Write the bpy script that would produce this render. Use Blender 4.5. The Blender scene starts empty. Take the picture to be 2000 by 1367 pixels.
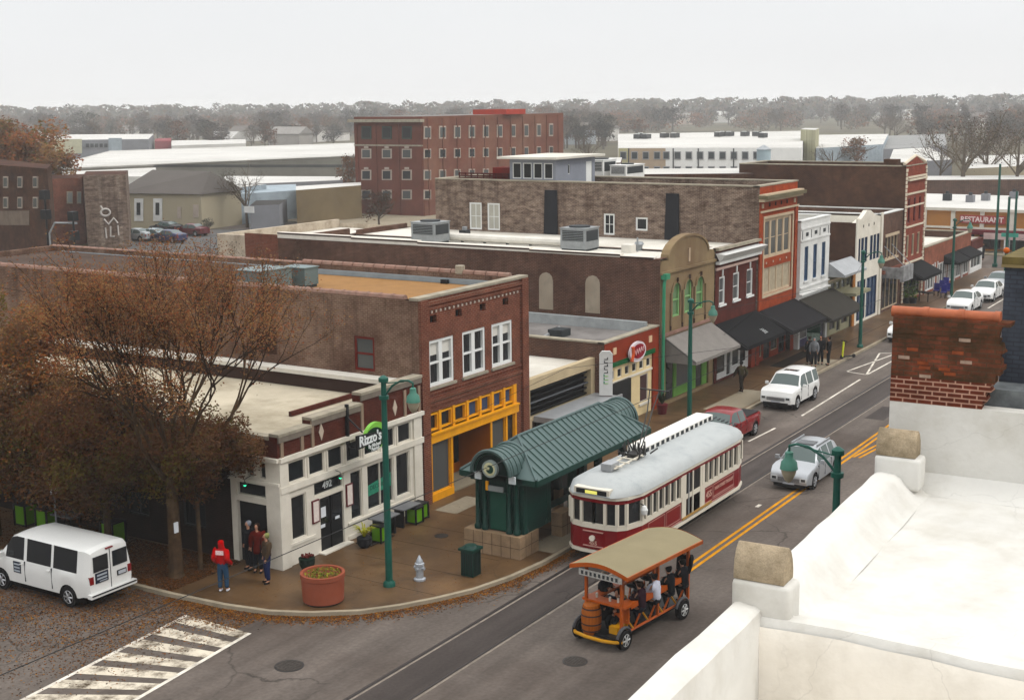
import bpy, bmesh, math, random
from mathutils import Vector, Matrix
random.seed(7)
S = bpy.context.scene
COL = S.collection
R = math.radians
# ---------------------------------------------------------------- camera
F_PX = 2640.0; CAM_H = 15.6
_d1 = Vector((1670, 503.5, -F_PX)).normalized()
_d2 = Vector((-4300, 436, -F_PX)); _d2 = (_d2 - _d1 * _d1.dot(_d2)).normalized()
_d3 = _d1.cross(_d2)
RM = Matrix((_d1, _d2, _d3))            # world = RM @ camera
CP = Vector((0, 0, CAM_H))
cam = bpy.data.cameras.new('camera'); co = bpy.data.objects.new('camera', cam); COL.objects.link(co)
co.matrix_world = Matrix.Translation(CP) @ RM.to_4x4()
cam.sensor_width = 36; cam.lens = 36 * F_PX / 2000; cam.clip_start = 0.1; cam.clip_end = 6000
S.camera = co
# ---------------------------------------------------------------- world, sun, exposure
SUN_EL, SUN_AZ = 48, 200
w = bpy.data.worlds.new('World'); S.world = w; w.use_nodes = True
nt = w.node_tree; N = nt.nodes; L = nt.links
bg = N['Background']; bg.inputs[1].default_value = 0.1
sky = N.new('ShaderNodeTexSky'); sky.sky_type = 'NISHITA'; sky.sun_disc = False
sky.sun_elevation = R(SUN_EL); sky.sun_rotation = R(SUN_AZ); sky.dust_density = 4
tc = N.new('ShaderNodeTexCoord'); sp = N.new('ShaderNodeSeparateXYZ'); L.new(tc.outputs['Generated'], sp.inputs[0])
rp = N.new('ShaderNodeValToRGB'); L.new(sp.outputs[2], rp.inputs[0])
e = rp.color_ramp.elements
e[0].position = 0.0; e[0].color = (0.84, 0.84, 0.84, 1)
e[1].position = 1.0; e[1].color = (1.0, 1.0, 1.0, 1)
for p_, c_ in ((0.06, (.83, .84, .85, 1)), (0.2, (.84, .86, .875, 1)), (.45, (0.93, .94, .95, 1))):
    q = e.new(p_); q.color = c_
nz = N.new('ShaderNodeTexNoise'); nz.inputs['Scale'].default_value = 2.2; nz.inputs['Detail'].default_value = 3
mp = N.new('ShaderNodeMapping'); mp.inputs['Scale'].default_value = (1, 1, 4); L.new(tc.outputs['Generated'], mp.inputs[0]); L.new(mp.outputs[0], nz.inputs[0])
mr = N.new('ShaderNodeMapRange'); mr.inputs[3].default_value = 0.95; mr.inputs[4].default_value = 1.05; L.new(nz.outputs[0], mr.inputs[0])
# overcast: brighter towards the zenith
mz = N.new('ShaderNodeMapRange'); mz.inputs[1].default_value = 0.2; mz.inputs[2].default_value = 1; mz.inputs[3].default_value = 11.0; mz.inputs[4].default_value = 26.0
L.new(sp.outputs[2], mz.inputs[0])
mm = N.new('ShaderNodeMath'); mm.operation = 'MULTIPLY'; L.new(mr.outputs[0], mm.inputs[0]); L.new(mz.outputs[0], mm.inputs[1])
vs = N.new('ShaderNodeVectorMath'); vs.operation = 'SCALE'; L.new(rp.outputs[0], vs.inputs[0]); L.new(mm.outputs[0], vs.inputs['Scale'])
mx = N.new('ShaderNodeMix'); mx.data_type = 'RGBA'; mx.inputs[0].default_value = 0.94
L.new(sky.outputs[0], mx.inputs[6]); L.new(vs.outputs[0], mx.inputs[7]); L.new(mx.outputs[2], bg.inputs[0])
sl = bpy.data.lights.new('sun', 'SUN'); sl.energy = 1.1; sl.angle = R(14); sl.color = (1, .96, .9)
so = bpy.data.objects.new('sun', sl); COL.objects.link(so)
sd = Vector((0.28 * math.cos(R(SUN_EL)), -0.96 * math.cos(R(SUN_EL)), math.sin(R(SUN_EL)))).normalized()
so.rotation_euler = sd.to_track_quat('Z', 'Y').to_euler(); so.location = (0, -50, 100)
vsn = S.view_settings; vsn.view_transform = 'Standard'; vsn.look = 'None'; vsn.gamma = 1; vsn.exposure = 0
S.display_settings.display_device = 'sRGB'
try:
    S.cycles.max_bounces = 6; S.cycles.volume_bounces = 1; S.cycles.transparent_max_bounces = 8
except Exception: pass
# ---------------------------------------------------------------- helpers: a photo point to a point in the place
def ray(u, v): return RM @ Vector((u - 1000, 683.5 - v, -F_PX))
def G(u, v, z=0.0):
    r = ray(u, v); return CP + r * ((z - CAM_H) / r.z)
def D(u, v, d): return CP + ray(u, v) * (d / F_PX)
def FY(u, v, y):
    r = ray(u, v); return CP + r * (y / r.y)
def FX(u, v, x):
    r = ray(u, v); return CP + r * (x / r.x)
# ---------------------------------------------------------------- materials
def lin(h, k=1.0):
    h = h.lstrip('#'); h = ''.join(c * 2 for c in h) if len(h) == 3 else h; o = []
    for i in (0, 2, 4):
        c = int(h[i:i + 2], 16) / 255; c = c / 12.92 if c <= .04045 else ((c + .055) / 1.055) ** 2.4
        o.append(min(1, c * k))
    y = .2 * o[0] + .7 * o[1] + .1 * o[2]; g = .72 + .28 * min(1, max(0, (y - .22) / .25)); s_ = 1.16 - .16 * min(1, y / .5)      # picture contrast put into the colours: dark ones made darker and more saturated
    return (*[max(0, min(1, (y + (c - y) * s_) * g)) for c in o], 1)
MATS = {}
def mat(name, col, rough=.85, var=.12, scale=1.2, metal=0, bump=0, fine=0, dirt=None, dscale=.25, damt=.5, emit=0, local=False, aniso=None, streak=0, spec=None):
    if name in MATS: return MATS[name]
    m = bpy.data.materials.new(name); MATS[name] = m; m.use_nodes = True
    t = m.node_tree; n = t.nodes; l = t.links; b = n['Principled BSDF']
    c = lin(col) if isinstance(col, str) else (*col[:3], 1)
    b.inputs['Roughness'].default_value = rough; b.inputs['Metallic'].default_value = metal
    b.inputs['Specular IOR Level'].default_value = spec if spec is not None else (.5 if metal > 0 or rough < .35 else .22 if rough < .6 else .08)
    if local: tcn = n.new('ShaderNodeTexCoord'); src = tcn.outputs['Object']
    else: g = n.new('ShaderNodeNewGeometry'); src = g.outputs['Position']
    if aniso:
        mpn = n.new('ShaderNodeMapping'); mpn.inputs['Scale'].default_value = aniso; l.new(src, mpn.inputs[0]); src = mpn.outputs[0]
    out = None
    if var > 0:
        tx = n.new('ShaderNodeTexNoise'); tx.inputs['Scale'].default_value = scale; tx.inputs['Detail'].default_value = 6; tx.inputs['Roughness'].default_value = .62
        l.new(src, tx.inputs['Vector'])
        r = n.new('ShaderNodeValToRGB'); l.new(tx.outputs[0], r.inputs[0])
        r.color_ramp.elements[0].position = .32; r.color_ramp.elements[1].position = .68
        r.color_ramp.elements[0].color = tuple(x * (1 - var) for x in c[:3]) + (1,)
        r.color_ramp.elements[1].color = tuple(min(1, x * (1 + var)) for x in c[:3]) + (1,)
        out = r.outputs[0]
    if fine > 0:
        t2 = n.new('ShaderNodeTexNoise'); t2.inputs['Scale'].default_value = scale * 22; t2.inputs['Detail'].default_value = 3; l.new(src, t2.inputs['Vector'])
        m2 = n.new('ShaderNodeMapRange'); m2.inputs[3].default_value = 1 - fine; m2.inputs[4].default_value = 1 + fine; l.new(t2.outputs[0], m2.inputs[0])
        v2 = n.new('ShaderNodeVectorMath'); v2.operation = 'SCALE'
        if out: l.new(out, v2.inputs[0])
        else: v2.inputs[0].default_value = c[:3]
        l.new(m2.outputs[0], v2.inputs['Scale']); out = v2.outputs[0]
    if dirt:
        dc = lin(dirt) if isinstance(dirt, str) else (*dirt[:3], 1)
        t3 = n.new('ShaderNodeTexNoise'); t3.inputs['Scale'].default_value = dscale; t3.inputs['Detail'].default_value = 8; t3.inputs['Roughness'].default_value = .68
        if streak:
            mp3 = n.new('ShaderNodeMapping'); mp3.inputs['Scale'].default_value = (1, 1, streak); l.new(src, mp3.inputs[0]); l.new(mp3.outputs[0], t3.inputs['Vector'])
        else: l.new(src, t3.inputs['Vector'])
        r3 = n.new('ShaderNodeMapRange'); r3.inputs[1].default_value = .45; r3.inputs[2].default_value = .72; r3.inputs[3].default_value = 0; r3.inputs[4].default_value = damt
        l.new(t3.outputs[0], r3.inputs[0])
        x3 = n.new('ShaderNodeMix'); x3.data_type = 'RGBA'; l.new(r3.outputs[0], x3.inputs[0])
        if out: l.new(out, x3.inputs[6])
        else: x3.inputs[6].default_value = c
        x3.inputs[7].default_value = dc; out = x3.outputs[2]
    if out: l.new(out, b.inputs['Base Color'])
    else: b.inputs['Base Color'].default_value = c
    if emit: b.inputs['Emission Color'].default_value = c; b.inputs['Emission Strength'].default_value = emit
    if bump:
        tb = n.new('ShaderNodeTexNoise'); tb.inputs['Scale'].default_value = scale * 8; tb.inputs['Detail'].default_value = 4; l.new(src, tb.inputs['Vector'])
        bp = n.new('ShaderNodeBump'); bp.inputs['Strength'].default_value = bump; bp.inputs['Distance'].default_value = .03; l.new(tb.outputs[0], bp.inputs['Height']); l.new(bp.outputs[0], b.inputs['Normal'])
    return m
def brick(name, c1, c2, mortar, blotch=None, bscale=.35, bamt=.6, bs=.24, rough=.9, streak=.35, msize=.012, lo=.42, hi=.66, drip=None):
    if name in MATS: return MATS[name]
    m = bpy.data.materials.new(name); MATS[name] = m; m.use_nodes = True
    t = m.node_tree; n = t.nodes; l = t.links; b = n['Principled BSDF']; b.inputs['Roughness'].default_value = rough
    b.inputs['Specular IOR Level'].default_value = .06
    g = n.new('ShaderNodeNewGeometry'); s = n.new('ShaderNodeSeparateXYZ'); l.new(g.outputs['Position'], s.inputs[0])
    a = n.new('ShaderNodeMath'); l.new(s.outputs[0], a.inputs[0]); l.new(s.outputs[1], a.inputs[1])
    cx = n.new('ShaderNodeCombineXYZ'); l.new(a.outputs[0], cx.inputs[0]); l.new(s.outputs[2], cx.inputs[1])
    br = n.new('ShaderNodeTexBrick'); l.new(cx.outputs[0], br.inputs['Vector']); br.inputs['Scale'].default_value = 1
    br.inputs['Brick Width'].default_value = bs; br.inputs['Row Height'].default_value = bs * .34; br.inputs['Mortar Size'].default_value = msize
    br.inputs['Color1'].default_value = lin(c1); br.inputs['Color2'].default_value = lin(c2); br.inputs['Mortar'].default_value = lin(mortar)
    br.inputs['Bias'].default_value = -.1
    out = br.outputs[0]
    tx = n.new('ShaderNodeTexNoise'); tx.inputs['Scale'].default_value = 1.6; tx.inputs['Detail'].default_value = 7; tx.inputs['Roughness'].default_value = .7; l.new(g.outputs['Position'], tx.inputs['Vector'])
    mr_ = n.new('ShaderNodeMapRange'); mr_.inputs[1].default_value = .3; mr_.inputs[2].default_value = .7; mr_.inputs[3].default_value = .68; mr_.inputs[4].default_value = 1.32; l.new(tx.outputs[0], mr_.inputs[0])
    v = n.new('ShaderNodeVectorMath'); v.operation = 'SCALE'; l.new(out, v.inputs[0]); l.new(mr_.outputs[0], v.inputs['Scale']); out = v.outputs[0]
    for i, (bc, sc, am, st) in enumerate(((blotch, bscale, bamt, streak), (drip, .9, .75, .12))):
        if not bc: continue
        mp3 = n.new('ShaderNodeMapping'); mp3.inputs['Scale'].default_value = (1, 1, st * 4 if i == 0 else st); mp3.inputs['Location'].default_value = (3.1 * i, 0, 0); l.new(g.outputs['Position'], mp3.inputs[0])
        t3 = n.new('ShaderNodeTexNoise'); t3.inputs['Scale'].default_value = sc; t3.inputs['Detail'].default_value = 9; t3.inputs['Roughness'].default_value = .72; l.new(mp3.outputs[0], t3.inputs['Vector'])
        r3 = n.new('ShaderNodeMapRange'); r3.inputs[1].default_value = lo if i == 0 else .5; r3.inputs[2].default_value = hi if i == 0 else .68; r3.inputs[3].default_value = 0; r3.inputs[4].default_value = am; l.new(t3.outputs[0], r3.inputs[0])
        x3 = n.new('ShaderNodeMix'); x3.data_type = 'RGBA'; l.new(r3.outputs[0], x3.inputs[0]); l.new(out, x3.inputs[6]); x3.inputs[7].default_value = lin(bc); out = x3.outputs[2]
    l.new(out, b.inputs['Base Color'])
    bp = n.new('ShaderNodeBump'); bp.inputs['Strength'].default_value = .5; bp.inputs['Distance'].default_value = .02; l.new(br.outputs['Fac'], bp.inputs['Height']); bp.invert = True; l.new(bp.outputs[0], b.inputs['Normal'])
    return m
def glass(name='dark glass', col=(.012, .014, .016), rough=.06):
    if name in MATS: return MATS[name]
    m = mat(name, col, rough=rough, var=0)
    m.node_tree.nodes['Principled BSDF'].inputs['Specular IOR Level'].default_value = .35
    return m
# ---------------------------------------------------------------- mesh builder
class MB:
    def __init__(s): s.v = []; s.f = []; s.m = []; s.mats = []
    def mi(s, m):
        if m not in s.mats: s.mats.append(m)
        return s.mats.index(m)
    def add(s, vs, fs, m):
        o = len(s.v); i = s.mi(m); s.v += [tuple(p) for p in vs]
        for f in fs: s.f.append(tuple(o + a for a in f)); s.m.append(i)
    def poly(s, pts, m): s.add(pts, [tuple(range(len(pts)))], m)
    def box(s, x0, x1, y0, y1, z0, z1, m, T=None):
        if x0 > x1: x0, x1 = x1, x0
        if y0 > y1: y0, y1 = y1, y0
        if z0 > z1: z0, z1 = z1, z0
        p = [(x, y, z) for z in (z0, z1) for x, y in ((x0, y0), (x1, y0), (x1, y1), (x0, y1))]
        if T: p = [T(*q) for q in p]
        s.add(p, [(0, 3, 2, 1), (4, 5, 6, 7), (0, 1, 5, 4), (1, 2, 6, 5), (2, 3, 7, 6), (3, 0, 4, 7)], m)
    def prism(s, pts, z0, z1, m, mtop=None, T=None):
        n = len(pts)
        a = sum(pts[i][0] * pts[(i + 1) % n][1] - pts[(i + 1) % n][0] * pts[i][1] for i in range(n))
        if a < 0: pts = pts[::-1]
        T = T or (lambda x, y, z: (x, y, z))
        lo = [T(x, y, z0) for x, y in pts]; hi = [T(x, y, z1) for x, y in pts]
        s.add(lo + hi, [(i, (i + 1) % n, n + (i + 1) % n, n + i) for i in range(n)], m)
        s.add(hi, [tuple(range(n))], mtop or m); s.add(lo, [tuple(range(n))[::-1]], m)
    def cyl(s, x, y, z0, z1, r, m, n=12, r1=None, cap=True):
        s.tube([(x, y, z0), (x, y, z1)], [r, r if r1 is None else r1], m, n, cap)
    def tube(s, pts, rad, m, n=8, cap=True, flat=None):
        pts = [Vector(p) for p in pts]
        if not isinstance(rad, (list, tuple)): rad = [rad] * len(pts)
        rings = []; up = None
        for i, p in enumerate(pts):
            d = (pts[min(i + 1, len(pts) - 1)] - pts[max(i - 1, 0)])
            d = d.normalized() if d.length > 1e-9 else Vector((0, 0, 1))
            if up is None: up = Vector((0, 0, 1)) if abs(d.z) < .9 else Vector((1, 0, 0))
            a = d.cross(up)
            if a.length < 1e-6: a = d.orthogonal()
            a.normalize(); b = a.cross(d).normalized(); up = b
            rings.append([p + (a * math.cos(t) + b * math.sin(t)) * rad[i] for t in (2 * math.pi * k / n for k in range(n))])
        vs = [q for r_ in rings for q in r_]; fs = []
        for i in range(len(pts) - 1):
            for k in range(n): fs.append((i * n + k, i * n + (k + 1) % n, (i + 1) * n + (k + 1) % n, (i + 1) * n + k))
        if cap: fs.append(tuple(range(n))[::-1]); fs.append(tuple((len(pts) - 1) * n + k for k in range(n)))
        s.add(vs, fs, m)
    def lathe(s, prof, m, n=16, o=(0, 0, 0), T=None):
        vs = []
        for r_, z in prof:
            for k in range(n):
                t = 2 * math.pi * k / n; p = (o[0] + r_ * math.cos(t), o[1] + r_ * math.sin(t), o[2] + z); vs.append(T(*p) if T else p)
        fs = []
        for i in range(len(prof) - 1):
            for k in range(n): fs.append((i * n + k, i * n + (k + 1) % n, (i + 1) * n + (k + 1) % n, (i + 1) * n + k))
        fs.append(tuple(range(n))[::-1]); fs.append(tuple((len(prof) - 1) * n + k for k in range(n)))
        s.add(vs, fs, m)
    def sphere(s, c, r_, m, n=10, sx=1, sy=1, sz=1):
        k = max(4, n // 2); vs = [(c[0], c[1], c[2] - r_ * sz)]
        for i in range(1, k):
            a = -math.pi / 2 + math.pi * i / k
            for j in range(n):
                t = 2 * math.pi * j / n; vs.append((c[0] + r_ * sx * math.cos(a) * math.cos(t), c[1] + r_ * sy * math.cos(a) * math.sin(t), c[2] + r_ * sz * math.sin(a)))
        vs.append((c[0], c[1], c[2] + r_ * sz)); fs = [(0, 1 + (j + 1) % n, 1 + j) for j in range(n)]
        for i in range(k - 2):
            for j in range(n): fs.append((1 + i * n + j, 1 + i * n + (j + 1) % n, 1 + (i + 1) * n + (j + 1) % n, 1 + (i + 1) * n + j))
        T_ = len(vs) - 1; fs += [(T_, 1 + (k - 2) * n + j, 1 + (k - 2) * n + (j + 1) % n) for j in range(n)]
        s.add(vs, fs, m)
    def build(s, name, parent=None, smooth=False, local=False):
        me = bpy.data.meshes.new(name)
        vs = s.v
        if parent is not None and not local:
            o = parent['_o'] if '_o' in parent else (0, 0, 0)
            vs = [(a - o[0], b - o[1], c - o[2]) for a, b, c in vs]
        me.from_pydata(vs, [], s.f)
        for m in s.mats: me.materials.append(m)
        me.polygons.foreach_set('material_index', s.m)
        if smooth: me.polygons.foreach_set('use_smooth', [True] * len(s.f)); 
        me.update()
        if smooth:
            try: me.set_sharp_from_angle(angle=R(38))
            except Exception: pass
        ob = bpy.data.objects.new(name, me); COL.objects.link(ob)
        if parent is not None: ob.parent = parent
        if parent is not None and '_o' in parent: ob['_o'] = parent['_o']
        return ob
def build_split(mb, name, parent, **kw):
    up = list(range(len(mb.v)))
    def fd(a):
        while up[a] != a: up[a] = up[up[a]]; a = up[a]
        return a
    for f in mb.f:
        for a in f[1:]: up[fd(f[0])] = fd(a)
    isl = {}
    for i, f in enumerate(mb.f): isl.setdefault(fd(f[0]), []).append(i)
    for fs in isl.values():
        m2 = MB(); m2.mats = mb.mats; used = sorted(set(a for i in fs for a in mb.f[i])); ix = {a: k for k, a in enumerate(used)}
        m2.v = [mb.v[a] for a in used]; m2.f = [tuple(ix[a] for a in mb.f[i]) for i in fs]; m2.m = [mb.m[i] for i in fs]; m2.build(name, parent, **kw)
def cracks(m, scale=.22, width=.012, dark=.45, streak=None, cov=(.5, .62)):
    t = m.node_tree; n = t.nodes; l = t.links; b = n['Principled BSDF']; src = b.inputs['Base Color'].links[0].from_socket if b.inputs['Base Color'].links else None
    if not src: return m
    g = n.new('ShaderNodeNewGeometry'); wn = n.new('ShaderNodeTexNoise'); wn.inputs['Scale'].default_value = 1.1; wn.inputs['Detail'].default_value = 5; l.new(g.outputs['Position'], wn.inputs['Vector'])
    va = n.new('ShaderNodeVectorMath'); va.operation = 'ADD'; l.new(g.outputs['Position'], va.inputs[0]); l.new(wn.outputs['Color'], va.inputs[1])
    v = n.new('ShaderNodeTexVoronoi'); v.feature = 'DISTANCE_TO_EDGE'; v.inputs['Scale'].default_value = scale; l.new(va.outputs[0], v.inputs['Vector'])
    r = n.new('ShaderNodeMapRange'); r.inputs[1].default_value = 0; r.inputs[2].default_value = width; r.inputs[3].default_value = dark; r.inputs[4].default_value = 0; l.new(v.outputs[0], r.inputs[0])
    w2 = n.new('ShaderNodeTexNoise'); w2.inputs['Scale'].default_value = .13; l.new(g.outputs['Position'], w2.inputs['Vector']); r2 = n.new('ShaderNodeMapRange'); r2.inputs[1].default_value = cov[0]; r2.inputs[2].default_value = cov[1]; l.new(w2.outputs[0], r2.inputs[0])
    mu = n.new('ShaderNodeMath'); mu.operation = 'MULTIPLY'; l.new(r.outputs[0], mu.inputs[0]); l.new(r2.outputs[0], mu.inputs[1])
    x = n.new('ShaderNodeMix'); x.data_type = 'RGBA'; l.new(mu.outputs[0], x.inputs[0]); l.new(src, x.inputs[6]); x.inputs[7].default_value = (.01, .009, .008, 1); out = x.outputs[2]
    if streak:
        mp = n.new('ShaderNodeMapping'); mp.inputs['Scale'].default_value = streak; l.new(g.outputs['Position'], mp.inputs[0]); s3 = n.new('ShaderNodeTexNoise'); s3.inputs['Scale'].default_value = 1; s3.inputs['Detail'].default_value = 5; l.new(mp.outputs[0], s3.inputs['Vector'])
        r3 = n.new('ShaderNodeMapRange'); r3.inputs[1].default_value = .3; r3.inputs[2].default_value = .7; r3.inputs[3].default_value = .74; r3.inputs[4].default_value = 1.26; l.new(s3.outputs[0], r3.inputs[0])
        vs_ = n.new('ShaderNodeVectorMath'); vs_.operation = 'SCALE'; l.new(out, vs_.inputs[0]); l.new(r3.outputs[0], vs_.inputs['Scale']); out = vs_.outputs[0]
    l.new(out, b.inputs['Base Color']); return m
def tag(o, label, cat, group=None):
    o['label'] = label; o['category'] = cat
    if group: o['group'] = group
    return o
def thing(name, label, cat, loc=(0, 0, 0), rz=0, group=None, world=True):
    o = bpy.data.objects.new(name, None); COL.objects.link(o); o.empty_display_size = .3
    o.location = loc; o.rotation_euler = (0, 0, rz)
    if world: o['_o'] = tuple(loc)
    tag(o, label, cat, group); return o
def struct(o, kind='structure'): o['kind'] = kind; return o
def kids(o): return [c for c in bpy.data.objects if c.parent == o]
_kidmap = {}
def copy_tree(o, parent=None):
    c = o.copy(); COL.objects.link(c)
    if parent is not None: c.parent = parent
    for ch in list(o.children): copy_tree(ch, c)
    return c
class PL:      # a vertical wall plane: origin, direction angle of u; d is outward (to the right of u)
    def __init__(s, x, y, deg=0): s.o = (x, y); a = R(deg); s.u = (math.cos(a), math.sin(a)); s.n = (math.sin(a), -math.cos(a))
    def __call__(s, u, d, z): return (s.o[0] + u * s.u[0] + d * s.n[0], s.o[1] + u * s.u[1] + d * s.n[1], z)
def pbox(mb, pl, u0, u1, d0, d1, z0, z1, m): mb.box(u0, u1, -d0, -d1, z0, z1, m, T=lambda u, d, z: pl(u, -d, z))
def wall(mb, pl, u0, u1, z0, z1, holes, m, dep=.14, mr=None):
    us = sorted(set([u0, u1] + [h for H_ in holes for h in H_[:2]])); zs = sorted(set([z0, z1] + [h for H_ in holes for h in H_[2:4]]))
    us = [u for u in us if u0 - 1e-6 <= u <= u1 + 1e-6]; zs = [z for z in zs if z0 - 1e-6 <= z <= z1 + 1e-6]
    for i in range(len(us) - 1):
        for j in range(len(zs) - 1):
            cu = (us[i] + us[i + 1]) / 2; cz = (zs[j] + zs[j + 1]) / 2
            if any(h[0] < cu < h[1] and h[2] < cz < h[3] for h in holes): continue
            mb.poly([pl(us[i], 0, zs[j]), pl(us[i + 1], 0, zs[j]), pl(us[i + 1], 0, zs[j + 1]), pl(us[i], 0, zs[j + 1])], m)
    for h in holes:
        a, b, c, d_ = h[:4]; k = mr or m
        for q in (((a, 0, c), (a, -dep, c), (a, -dep, d_), (a, 0, d_)), ((b, 0, c), (b, 0, d_), (b, -dep, d_), (b, -dep, c)),
                  ((a, 0, d_), (a, -dep, d_), (b, -dep, d_), (b, 0, d_)), ((a, 0, c), (b, 0, c), (b, -dep, c), (a, -dep, c))):
            mb.poly([pl(*p) for p in q], k)
def window(parent, pl, a, b, c, d_, fm, gm=None, nx=1, nz=1, fw=.06, dep=.14, name='window', sill=None, muntin=.035, blind=None, split=None):
    """frame fitted in an opening; pane is a child"""
    mb = MB(); g = .03
    q = dep - .02
    pbox(mb, pl, a, a + fw, -q, -g, c, d_, fm); pbox(mb, pl, b - fw, b, -q, -g, c, d_, fm)
    pbox(mb, pl, a + fw, b - fw, -q, -g, d_ - fw, d_, fm); pbox(mb, pl, a + fw, b - fw, -q, -g, c, c + fw, fm)
    for i in range(1, nx):
        u = a + (b - a) * i / nx; w_ = muntin if not split else split; pbox(mb, pl, u - w_ / 2, u + w_ / 2, -q, -g - .012, c + fw, d_ - fw, fm)
    for j in range(1, nz):
        z = c + (d_ - c) * j / nz; pbox(mb, pl, a + fw, b - fw, -q, -g - .016, z - muntin / 2, z + muntin / 2, fm)
    fo = mb.build(name, parent)
    pb = MB(); pb.poly([pl(a + fw * .5, -q + .03, c + fw * .5), pl(b - fw * .5, -q + .03, c + fw * .5), pl(b - fw * .5, -q + .03, d_ - fw * .5), pl(a + fw * .5, -q + .03, d_ - fw * .5)], gm or glass())
    pb.build('pane', fo)
    if blind:
        bb = MB(); zb = d_ - (d_ - c) * blind
        bb.poly([pl(a + fw, -q + .038, zb), pl(b - fw, -q + .038, zb), pl(b - fw, -q + .038, d_ - fw), pl(a + fw, -q + .038, d_ - fw)], mat('window blind', '#c9c6bd', var=.03))
        bb.build('blind', fo)
    if sill:
        sb = MB(); pbox(sb, pl, a - .08, b + .08, .002, .09, c - .1, c, sill); sb.build('sill', fo)
    return fo
def text(parent, pl, u, z, size, s, m, d=.02, ext=.008, name='lettering', align='CENTER', rot=0, sx=1, bold=0, vertical=False, T=None):
    cu = bpy.data.curves.new('t', 'FONT'); cu.body = s; cu.size = size; cu.align_x = align; cu.align_y = 'CENTER'; cu.extrude = ext; cu.resolution_u = 2; cu.offset = bold
    ob = bpy.data.objects.new('t', cu); COL.objects.link(ob); dg = bpy.context.evaluated_depsgraph_get(); dg.update()
    me = bpy.data.meshes.new_from_object(ob.evaluated_get(dg)); me.name = name
    COL.objects.unlink(ob); bpy.data.objects.remove(ob)
    mb = MB(); ca, sa = math.cos(rot), math.sin(rot); F = T or (lambda x, y, z_: pl(u + x, d + z_, z + y))
    vs = [F((v.co.x * ca - v.co.y * sa) * sx, v.co.x * sa + v.co.y * ca, v.co.z) for v in me.vertices]
    mb.add(vs, [tuple(p.vertices) for p in me.polygons], m); bpy.data.meshes.remove(me)
    return mb.build(name, parent, local=T is not None) if parent is not None else mb
# ================================================================ SETTING
asph = cracks(mat('asphalt', '#6a625c', rough=.85, var=.16, scale=.35, fine=.35, bump=.25, dirt='#4a403a', dscale=.12, damt=.8), .2, .012, .6, (.045, .9, 1))
asph2 = cracks(mat('asphalt track bed', '#4b4542', rough=.8, var=.12, scale=.5, fine=.25, bump=.2), .3, .01, .5, (.05, 1.5, 1))
conc = cracks(mat('sidewalk concrete', '#664f38', rough=.42, var=.3, scale=.45, fine=.2, dirt='#3a2a1c', dscale=.34, damt=.95, bump=.15), .3, .01, .6, cov=(.42, .55))
conc_l = mat('pale concrete', '#948a78', rough=.85, var=.18, scale=.6, fine=.2, dirt='#6a5e4c', dscale=.3, damt=.6)
kerbm = mat('kerb concrete', '#9a8f7c', rough=.85, var=.2, scale=1.4, fine=.2)
groundm = mat('city ground', '#5d5748', rough=.95, var=.4, scale=.02, fine=.3, dirt='#5d5a44', dscale=.012, damt=.8)
paint_w = mat('white road paint', '#cfc8bb', rough=.8, var=.15, scale=2, fine=.2, dirt='#6d6258', dscale=1.3, damt=.75)
paint_y = mat('yellow road paint', '#c98a1e', rough=.8, var=.2, scale=2, fine=.2, dirt='#8a6a30', dscale=1.2, damt=.5)
steel = mat('rail steel', '#3a3432', rough=.5, var=.2, metal=.6)
mb = MB(); mb.box(-1600, 1600, -400, 2200, -2.5, -.012, groundm); struct(mb.build('ground'))
mb = MB(); mb.poly([(-30, 10.4, 0), (141, 10.4, 0), (141, 25.6, 0), (-30, 25.6, 0)], asph)
mb.poly([(14, 25.6, 0), (52, 25.6, 0), (52, 32, 0), (14, 32, 0)], asph); mb.poly([(14, 32, 0), (33, 32, 0), (33, 90, 0), (14, 90, 0)], asph)
mb.poly([(127.5, 25.6, 0), (139, 25.6, 0), (139, 160, 0), (127.5, 160, 0)], asph); struct(mb.build('road'))
# sidewalk with kerb
outl = [(29.3, 90), (29.3, 31.4), (29.45, 29.2), (29.75, 27.6), (30.3, 26.4), (31.2, 25.15), (32.2, 24.35), (33.3, 23.7), (34.6, 23.1), (36.2, 22.7), (38, 22.5), (48, 22.5), (49.2, 22.8), (51.6, 25), (52.6, 25.35), (90, 25.35), (126, 25.5), (127.2, 26.4), (127.6, 28)]
inner = []
for i, p in enumerate(outl):
    a = Vector(outl[max(i - 1, 0)]); b = Vector(outl[min(i + 1, len(outl) - 1)]); d = (b - a).normalized(); n_ = Vector((-d.y, d.x)); inner.append((p[0] + n_.x * .16, p[1] + n_.y * .16))
mb = MB()
for i in range(len(outl) - 1):
    a, b, c, d = outl[i], outl[i + 1], inner[i + 1], inner[i]
    mb.poly([(*a, -.01), (*b, -.01), (*b, .13), (*a, .13)], kerbm); mb.poly([(*a, .13), (*b, .13), (*c, .13), (*d, .13)], kerbm)
struct(mb.build('kerb'))
mb = MB(); mb.prism(inner + [(127.6, 90)], -.01, .126, conc); struct(mb.build('pavement'))
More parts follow.
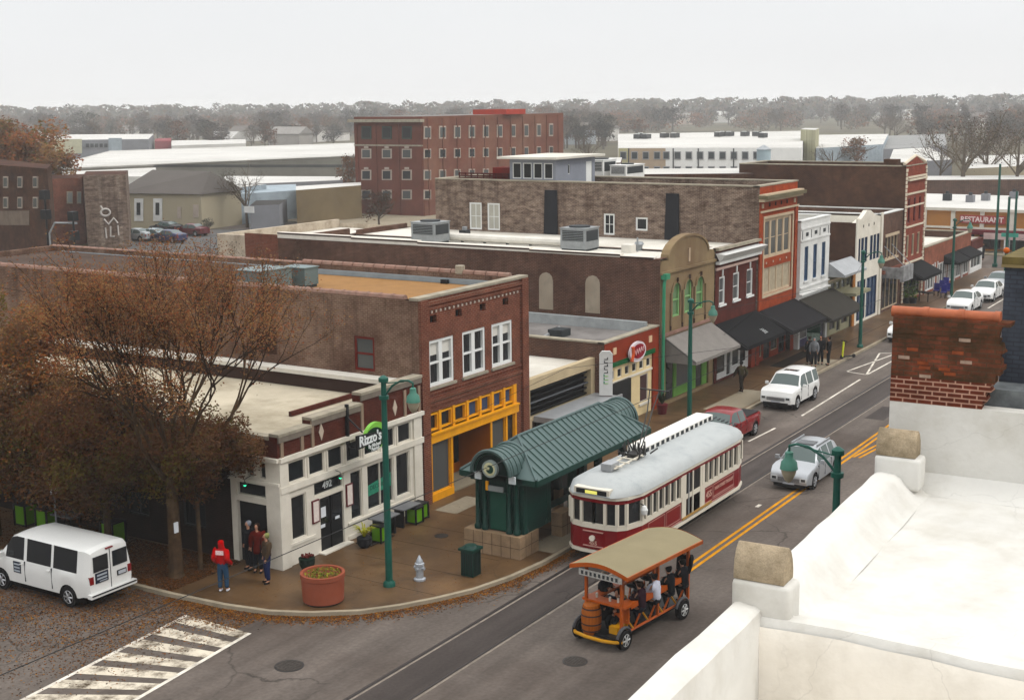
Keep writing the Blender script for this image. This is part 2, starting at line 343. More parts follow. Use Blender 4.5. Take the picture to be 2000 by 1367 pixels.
# joints in the pavement: narrow sunk lines laid as dark sheets
jm = mat('pavement joint', '#4b4034', var=.1)
mb = MB()
for k in range(24):
    x = 33.5 + k * 1.9
    if x > 51: y0 = 25.6
    else: y0 = 23.9
    mb.poly([(x, y0, .13), (x + .03, y0, .13), (x + .03, 28.7, .13), (x, 28.7, .13)], jm)
mb.poly([(52, 27, .1305), (110, 27, .1305), (110, 27.04, .1305), (52, 27.04, .1305)], jm)
struct(mb.build('pavement_joints'))
mb = MB()
for (u0, v0, w_, l_) in ((38.9, 22.7, 3.2, 1.1), (41.0, 28.2, 2.2, 1.0), (53.5, 25.6, 8, 1.3), (62, 25.6, 5.5, 1.7), (73, 25.6, 5, 1.4)):
    mb.poly([(u0, v0, .131), (u0 + w_, v0, .131), (u0 + w_, v0 + l_, .131), (u0, v0 + l_, .131)], conc_l)
struct(mb.build('pavement_patches'))
mb = MB(); mb.prism([(139, -40), (200, -40), (200, 160), (139, 160)], -.008, .13, conc_l); struct(mb.build('far_pavement'))
mb = MB(); mb.prism([(-30, 6), (127, 6), (127, 10.3), (-30, 10.3)], -.007, .13, conc); struct(mb.build('near_pavement'))
# tram track
mb = MB(); mb.poly([(-30, 20.22, .004), (127, 20.22, .004), (127, 21.78, .004), (-30, 21.78, .004)], asph2)
struct(mb.build('track_bed'))
railc = mat('rail edge concrete', '#8b8177', var=.25, scale=3)
mb = MB()
for y in (20.24, 21.7):
    mb.box(-30, 127, y - .035, y + .035, -.01, .012, steel)
    mb.poly([(-30, y - .15, .008), (127, y - .15, .008), (127, y - .08, .008), (-30, y - .08, .008)], railc)
struct(mb.build('tram_rails'))
# painted lines
mb = MB()
for y in (17.84, 18.1): mb.poly([(37.5, y + .08, .005), (90, y + .15, .005), (90, y + .27, .005), (37.5, y + .2, .005)], paint_y)
for y in (17.84, 17.58): mb.poly([(57, y - .02, .009), (90, y - 3.2, .009), (90, y - 3.08, .009), (57, y + .1, .009)], paint_y)
struct(mb.build('centre_line'))
def gline(mb, p, q, w_, z=.005, m=None):
    a = G(*p); b = G(*q); d = (b - a).normalized(); n_ = Vector((-d.y, d.x, 0)) * w_ / 2
    mb.poly([(*(a - n_).xy, z), (*(b - n_).xy, z), (*(b + n_).xy, z), (*(a + n_).xy, z)], m or paint_w)
mb = MB()
for p, q in (((1462, 862), (1514, 836)), ((1566, 812), (1680, 741)), ((1655, 725), (1752, 690)), ((1693, 732), (1752, 700)), ((1692, 732), (1718, 690)), ((1655, 726), (1693, 732)), ((1718, 690), (1752, 690)), ((1930, 602), (1962, 583))): gline(mb, p, q, .11)
mb.poly([(47.9, 18.7, .005), (48.3, 18.7, .005), (48.3, 18.85, .005), (47.9, 18.85, .005)], paint_w)
struct(mb.build('parking_lines'))
mb = MB()       # ladder crosswalk over the side street
gline(mb, (365, 1201), (-100, 1440), .13, .006); gline(mb, (488, 1236), (180, 1415), .13, .006)
A0, A1, B0, B1 = G(365, 1201), G(20, 1378), G(488, 1236), G(250, 1374)
def cwp(s_, t_): p = (A0.lerp(A1, s_)).lerp(B0.lerp(B1, s_), t_); return (p.x, p.y, .0055)
rnd = random.Random(3)
for i in range(10):
    s0 = .0 + i * .148; s1 = s0 + .085
    mb.poly([cwp(s0, .02), cwp(s0, .98), cwp(s1, .98), cwp(s1, .02)], mat('worn crosswalk paint', '#c2b8a6', rough=.85, var=.12, scale=2, fine=.2, dirt='#4f4336', dscale=1.7, damt=1.35))
struct(mb.build('crosswalk'))
# manholes and patches
iron = mat('manhole iron', '#2f2c2a', rough=.6, var=.3, scale=12, metal=.4)
for (u, v, r_, lb) in ((565, 1300, .42, 'round iron manhole cover with rough rim in road at lower left'), (1123, 1291, .36, 'smooth round manhole cover in road below the pedal bar')):
    p = G(u, v); mb = MB(); mb.cyl(p.x, p.y, .0, .01, r_, iron, 28); mb.cyl(p.x, p.y, .01, .016, r_ * .86, mat('manhole lid', '#45403c', rough=.7, var=.35, scale=14), 28)
    for k in range(5): mb.box(p.x - r_ * .6, p.x + r_ * .6, p.y - r_ * .55 + k * r_ * .26, p.y - r_ * .5 + k * r_ * .26, .016, .02, iron)
    o = tag(mb.build('manhole_cover'), lb, 'manhole')
p = G(862, 1046, .13); mb = MB(); mb.cyl(p.x, p.y, .128, .137, .26, iron, 20); tag(mb.build('manhole_cover'), 'small dark utility cover in the brown sidewalk by the shelter', 'manhole')
p = G(1725, 806); mb = MB(); mb.box(p.x - 1.6, p.x + 1.4, p.y - .5, p.y + .45, -.005, .005, asph2); struct(mb.build('road_patch'))
# ================================================================ MAIN STREET BUILDINGS
cream = mat('cream paint', '#cec8bb', rough=.7, var=.06, scale=1.5, dirt='#a39880', dscale=.8, damt=.3)
whitep = mat('white painted wall', '#c9c9c6', rough=.75, var=.07, scale=1.4, dirt='#9b9992', dscale=.5, damt=.4)
whitef = mat('white window frame', '#d2d3d0', rough=.6, var=.04)
roofw = mat('white roof membrane', '#c4c0b6', rough=.8, var=.07, scale=.7, dirt='#9a9080', dscale=.25, damt=.5)
roofc = mat('cream roof membrane', '#b8ae9a', rough=.8, var=.1, scale=.8, dirt='#7c7058', dscale=.3, damt=.75)
roofg = mat('grey roof membrane', '#85817e', rough=.85, var=.2, scale=.6, dirt='#4f4946', dscale=.35, damt=.8)
tanroof = mat('tan gravel roof', '#9a7650', rough=.95, var=.1, scale=1.5, fine=.2)
terra = mat('terracotta coping', '#96776a', rough=.7, var=.2, scale=3, dirt='#8a7d70', dscale=2, damt=.6)
stone = mat('stone coping', '#9c9484', rough=.85, var=.2, scale=2, fine=.2)
br_red = brick('storefront red brick', '#7b4232', '#6a3428', '#8d7060', '#573a30', .5, .5)
br_west = brick('weathered side brick', '#84695c', '#705749', '#93806f', '#4a3026', .3, .85, bs=.22, drip='#33211a')
br_dark = brick('dark brick', '#52352a', '#412820', '#64503f', '#2b1b16', .25, .75, bs=.22)
br_mid = brick('brown side brick', '#634539', '#50372e', '#7a665a', '#38251d', .3, .6, bs=.22)
br_tan = brick('tan weathered brick', '#8d796b', '#6f5d52', '#a39486', '#423129', 1.3, .9, bs=.24, lo=.42, hi=.66, streak=.7, drip='#43332b')
br_maroon = brick('maroon brick', '#5d2c26', '#52251f', '#5a3630', '#452019', .5, .4, bs=.22)
br_orange = brick('painted orange brick', '#a84a2a', '#9c4124', '#94503a', '#8a4530', .6, .4, bs=.22)
br_rizz = brick('dark red parapet brick', '#592c24', '#4b211b', '#5d3a30', '#3f1e18', .5, .5, bs=.22)
br_black = brick('shade darkened painted brick', '#2a1c18', '#231713', '#2f2520', '#170f0c', .5, .5, bs=.22)  # side wall: dark paint, with the shade under the trees put into its colour
GL = glass(); GLg = glass('grey glass', (.06, .065, .065), .12); GLb = glass('blue tinted glass', (.03, .06, .12), .1)
black = mat('black paint', '#17181a', rough=.5, var=.1); blackf = mat('black awning canvas', '#151517', rough=.8, var=.2, scale=3)
void = mat('dark interior', (.006, .005, .005), rough=1, var=0, spec=0)
green_p = mat('green shelter paint', '#12372f', rough=.45, var=.15, scale=3)
pole_g = mat('green pole paint', '#1f5549', rough=.45, var=.15, scale=2)
def WP(x, y0): return PL(x, y0, -90)        # wall facing -X (west); u = y0 - y
def shell(b, x0, x1, y0, y1, z, roofz, mw, mroof, west=True, back=True, t=.3, cope=None, ch=.08, east=True, front_top=None, wm=None, zw=None):
    """parapets, roof deck, back and side walls; front wall is built apart"""
    mb = MB(); wm = wm or mw; zw = zw or z
    if west: wall(mb, WP(x0, y1), 0, y1 - y0, 0, zw, [], wm)
    ez = z if east else roofz - .02; mb.poly([(x1, y0, 0), (x1, y1, 0), (x1, y1, ez), (x1, y0, ez)], wm); mb.poly([(x1, y1, 0), (x0, y1, 0), (x0, y1, zw), (x1, y1, z)], wm)
    inn = wm if cope or mroof is tanroof else mroof
    for (a, b_, c, d_, zz) in ((x0, x0 + t, y0, y1, zw),) + (((x1 - t, x1, y0, y1, z),) if east else ()) + ((x0 + t, x1 - t, y0, y0 + t, front_top or z), (x0 + t, x1 - t, y1 - t, y1, z)):
        mb.poly([(a, c, zz), (b_, c, zz), (b_, d_, zz), (a, d_, zz)], wm)
    ft = front_top or z
    mb.poly([(x0 + t, y0 + t, roofz), (x0 + t, y1 - t, roofz), (x0 + t, y1 - t, zw), (x0 + t, y0 + t, zw)], inn)
    if east: mb.poly([(x1 - t, y0 + t, roofz), (x1 - t, y0 + t, z), (x1 - t, y1 - t, z), (x1 - t, y1 - t, roofz)], inn)
    mb.poly([(x0 + t, y0 + t, roofz), (x0 + t, y0 + t, ft), (x1 - t, y0 + t, ft), (x1 - t, y0 + t, roofz)], inn)
    mb.poly([(x0 + t, y1 - t, roofz), (x1 - t, y1 - t, roofz), (x1 - t, y1 - t, z), (x0 + t, y1 - t, z)], wm)
    o = mb.build('side_walls', b); xe = x1 - (t if east else 0)
    mb = MB(); mb.poly([(x0 + (t if west or zw != z or east else 0), y0 + t, roofz), (xe, y0 + t, roofz), (xe, y1 - t, roofz), (x0 + t, y1 - t, roofz)], mroof); r = mb.build('roof', b)
    if cope:
        mb = MB(); e_ = .04
        mb.box(x0 - e_, x0 + t + e_, y0, y1, zw + .003, zw + ch, cope); mb.box(x1 - t - e_, x1 + e_, y0, y1, z + .003, z + ch, cope)
        mb.box(x0 + t + e_, x1 - t - e_, y1 - t - e_, y1 + e_, z + .002, z + ch - .003, cope)
        mb.box(x0 - e_, x1 + e_, y0 - e_, y0 + t + e_ - .001, ft + .005, ft + ch + .004, cope); mb.build('coping', b)
    return r
def awning(b, pl, u0, u1, zt, zb, d, m, name='awning', val=.2, sign=None):
    mb = MB(); t = .02
    mb.add([pl(u0, .02, zt), pl(u1, .02, zt), pl(u1, d, zb), pl(u0, d, zb), pl(u0, .02, zt - t), pl(u1, .02, zt - t), pl(u1, d, zb - val), pl(u0, d, zb - val)],
           [(0, 1, 2, 3), (3, 2, 6, 7)], m)
    for u in (u0, u1): mb.add([pl(u, .02, zt), pl(u, d, zb), pl(u, d, zb - val), pl(u, .02, zb - val)], [(0, 1, 2, 3)], m)
    mb.add([pl(u0, .03, zt - .05), pl(u1, .03, zt - .05), pl(u1, d - .02, zb - .05), pl(u0, d - .02, zb - .05)], [(0, 3, 2, 1)], m)
    n_ = max(2, int((u1 - u0) / 1.4))
    for i in range(n_ + 1):
        u = u0 + (u1 - u0) * i / n_; mb.tube([pl(u, .03, zt - .07), pl(u, d - .03, zb - .07)], .02, mat('awning frame steel', '#555', metal=.4), 5)
    return mb.build(name, b)
def arch_pts(u, w_, z0, zs, n=8):
    r_ = w_ / 2; return [(u - r_, z0), (u + r_, z0)] + [(u + r_ * math.cos(math.pi * k / n), zs + r_ * math.sin(math.pi * k / n)) for k in range(n + 1)]
def ppoly(mb, pl, pts, d, m): mb.poly([pl(u, d, z) for u, z in pts], m)
def pprism(mb, pl, pts, d0, d1, m):
    n_ = len(pts); f = [pl(u, d1, z) for u, z in pts]; k = [pl(u, d0, z) for u, z in pts]
    mb.add(f + k, [tuple(range(n_))] + [(i, (i + 1) % n_, n_ + (i + 1) % n_, n_ + i) for i in range(n_)] + [tuple(range(n_, 2 * n_))[::-1]], m)
def bldg(name, label, x, y, cat='building'): return thing(name, label, cat, (x, y, 0))

# ---- 1 corner restaurant
X0, X1, YF = 32.85, 41.05, 29.75
b = bldg('corner_restaurant', 'single storey corner restaurant with cream shopfront and dark red brick parapet', X0, YF)
p = PL(X0, YF, 0); U = lambda x: x - X0
mb = MB()
tr = [(33.36 + k * 1.02, 34.2 + k * 1.02) for k in range(7)]
holes = [(U(a), U(c), 3.02, 3.73) for a, c in tr]
low = [(33.42, 34.2, .95, 2.52), (34.62, 36.25, 2.2, 2.72), (36.62, 37.3, .8, 2.62), (37.6, 39.2, .9, 2.62), (39.36, 39.42 + .8, .95, 2.62)]
holes += [(U(a), U(c), z0, z1) for a, c, z0, z1 in low] + [(U(34.9), U(36.2), .14, 2.08)]
wall(mb, p, 0, U(X1), 0, 3.85, holes, cream, .16)
for u in (.0, U(40.45)): pbox(mb, p, u, u + .42, .003, .07, 0, 3.84, cream)
pbox(mb, p, .0, U(X1), .003, .14, 3.85, 4.0, cream); pbox(mb, p, .0, U(X1), .003, .095, 2.76, 2.98, cream)
for a, c in tr[:-1]: pbox(mb, p, U(c) + .1, U(c) + .18, .003, .035, 3.0, 3.7, cream)
pbox(mb, p, .43, U(34.6), .002, .05, .8, .9, cream); pbox(mb, p, U(36.4), U(40.4), .002, .06, .72, .8, cream); pbox(mb, p, U(36.4), U(40.4), .002, .03, .14, .3, cream)
mb.build('shopfront', b)
for a, c in tr: window(b, p, U(a), U(c), 3.02, 3.73, cream, GL, dep=.12, fw=.035)
for a, c, z0, z1 in low: window(b, p, U(a), U(c), z0, z1, cream, GL, dep=.16, fw=.045, nx=2 if c - a > 1.4 and z1 - z0 > 1 else 1)
mb = MB(); pbox(mb, p, U(34.9), U(36.2), -.14, -.08, .14, 2.08, black); pbox(mb, p, U(35.53), U(35.57), -.08, -.06, .14, 2.08, mat('door gap', '#050505', var=0))
for q in (34.98, 35.65):
    pbox(mb, p, U(q), U(q) + .46, -.08, -.07, 1.1, 1.95, GL)
dr = mb.build('door', b)
mb = MB(); pbox(mb, p, U(35.02), U(35.28), -.066, -.06, 1.35, 1.72, mat('white notice', '#c9cdd2', var=.05)); mb.build('notice', dr)
mb = MB(); pbox(mb, p, U(35.78), U(36.02), -.066, -.06, 1.1, 1.2, mat('white notice', '#c9cdd2')); pbox(mb, p, U(34.98), U(35.22), -.066, -.06, .98, 1.1, mat('white notice', '#c9cdd2')); build_split(mb, 'notice', dr)
mb = MB(); pbox(mb, p, U(34.75), U(36.35), .002, .3, .128, .17, cream); mb.build('step', b)
redf = mat('dark red frame', '#5e1c22', rough=.5)
for q, z in ((34.45, 1.3), (36.32, 1.42)):
    mb = MB(); pbox(mb, p, U(q), U(q) + .38, .0035, .05, z, z + .82, redf); pbox(mb, p, U(q) + .05, U(q) + .33, .05, .055, z + .05, z + .77, mat('menu paper', '#cfc3bb', var=.1, scale=9)); mb.build('menu_case', b)
text(b, p, U(35.45), 2.46, .34, '492', mat('white lettering', '#c8cbcb', var=0), d=-.105, ext=.01, name='street_number', bold=.008)
decal = mat('green window decal', '#3f8f74', rough=.6, var=.3, scale=9)
mb = MB(); pprism(mb, p, [(U(37.66), 1.42), (U(39.12), 1.5), (U(39.12), 2.02), (U(38.5), 1.93), (U(37.66), 1.82)], -.1, -.094, decal); mb.build('window_decal', b)
text(b, p, U(38.35), 1.7, .24, 'DECORO', mat('dark decal lettering', '#1c4a3c', var=0), d=-.092, ext=.004, name='decal_lettering')
# parapet, stepped, with cream pilaster strips and diamonds
mb = MB(); steps = [(0, U(34.55), 4.72), (U(34.55), U(37.3), 4.95), (U(37.3), U(X1), 5.3)]
for a, c, z in steps:
    pprism(mb, p, [(a, 4.0), (c, 4.0), (c, z), (a, z)], -.35, 0, br_rizz)
mb.build('parapet', b)
mb = MB()
for a, c, z in steps: pbox(mb, p, a, c, -.36, .08, z, z + .1, stone); pbox(mb, p, a + .02, c - .02, .002, .06, z - .2, z - .003, mat('grey cornice', '#7d746a', var=.15, scale=3))
for u in (.12, U(34.0), U(34.55), U(37.3), U(39.9), U(40.8)): pbox(mb, p, u, u + .14, .003, .05, 4.0, 4.7 if u < 1.5 else 5.0, mat('faded trim', '#94816f', var=.2))
mb.build('cornice', b)
for u in (U(35.1), U(39.35)):
    mb = MB(); pprism(mb, p, [(u - .13, 4.45), (u, 4.14), (u + .13, 4.45), (u, 4.76)], .002, .03, mat('stone diamond', '#b5a595')); mb.build('diamond_ornament', b)
# west side
pw = WP(X0, 60); V = lambda y: 60 - y
mb = MB(); wall(mb, pw, V(31.95), V(29.75), 0, 4.0, [(V(31.7), V(30.35), .1, 2.3), (V(31.7), V(30.35), 2.5, 3.0), (V(31.75), V(31.4), 3.2, 3.78), (V(31.2), V(30.85), 3.2, 3.78), (V(30.65), V(30.32), 3.2, 3.78)], cream, .2)
pbox(mb, pw, V(32.0), V(29.7), .003, .08, 3.04, 3.14, cream); pbox(mb, pw, V(32.0), V(29.7), .003, .12, 3.86, 3.99, cream)
pbox(mb, pw, V(30.3), V(29.68), .002, .05, 0, 3.03, cream); mb.build('side_entrance', b)
for a, c in ((31.75, 31.4), (31.2, 30.85), (30.65, 30.32)): window(b, pw, V(a), V(c), 3.2, 3.78, cream, GL, dep=.2, fw=.03)
window(b, pw, V(31.7), V(30.35), 2.5, 3.0, cream, GL, dep=.2, fw=.04)
mb = MB(); pbox(mb, pw, V(31.7), V(30.35), -.2, -.15, .1, 2.3, black); mb.build('door', b)
mb = MB(); hh = [(V(y + 1.1), V(y), 1.0, 2.6) for y in (33.2, 36, 39, 42, 45)]
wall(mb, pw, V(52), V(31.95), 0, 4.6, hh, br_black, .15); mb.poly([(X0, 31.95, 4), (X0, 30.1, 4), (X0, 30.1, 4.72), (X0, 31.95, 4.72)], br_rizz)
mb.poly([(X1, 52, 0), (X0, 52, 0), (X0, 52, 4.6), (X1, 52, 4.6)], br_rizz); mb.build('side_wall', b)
for h in hh: window(b, pw, *h, black, GL, dep=.15, nx=2)
mb = MB(); pbox(mb, pw, V(52), V(30.1), -.3, .05, 4.6, 4.72, stone); mb.build('side_coping', b)
mb = MB(); mb.poly([(X0 + .3, 30.1, 4.42), (X1, 30.1, 4.42), (X1, 52, 4.42), (X0 + .3, 52, 4.42)], roofc); mb.build('roof', b)
mb = MB(); mb.box(X1 - .5, X1 + .14, 30.4, 52, 4.95, 5.12, mat('white flashing', '#cfcabf', var=.1)); mb.box(X1 - .42, X1 + .12, 30.4, 52, 4.43, 4.95, mat('dark roof edge', '#40302a')); mb.build('roof_flashing', b)
mb = MB(); mb.box(36.4, 40.3, 32.2, 32.34, 4.43, 4.6, br_rizz); mb.build('roof_curb', b)
# gooseneck lamps lit green
lampg = mat('lit green lamp', (.05, .9, .45), emit=1.6, var=0)
for (x, y, z) in ((X0 - .3, 31.0, 3.0), (35.7, YF - .3, 2.7)):
    l_ = thing('wall_lamp', 'small lit green lamp over the %s of the corner restaurant' % ('side doorway' if y > 30 else 'black front door'), 'lamp', (x, y, z))
    mb = MB(); mb.sphere((x, y, z), .055, lampg, 8); mb.build('bulb', l_)
    mb = MB(); mb.tube([(x, y, z + .05), (x, y, z + .2), (x + (.3 if y > 30 else 0), y + (0 if y > 30 else .3), z + .25)], .015, black, 5); mb.lathe([(.1, -.0), (.03, .09)], black, 8, (x, y, z + .02)); mb.build('bracket', l_)
# hanging oval sign
sg = thing('hanging_sign', 'oval green and black restaurant sign on a black bracket at the brick parapet', 'sign', (36.95, YF, 3.6))
ps = PL(36.62, 28.6, 0)
psn = PL(35.82, 28.72, 4)
mb = MB(); mb.box(36.42, 36.52, YF - .12, YF - .01, 3.3, 5.15, black); mb.tube([(36.47, YF - .05, 4.7), (36.2, YF - .95, 4.3)], .03, black, 6); mb.tube([(36.47, YF - .05, 3.6), (36.2, YF - .95, 3.75)], .03, black, 6); mb.build('bracket', sg)
lime = mat('lime sign face', '#7ab648', rough=.5, var=.1)
mb = MB(); el = [(0.95 + .66 * math.cos(t), 4.06 + .5 * math.sin(t)) for t in (2 * math.pi * k / 36 for k in range(36))]
pprism(mb, psn, el, 0, .14, lime)
el2 = [(0.8 + .6 * math.cos(t), 3.98 + .42 * math.sin(t)) for t in (2 * math.pi * k / 36 for k in range(36))]
pprism(mb, psn, el2, .141, .17, mat('dark green sign face', '#12301f', var=.1)); pprism(mb, psn, [(-.3, 3.84), (1.2, 3.9), (1.2, 4.22), (-.3, 4.34)], .12, .19, black); mb.build('sign_panel', sg)
wl = mat('pale sign lettering', '#d2d6d4', var=0, rough=.5)
text(sg, psn, .5, 4.08, .5, "Rizzo's", wl, d=.2, ext=.012, bold=.012); text(sg, psn, .75, 3.8, .18, 'By Michael', wl, d=.2, ext=.006, bold=.004); text(sg, psn, .8, 3.66, .18, 'Patrick', wl, d=.2, ext=.006, bold=.004)

# ---- 2 two-storey brick with orange shopfront
X0, X1, YF = 41.2, 49.1, 29.9
b = bldg('brick_building', 'two storey brown brick building with orange shopfront and three white double windows', X0, YF)
p = PL(X0, YF, 0)
r2 = shell(b, X0, X1, YF, 60, 8.2, 7.75, br_red, tanroof, west=False, cope=None, wm=br_west)
pw = WP(X0, 60)
mb = MB(); wall(mb, pw, 0, V(YF), 0, 8.2, [(V(33.05), V(32.05), 5.25, 6.62)], br_west, .12)
mb.poly([(X0, 60, 8.2), (X0 + .3, 60, 8.2), (X0 + .3, YF, 8.2), (X0, YF, 8.2)], br_west); mb.build('side_wall', b)
mb = MB(); mb.box(X0 + .3, X1 - .3, 41.5, 59.6, 7.76, 7.95, mat('dark roof felt', '#4d3f37', var=.3, scale=.5, fine=.2)); mb.build('rear_roof', b)
window(b, pw, V(33.05), V(32.05), 5.25, 6.62, mat('red window frame', '#6a2a24'), GLg, nz=2, dep=.12, fw=.1, muntin=.08)
mb = MB(); pbox(mb, pw, V(38.1), V(37.1), .001, .02, 5.5, 6.4, br_dark); mb.build('bricked_up_window', b)
# segmented terracotta copings
mb = MB()
for k in range(48):
    y0 = 30.6 + k * .61; z = 8.2 if y0 > 31.5 else 8.2
    mb.tube([(X0 + .15, y0, z + .03), (X0 + .15, y0 + .56, z + .03)], .15, terra, 8); mb.tube([(X0 + .15, y0 + .5, z + .035), (X0 + .15, y0 + .6, z + .035)], .165, terra, 8)
for k in range(48):
    y0 = 30.6 + k * .61; z = 8.2 if y0 < 42 else 8.1
    mb.tube([(X1 - .15, y0, z + .03), (X1 - .15, y0 + .56, z + .03)], .15, terra, 8)
mb.box(X0 - .06, X1 + .06, YF - .06, YF + .38, 8.2, 8.3, stone); mb.cyl(X1 - .15, 33.2, 8.2, 8.55, .22, stone, 8); mb.build('coping', b)
mb = MB(); mb.box(X1 - .42, X1 - .3, 30.3, 59, 7.76, 7.98, mat('blue grey flashing', '#8f9aa0', var=.15)); mb.build('flashing', b)
zz = (4.72, 6.55); wn = [(.62, 2.32), (2.95, 4.62), (5.12, 6.72)]; vents = [(.75 + k * 1.75, 1.2 + k * 1.75) for k in range(4)]
sf = [(.62, 1.2), (1.36, 2.16), (2.32, 3.16), (3.32, 4.1), (4.26, 5.02), (5.2, 5.95), (6.1, 6.75)]
mb = MB(); wall(mb, p, 0, 7.9, 2.9, 8.2, [(a, c, *zz) for a, c in wn] + [(a, c, 7.22, 7.52) for a, c in vents] + [(.55, 7.0, 2.9, 3.72)], br_red, .2)
wall(mb, p, 0, .55, 0, 2.9, [], br_red); wall(mb, p, 7.0, 7.9, 0, 2.9, [], br_red)
for a, c in ((0, .5), (7.4, 7.9)): pbox(mb, p, a, c, .002, .12, 0, 8.19, br_red)
for z, d_ in ((3.95, .04), (4.15, .08), (4.42, .05), (7.75, .05), (7.95, .09)): pbox(mb, p, .5, 7.4, .002, d_, z, z + .12, br_red)
mb.build('front_wall', b)
mb = MB()
for a, c in vents: mb.poly([p(a, -.19, 7.22), p(c, -.19, 7.22), p(c, -.19, 7.52), p(a, -.19, 7.52)], void)
build_split(mb, 'attic_vent', b)
mb = MB()
for k in range(22): u = .75 + k * .3; pbox(mb, p, u, u + .07, .05, .09, 7.64, 7.72, mat('glazed stud', '#b5a79a', var=.1))
build_split(mb, 'header_stud', b)
for i, (a, c) in enumerate(wn): window(b, p, a, c, *zz, whitef, GL, nx=2, nz=2, dep=.2, fw=.12, split=.24, muntin=.07, sill=stone, blind=(.34, 0, .3)[i])
orange = mat('orange painted timber', '#e09a12', rough=.5, var=.1, scale=2)
orange2 = mat('deep orange timber', '#b0621a', rough=.5, var=.1, scale=2)
for a, c in sf: window(b, p, a, c, 2.96, 3.66, orange, GL if a < 2.5 else GLb, dep=.2, fw=.07)
mb = MB()
for a, c in zip([.55] + [q[1] for q in sf], [q[0] for q in sf] + [7.0]): pbox(mb, p, a, c, -.14, .02, 2.9, 3.72, orange)
pbox(mb, p, .5, 7.05, -.16, .1, 2.5, 2.9, orange); pbox(mb, p, .5, 7.05, .1, .16, 2.82, 2.9, orange)
for u in (.55, 1.98, 4.9, 6.1, 6.85): pbox(mb, p, u, u + .13, -.1, .03, .1, 2.5, orange)
pbox(mb, p, .55, 2.1, -.08, .06, .12, .42, orange); pbox(mb, p, 4.9, 7.0, -.08, .06, .12, .42, orange); mb.build('shopfront_frame', b)
window(b, p, .68, 1.98, .42, 2.5, orange, GLg, dep=.15, fw=.04, name='display_window'); window(b, p, 5.03, 6.1, .42, 2.5, orange, GLg, dep=.15, fw=.04, name='display_window'); window(b, p, 6.23, 6.85, .42, 2.5, orange, GL, dep=.15, fw=.04, name='display_window')
mb = MB(); mb.box(X0 + 2.1, X0 + 4.9, YF + .02, YF + 1.6, .13, .2, conc_l); mb.poly([(X0 + 2.1, YF + 1.6, .2), (X0 + 4.9, YF + 1.6, .2), (X0 + 4.9, YF + 1.6, 2.5), (X0 + 2.1, YF + 1.6, 2.5)], GL)
mb.poly([(X0 + 2.11, YF, .13), (X0 + 2.11, YF + 1.6, .13), (X0 + 2.11, YF + 1.6, 2.5), (X0 + 2.11, YF, 2.5)], GLg); mb.poly([(X0 + 4.89, YF, .13), (X0 + 4.89, YF, 2.5), (X0 + 4.89, YF + 1.6, 2.5), (X0 + 4.89, YF + 1.6, .13)], orange2)
for x in (X0 + 2.6, X0 + 3.5, X0 + 4.3): mb.box(x, x + .1, YF + 1.52, YF + 1.59, .2, 2.5, orange2)
mb.box(X0 + 2.12, X0 + 4.88, YF + 1.53, YF + 1.585, .2, .6, orange2); mb.build('entrance_recess', b)
# roof units
acg = mat('grey green metal', '#6c7c7c', rough=.5, var=.1, metal=.2)
ac = mat('galvanised metal', '#969a9c', rough=.45, var=.15, metal=.5, scale=3); acd = mat('dark grille', '#3b3e40', rough=.6)
def hvac(x, y, z, w_, d_, h, label, m=None, grille=True, rz=0):
    m = m or ac; t = thing('rooftop_unit', label, 'air conditioner', (x, y, z), rz, world=False)
    mb = MB(); mb.box(-w_ / 2, w_ / 2, -d_ / 2, d_ / 2, .12, h, m); mb.box(-w_ / 2 - .04, w_ / 2 + .04, -d_ / 2 - .04, d_ / 2 + .04, h + .001, h + .05, m); mb.build('cabinet', t, local=True)
    mb = MB(); mb.box(-w_ / 2 + .05, w_ / 2 - .05, -d_ / 2 + .05, d_ / 2 - .05, 0, .118, acd); mb.build('base', t, local=True)
    if grille:
        mb = MB(); mb.box(-w_ / 2 - .012, -w_ / 2 - .002, -d_ * .42, d_ * .42, h * .45, h * .92, acd); mb.box(-w_ * .42, w_ * .42, -d_ / 2 - .012, -d_ / 2 - .002, h * .45, h * .92, acd)
        for k in range(6): mb.box(-w_ / 2 - .03, -w_ / 2 - .0125, -d_ * .42, d_ * .42, h * (.47 + k * .075), h * (.47 + k * .075) + .02, m)
        mb.build('grille', t, local=True)
        mb = MB(); mb.cyl(0, 0, h + .051, h + .13, min(w_, d_) * .38, acd, 18); mb.build('fan', t, local=True)
    return t
q = G(530, 540, 7.75); hvac(43.0, 39.3, 7.75, 1.9, 1.5, .95, 'blue grey metal unit behind the crown of the near tree on the tan roof', acg, False)
hvac(44.9, 38.9, 7.75, .9, 1.3, .85, 'smaller green grey cabinet beside the blue grey unit on the tan roof', acg, False)
q = G(880, 552, 7.75); mb = MB(); mb.box(q.x - .5, q.x + .4, q.y - .15, q.y + .2, 7.75, 7.93, black); mb.cyl(q.x, q.y, 7.93, 8.0, .1, black, 8); tag(mb.build('roof_drain'), 'low black drain cover on the tan gravel roof', 'roof drain')
q = G(598, 548, 7.75); mb = MB(); mb.lathe([(.16, 0), (.16, .2), (.24, .24), (.2, .33), (.05, .38)], whitef, 12, (q.x, q.y, 7.75)); tag(mb.build('roof_vent'), 'small white mushroom vent near the tan roof edge', 'roof vent')

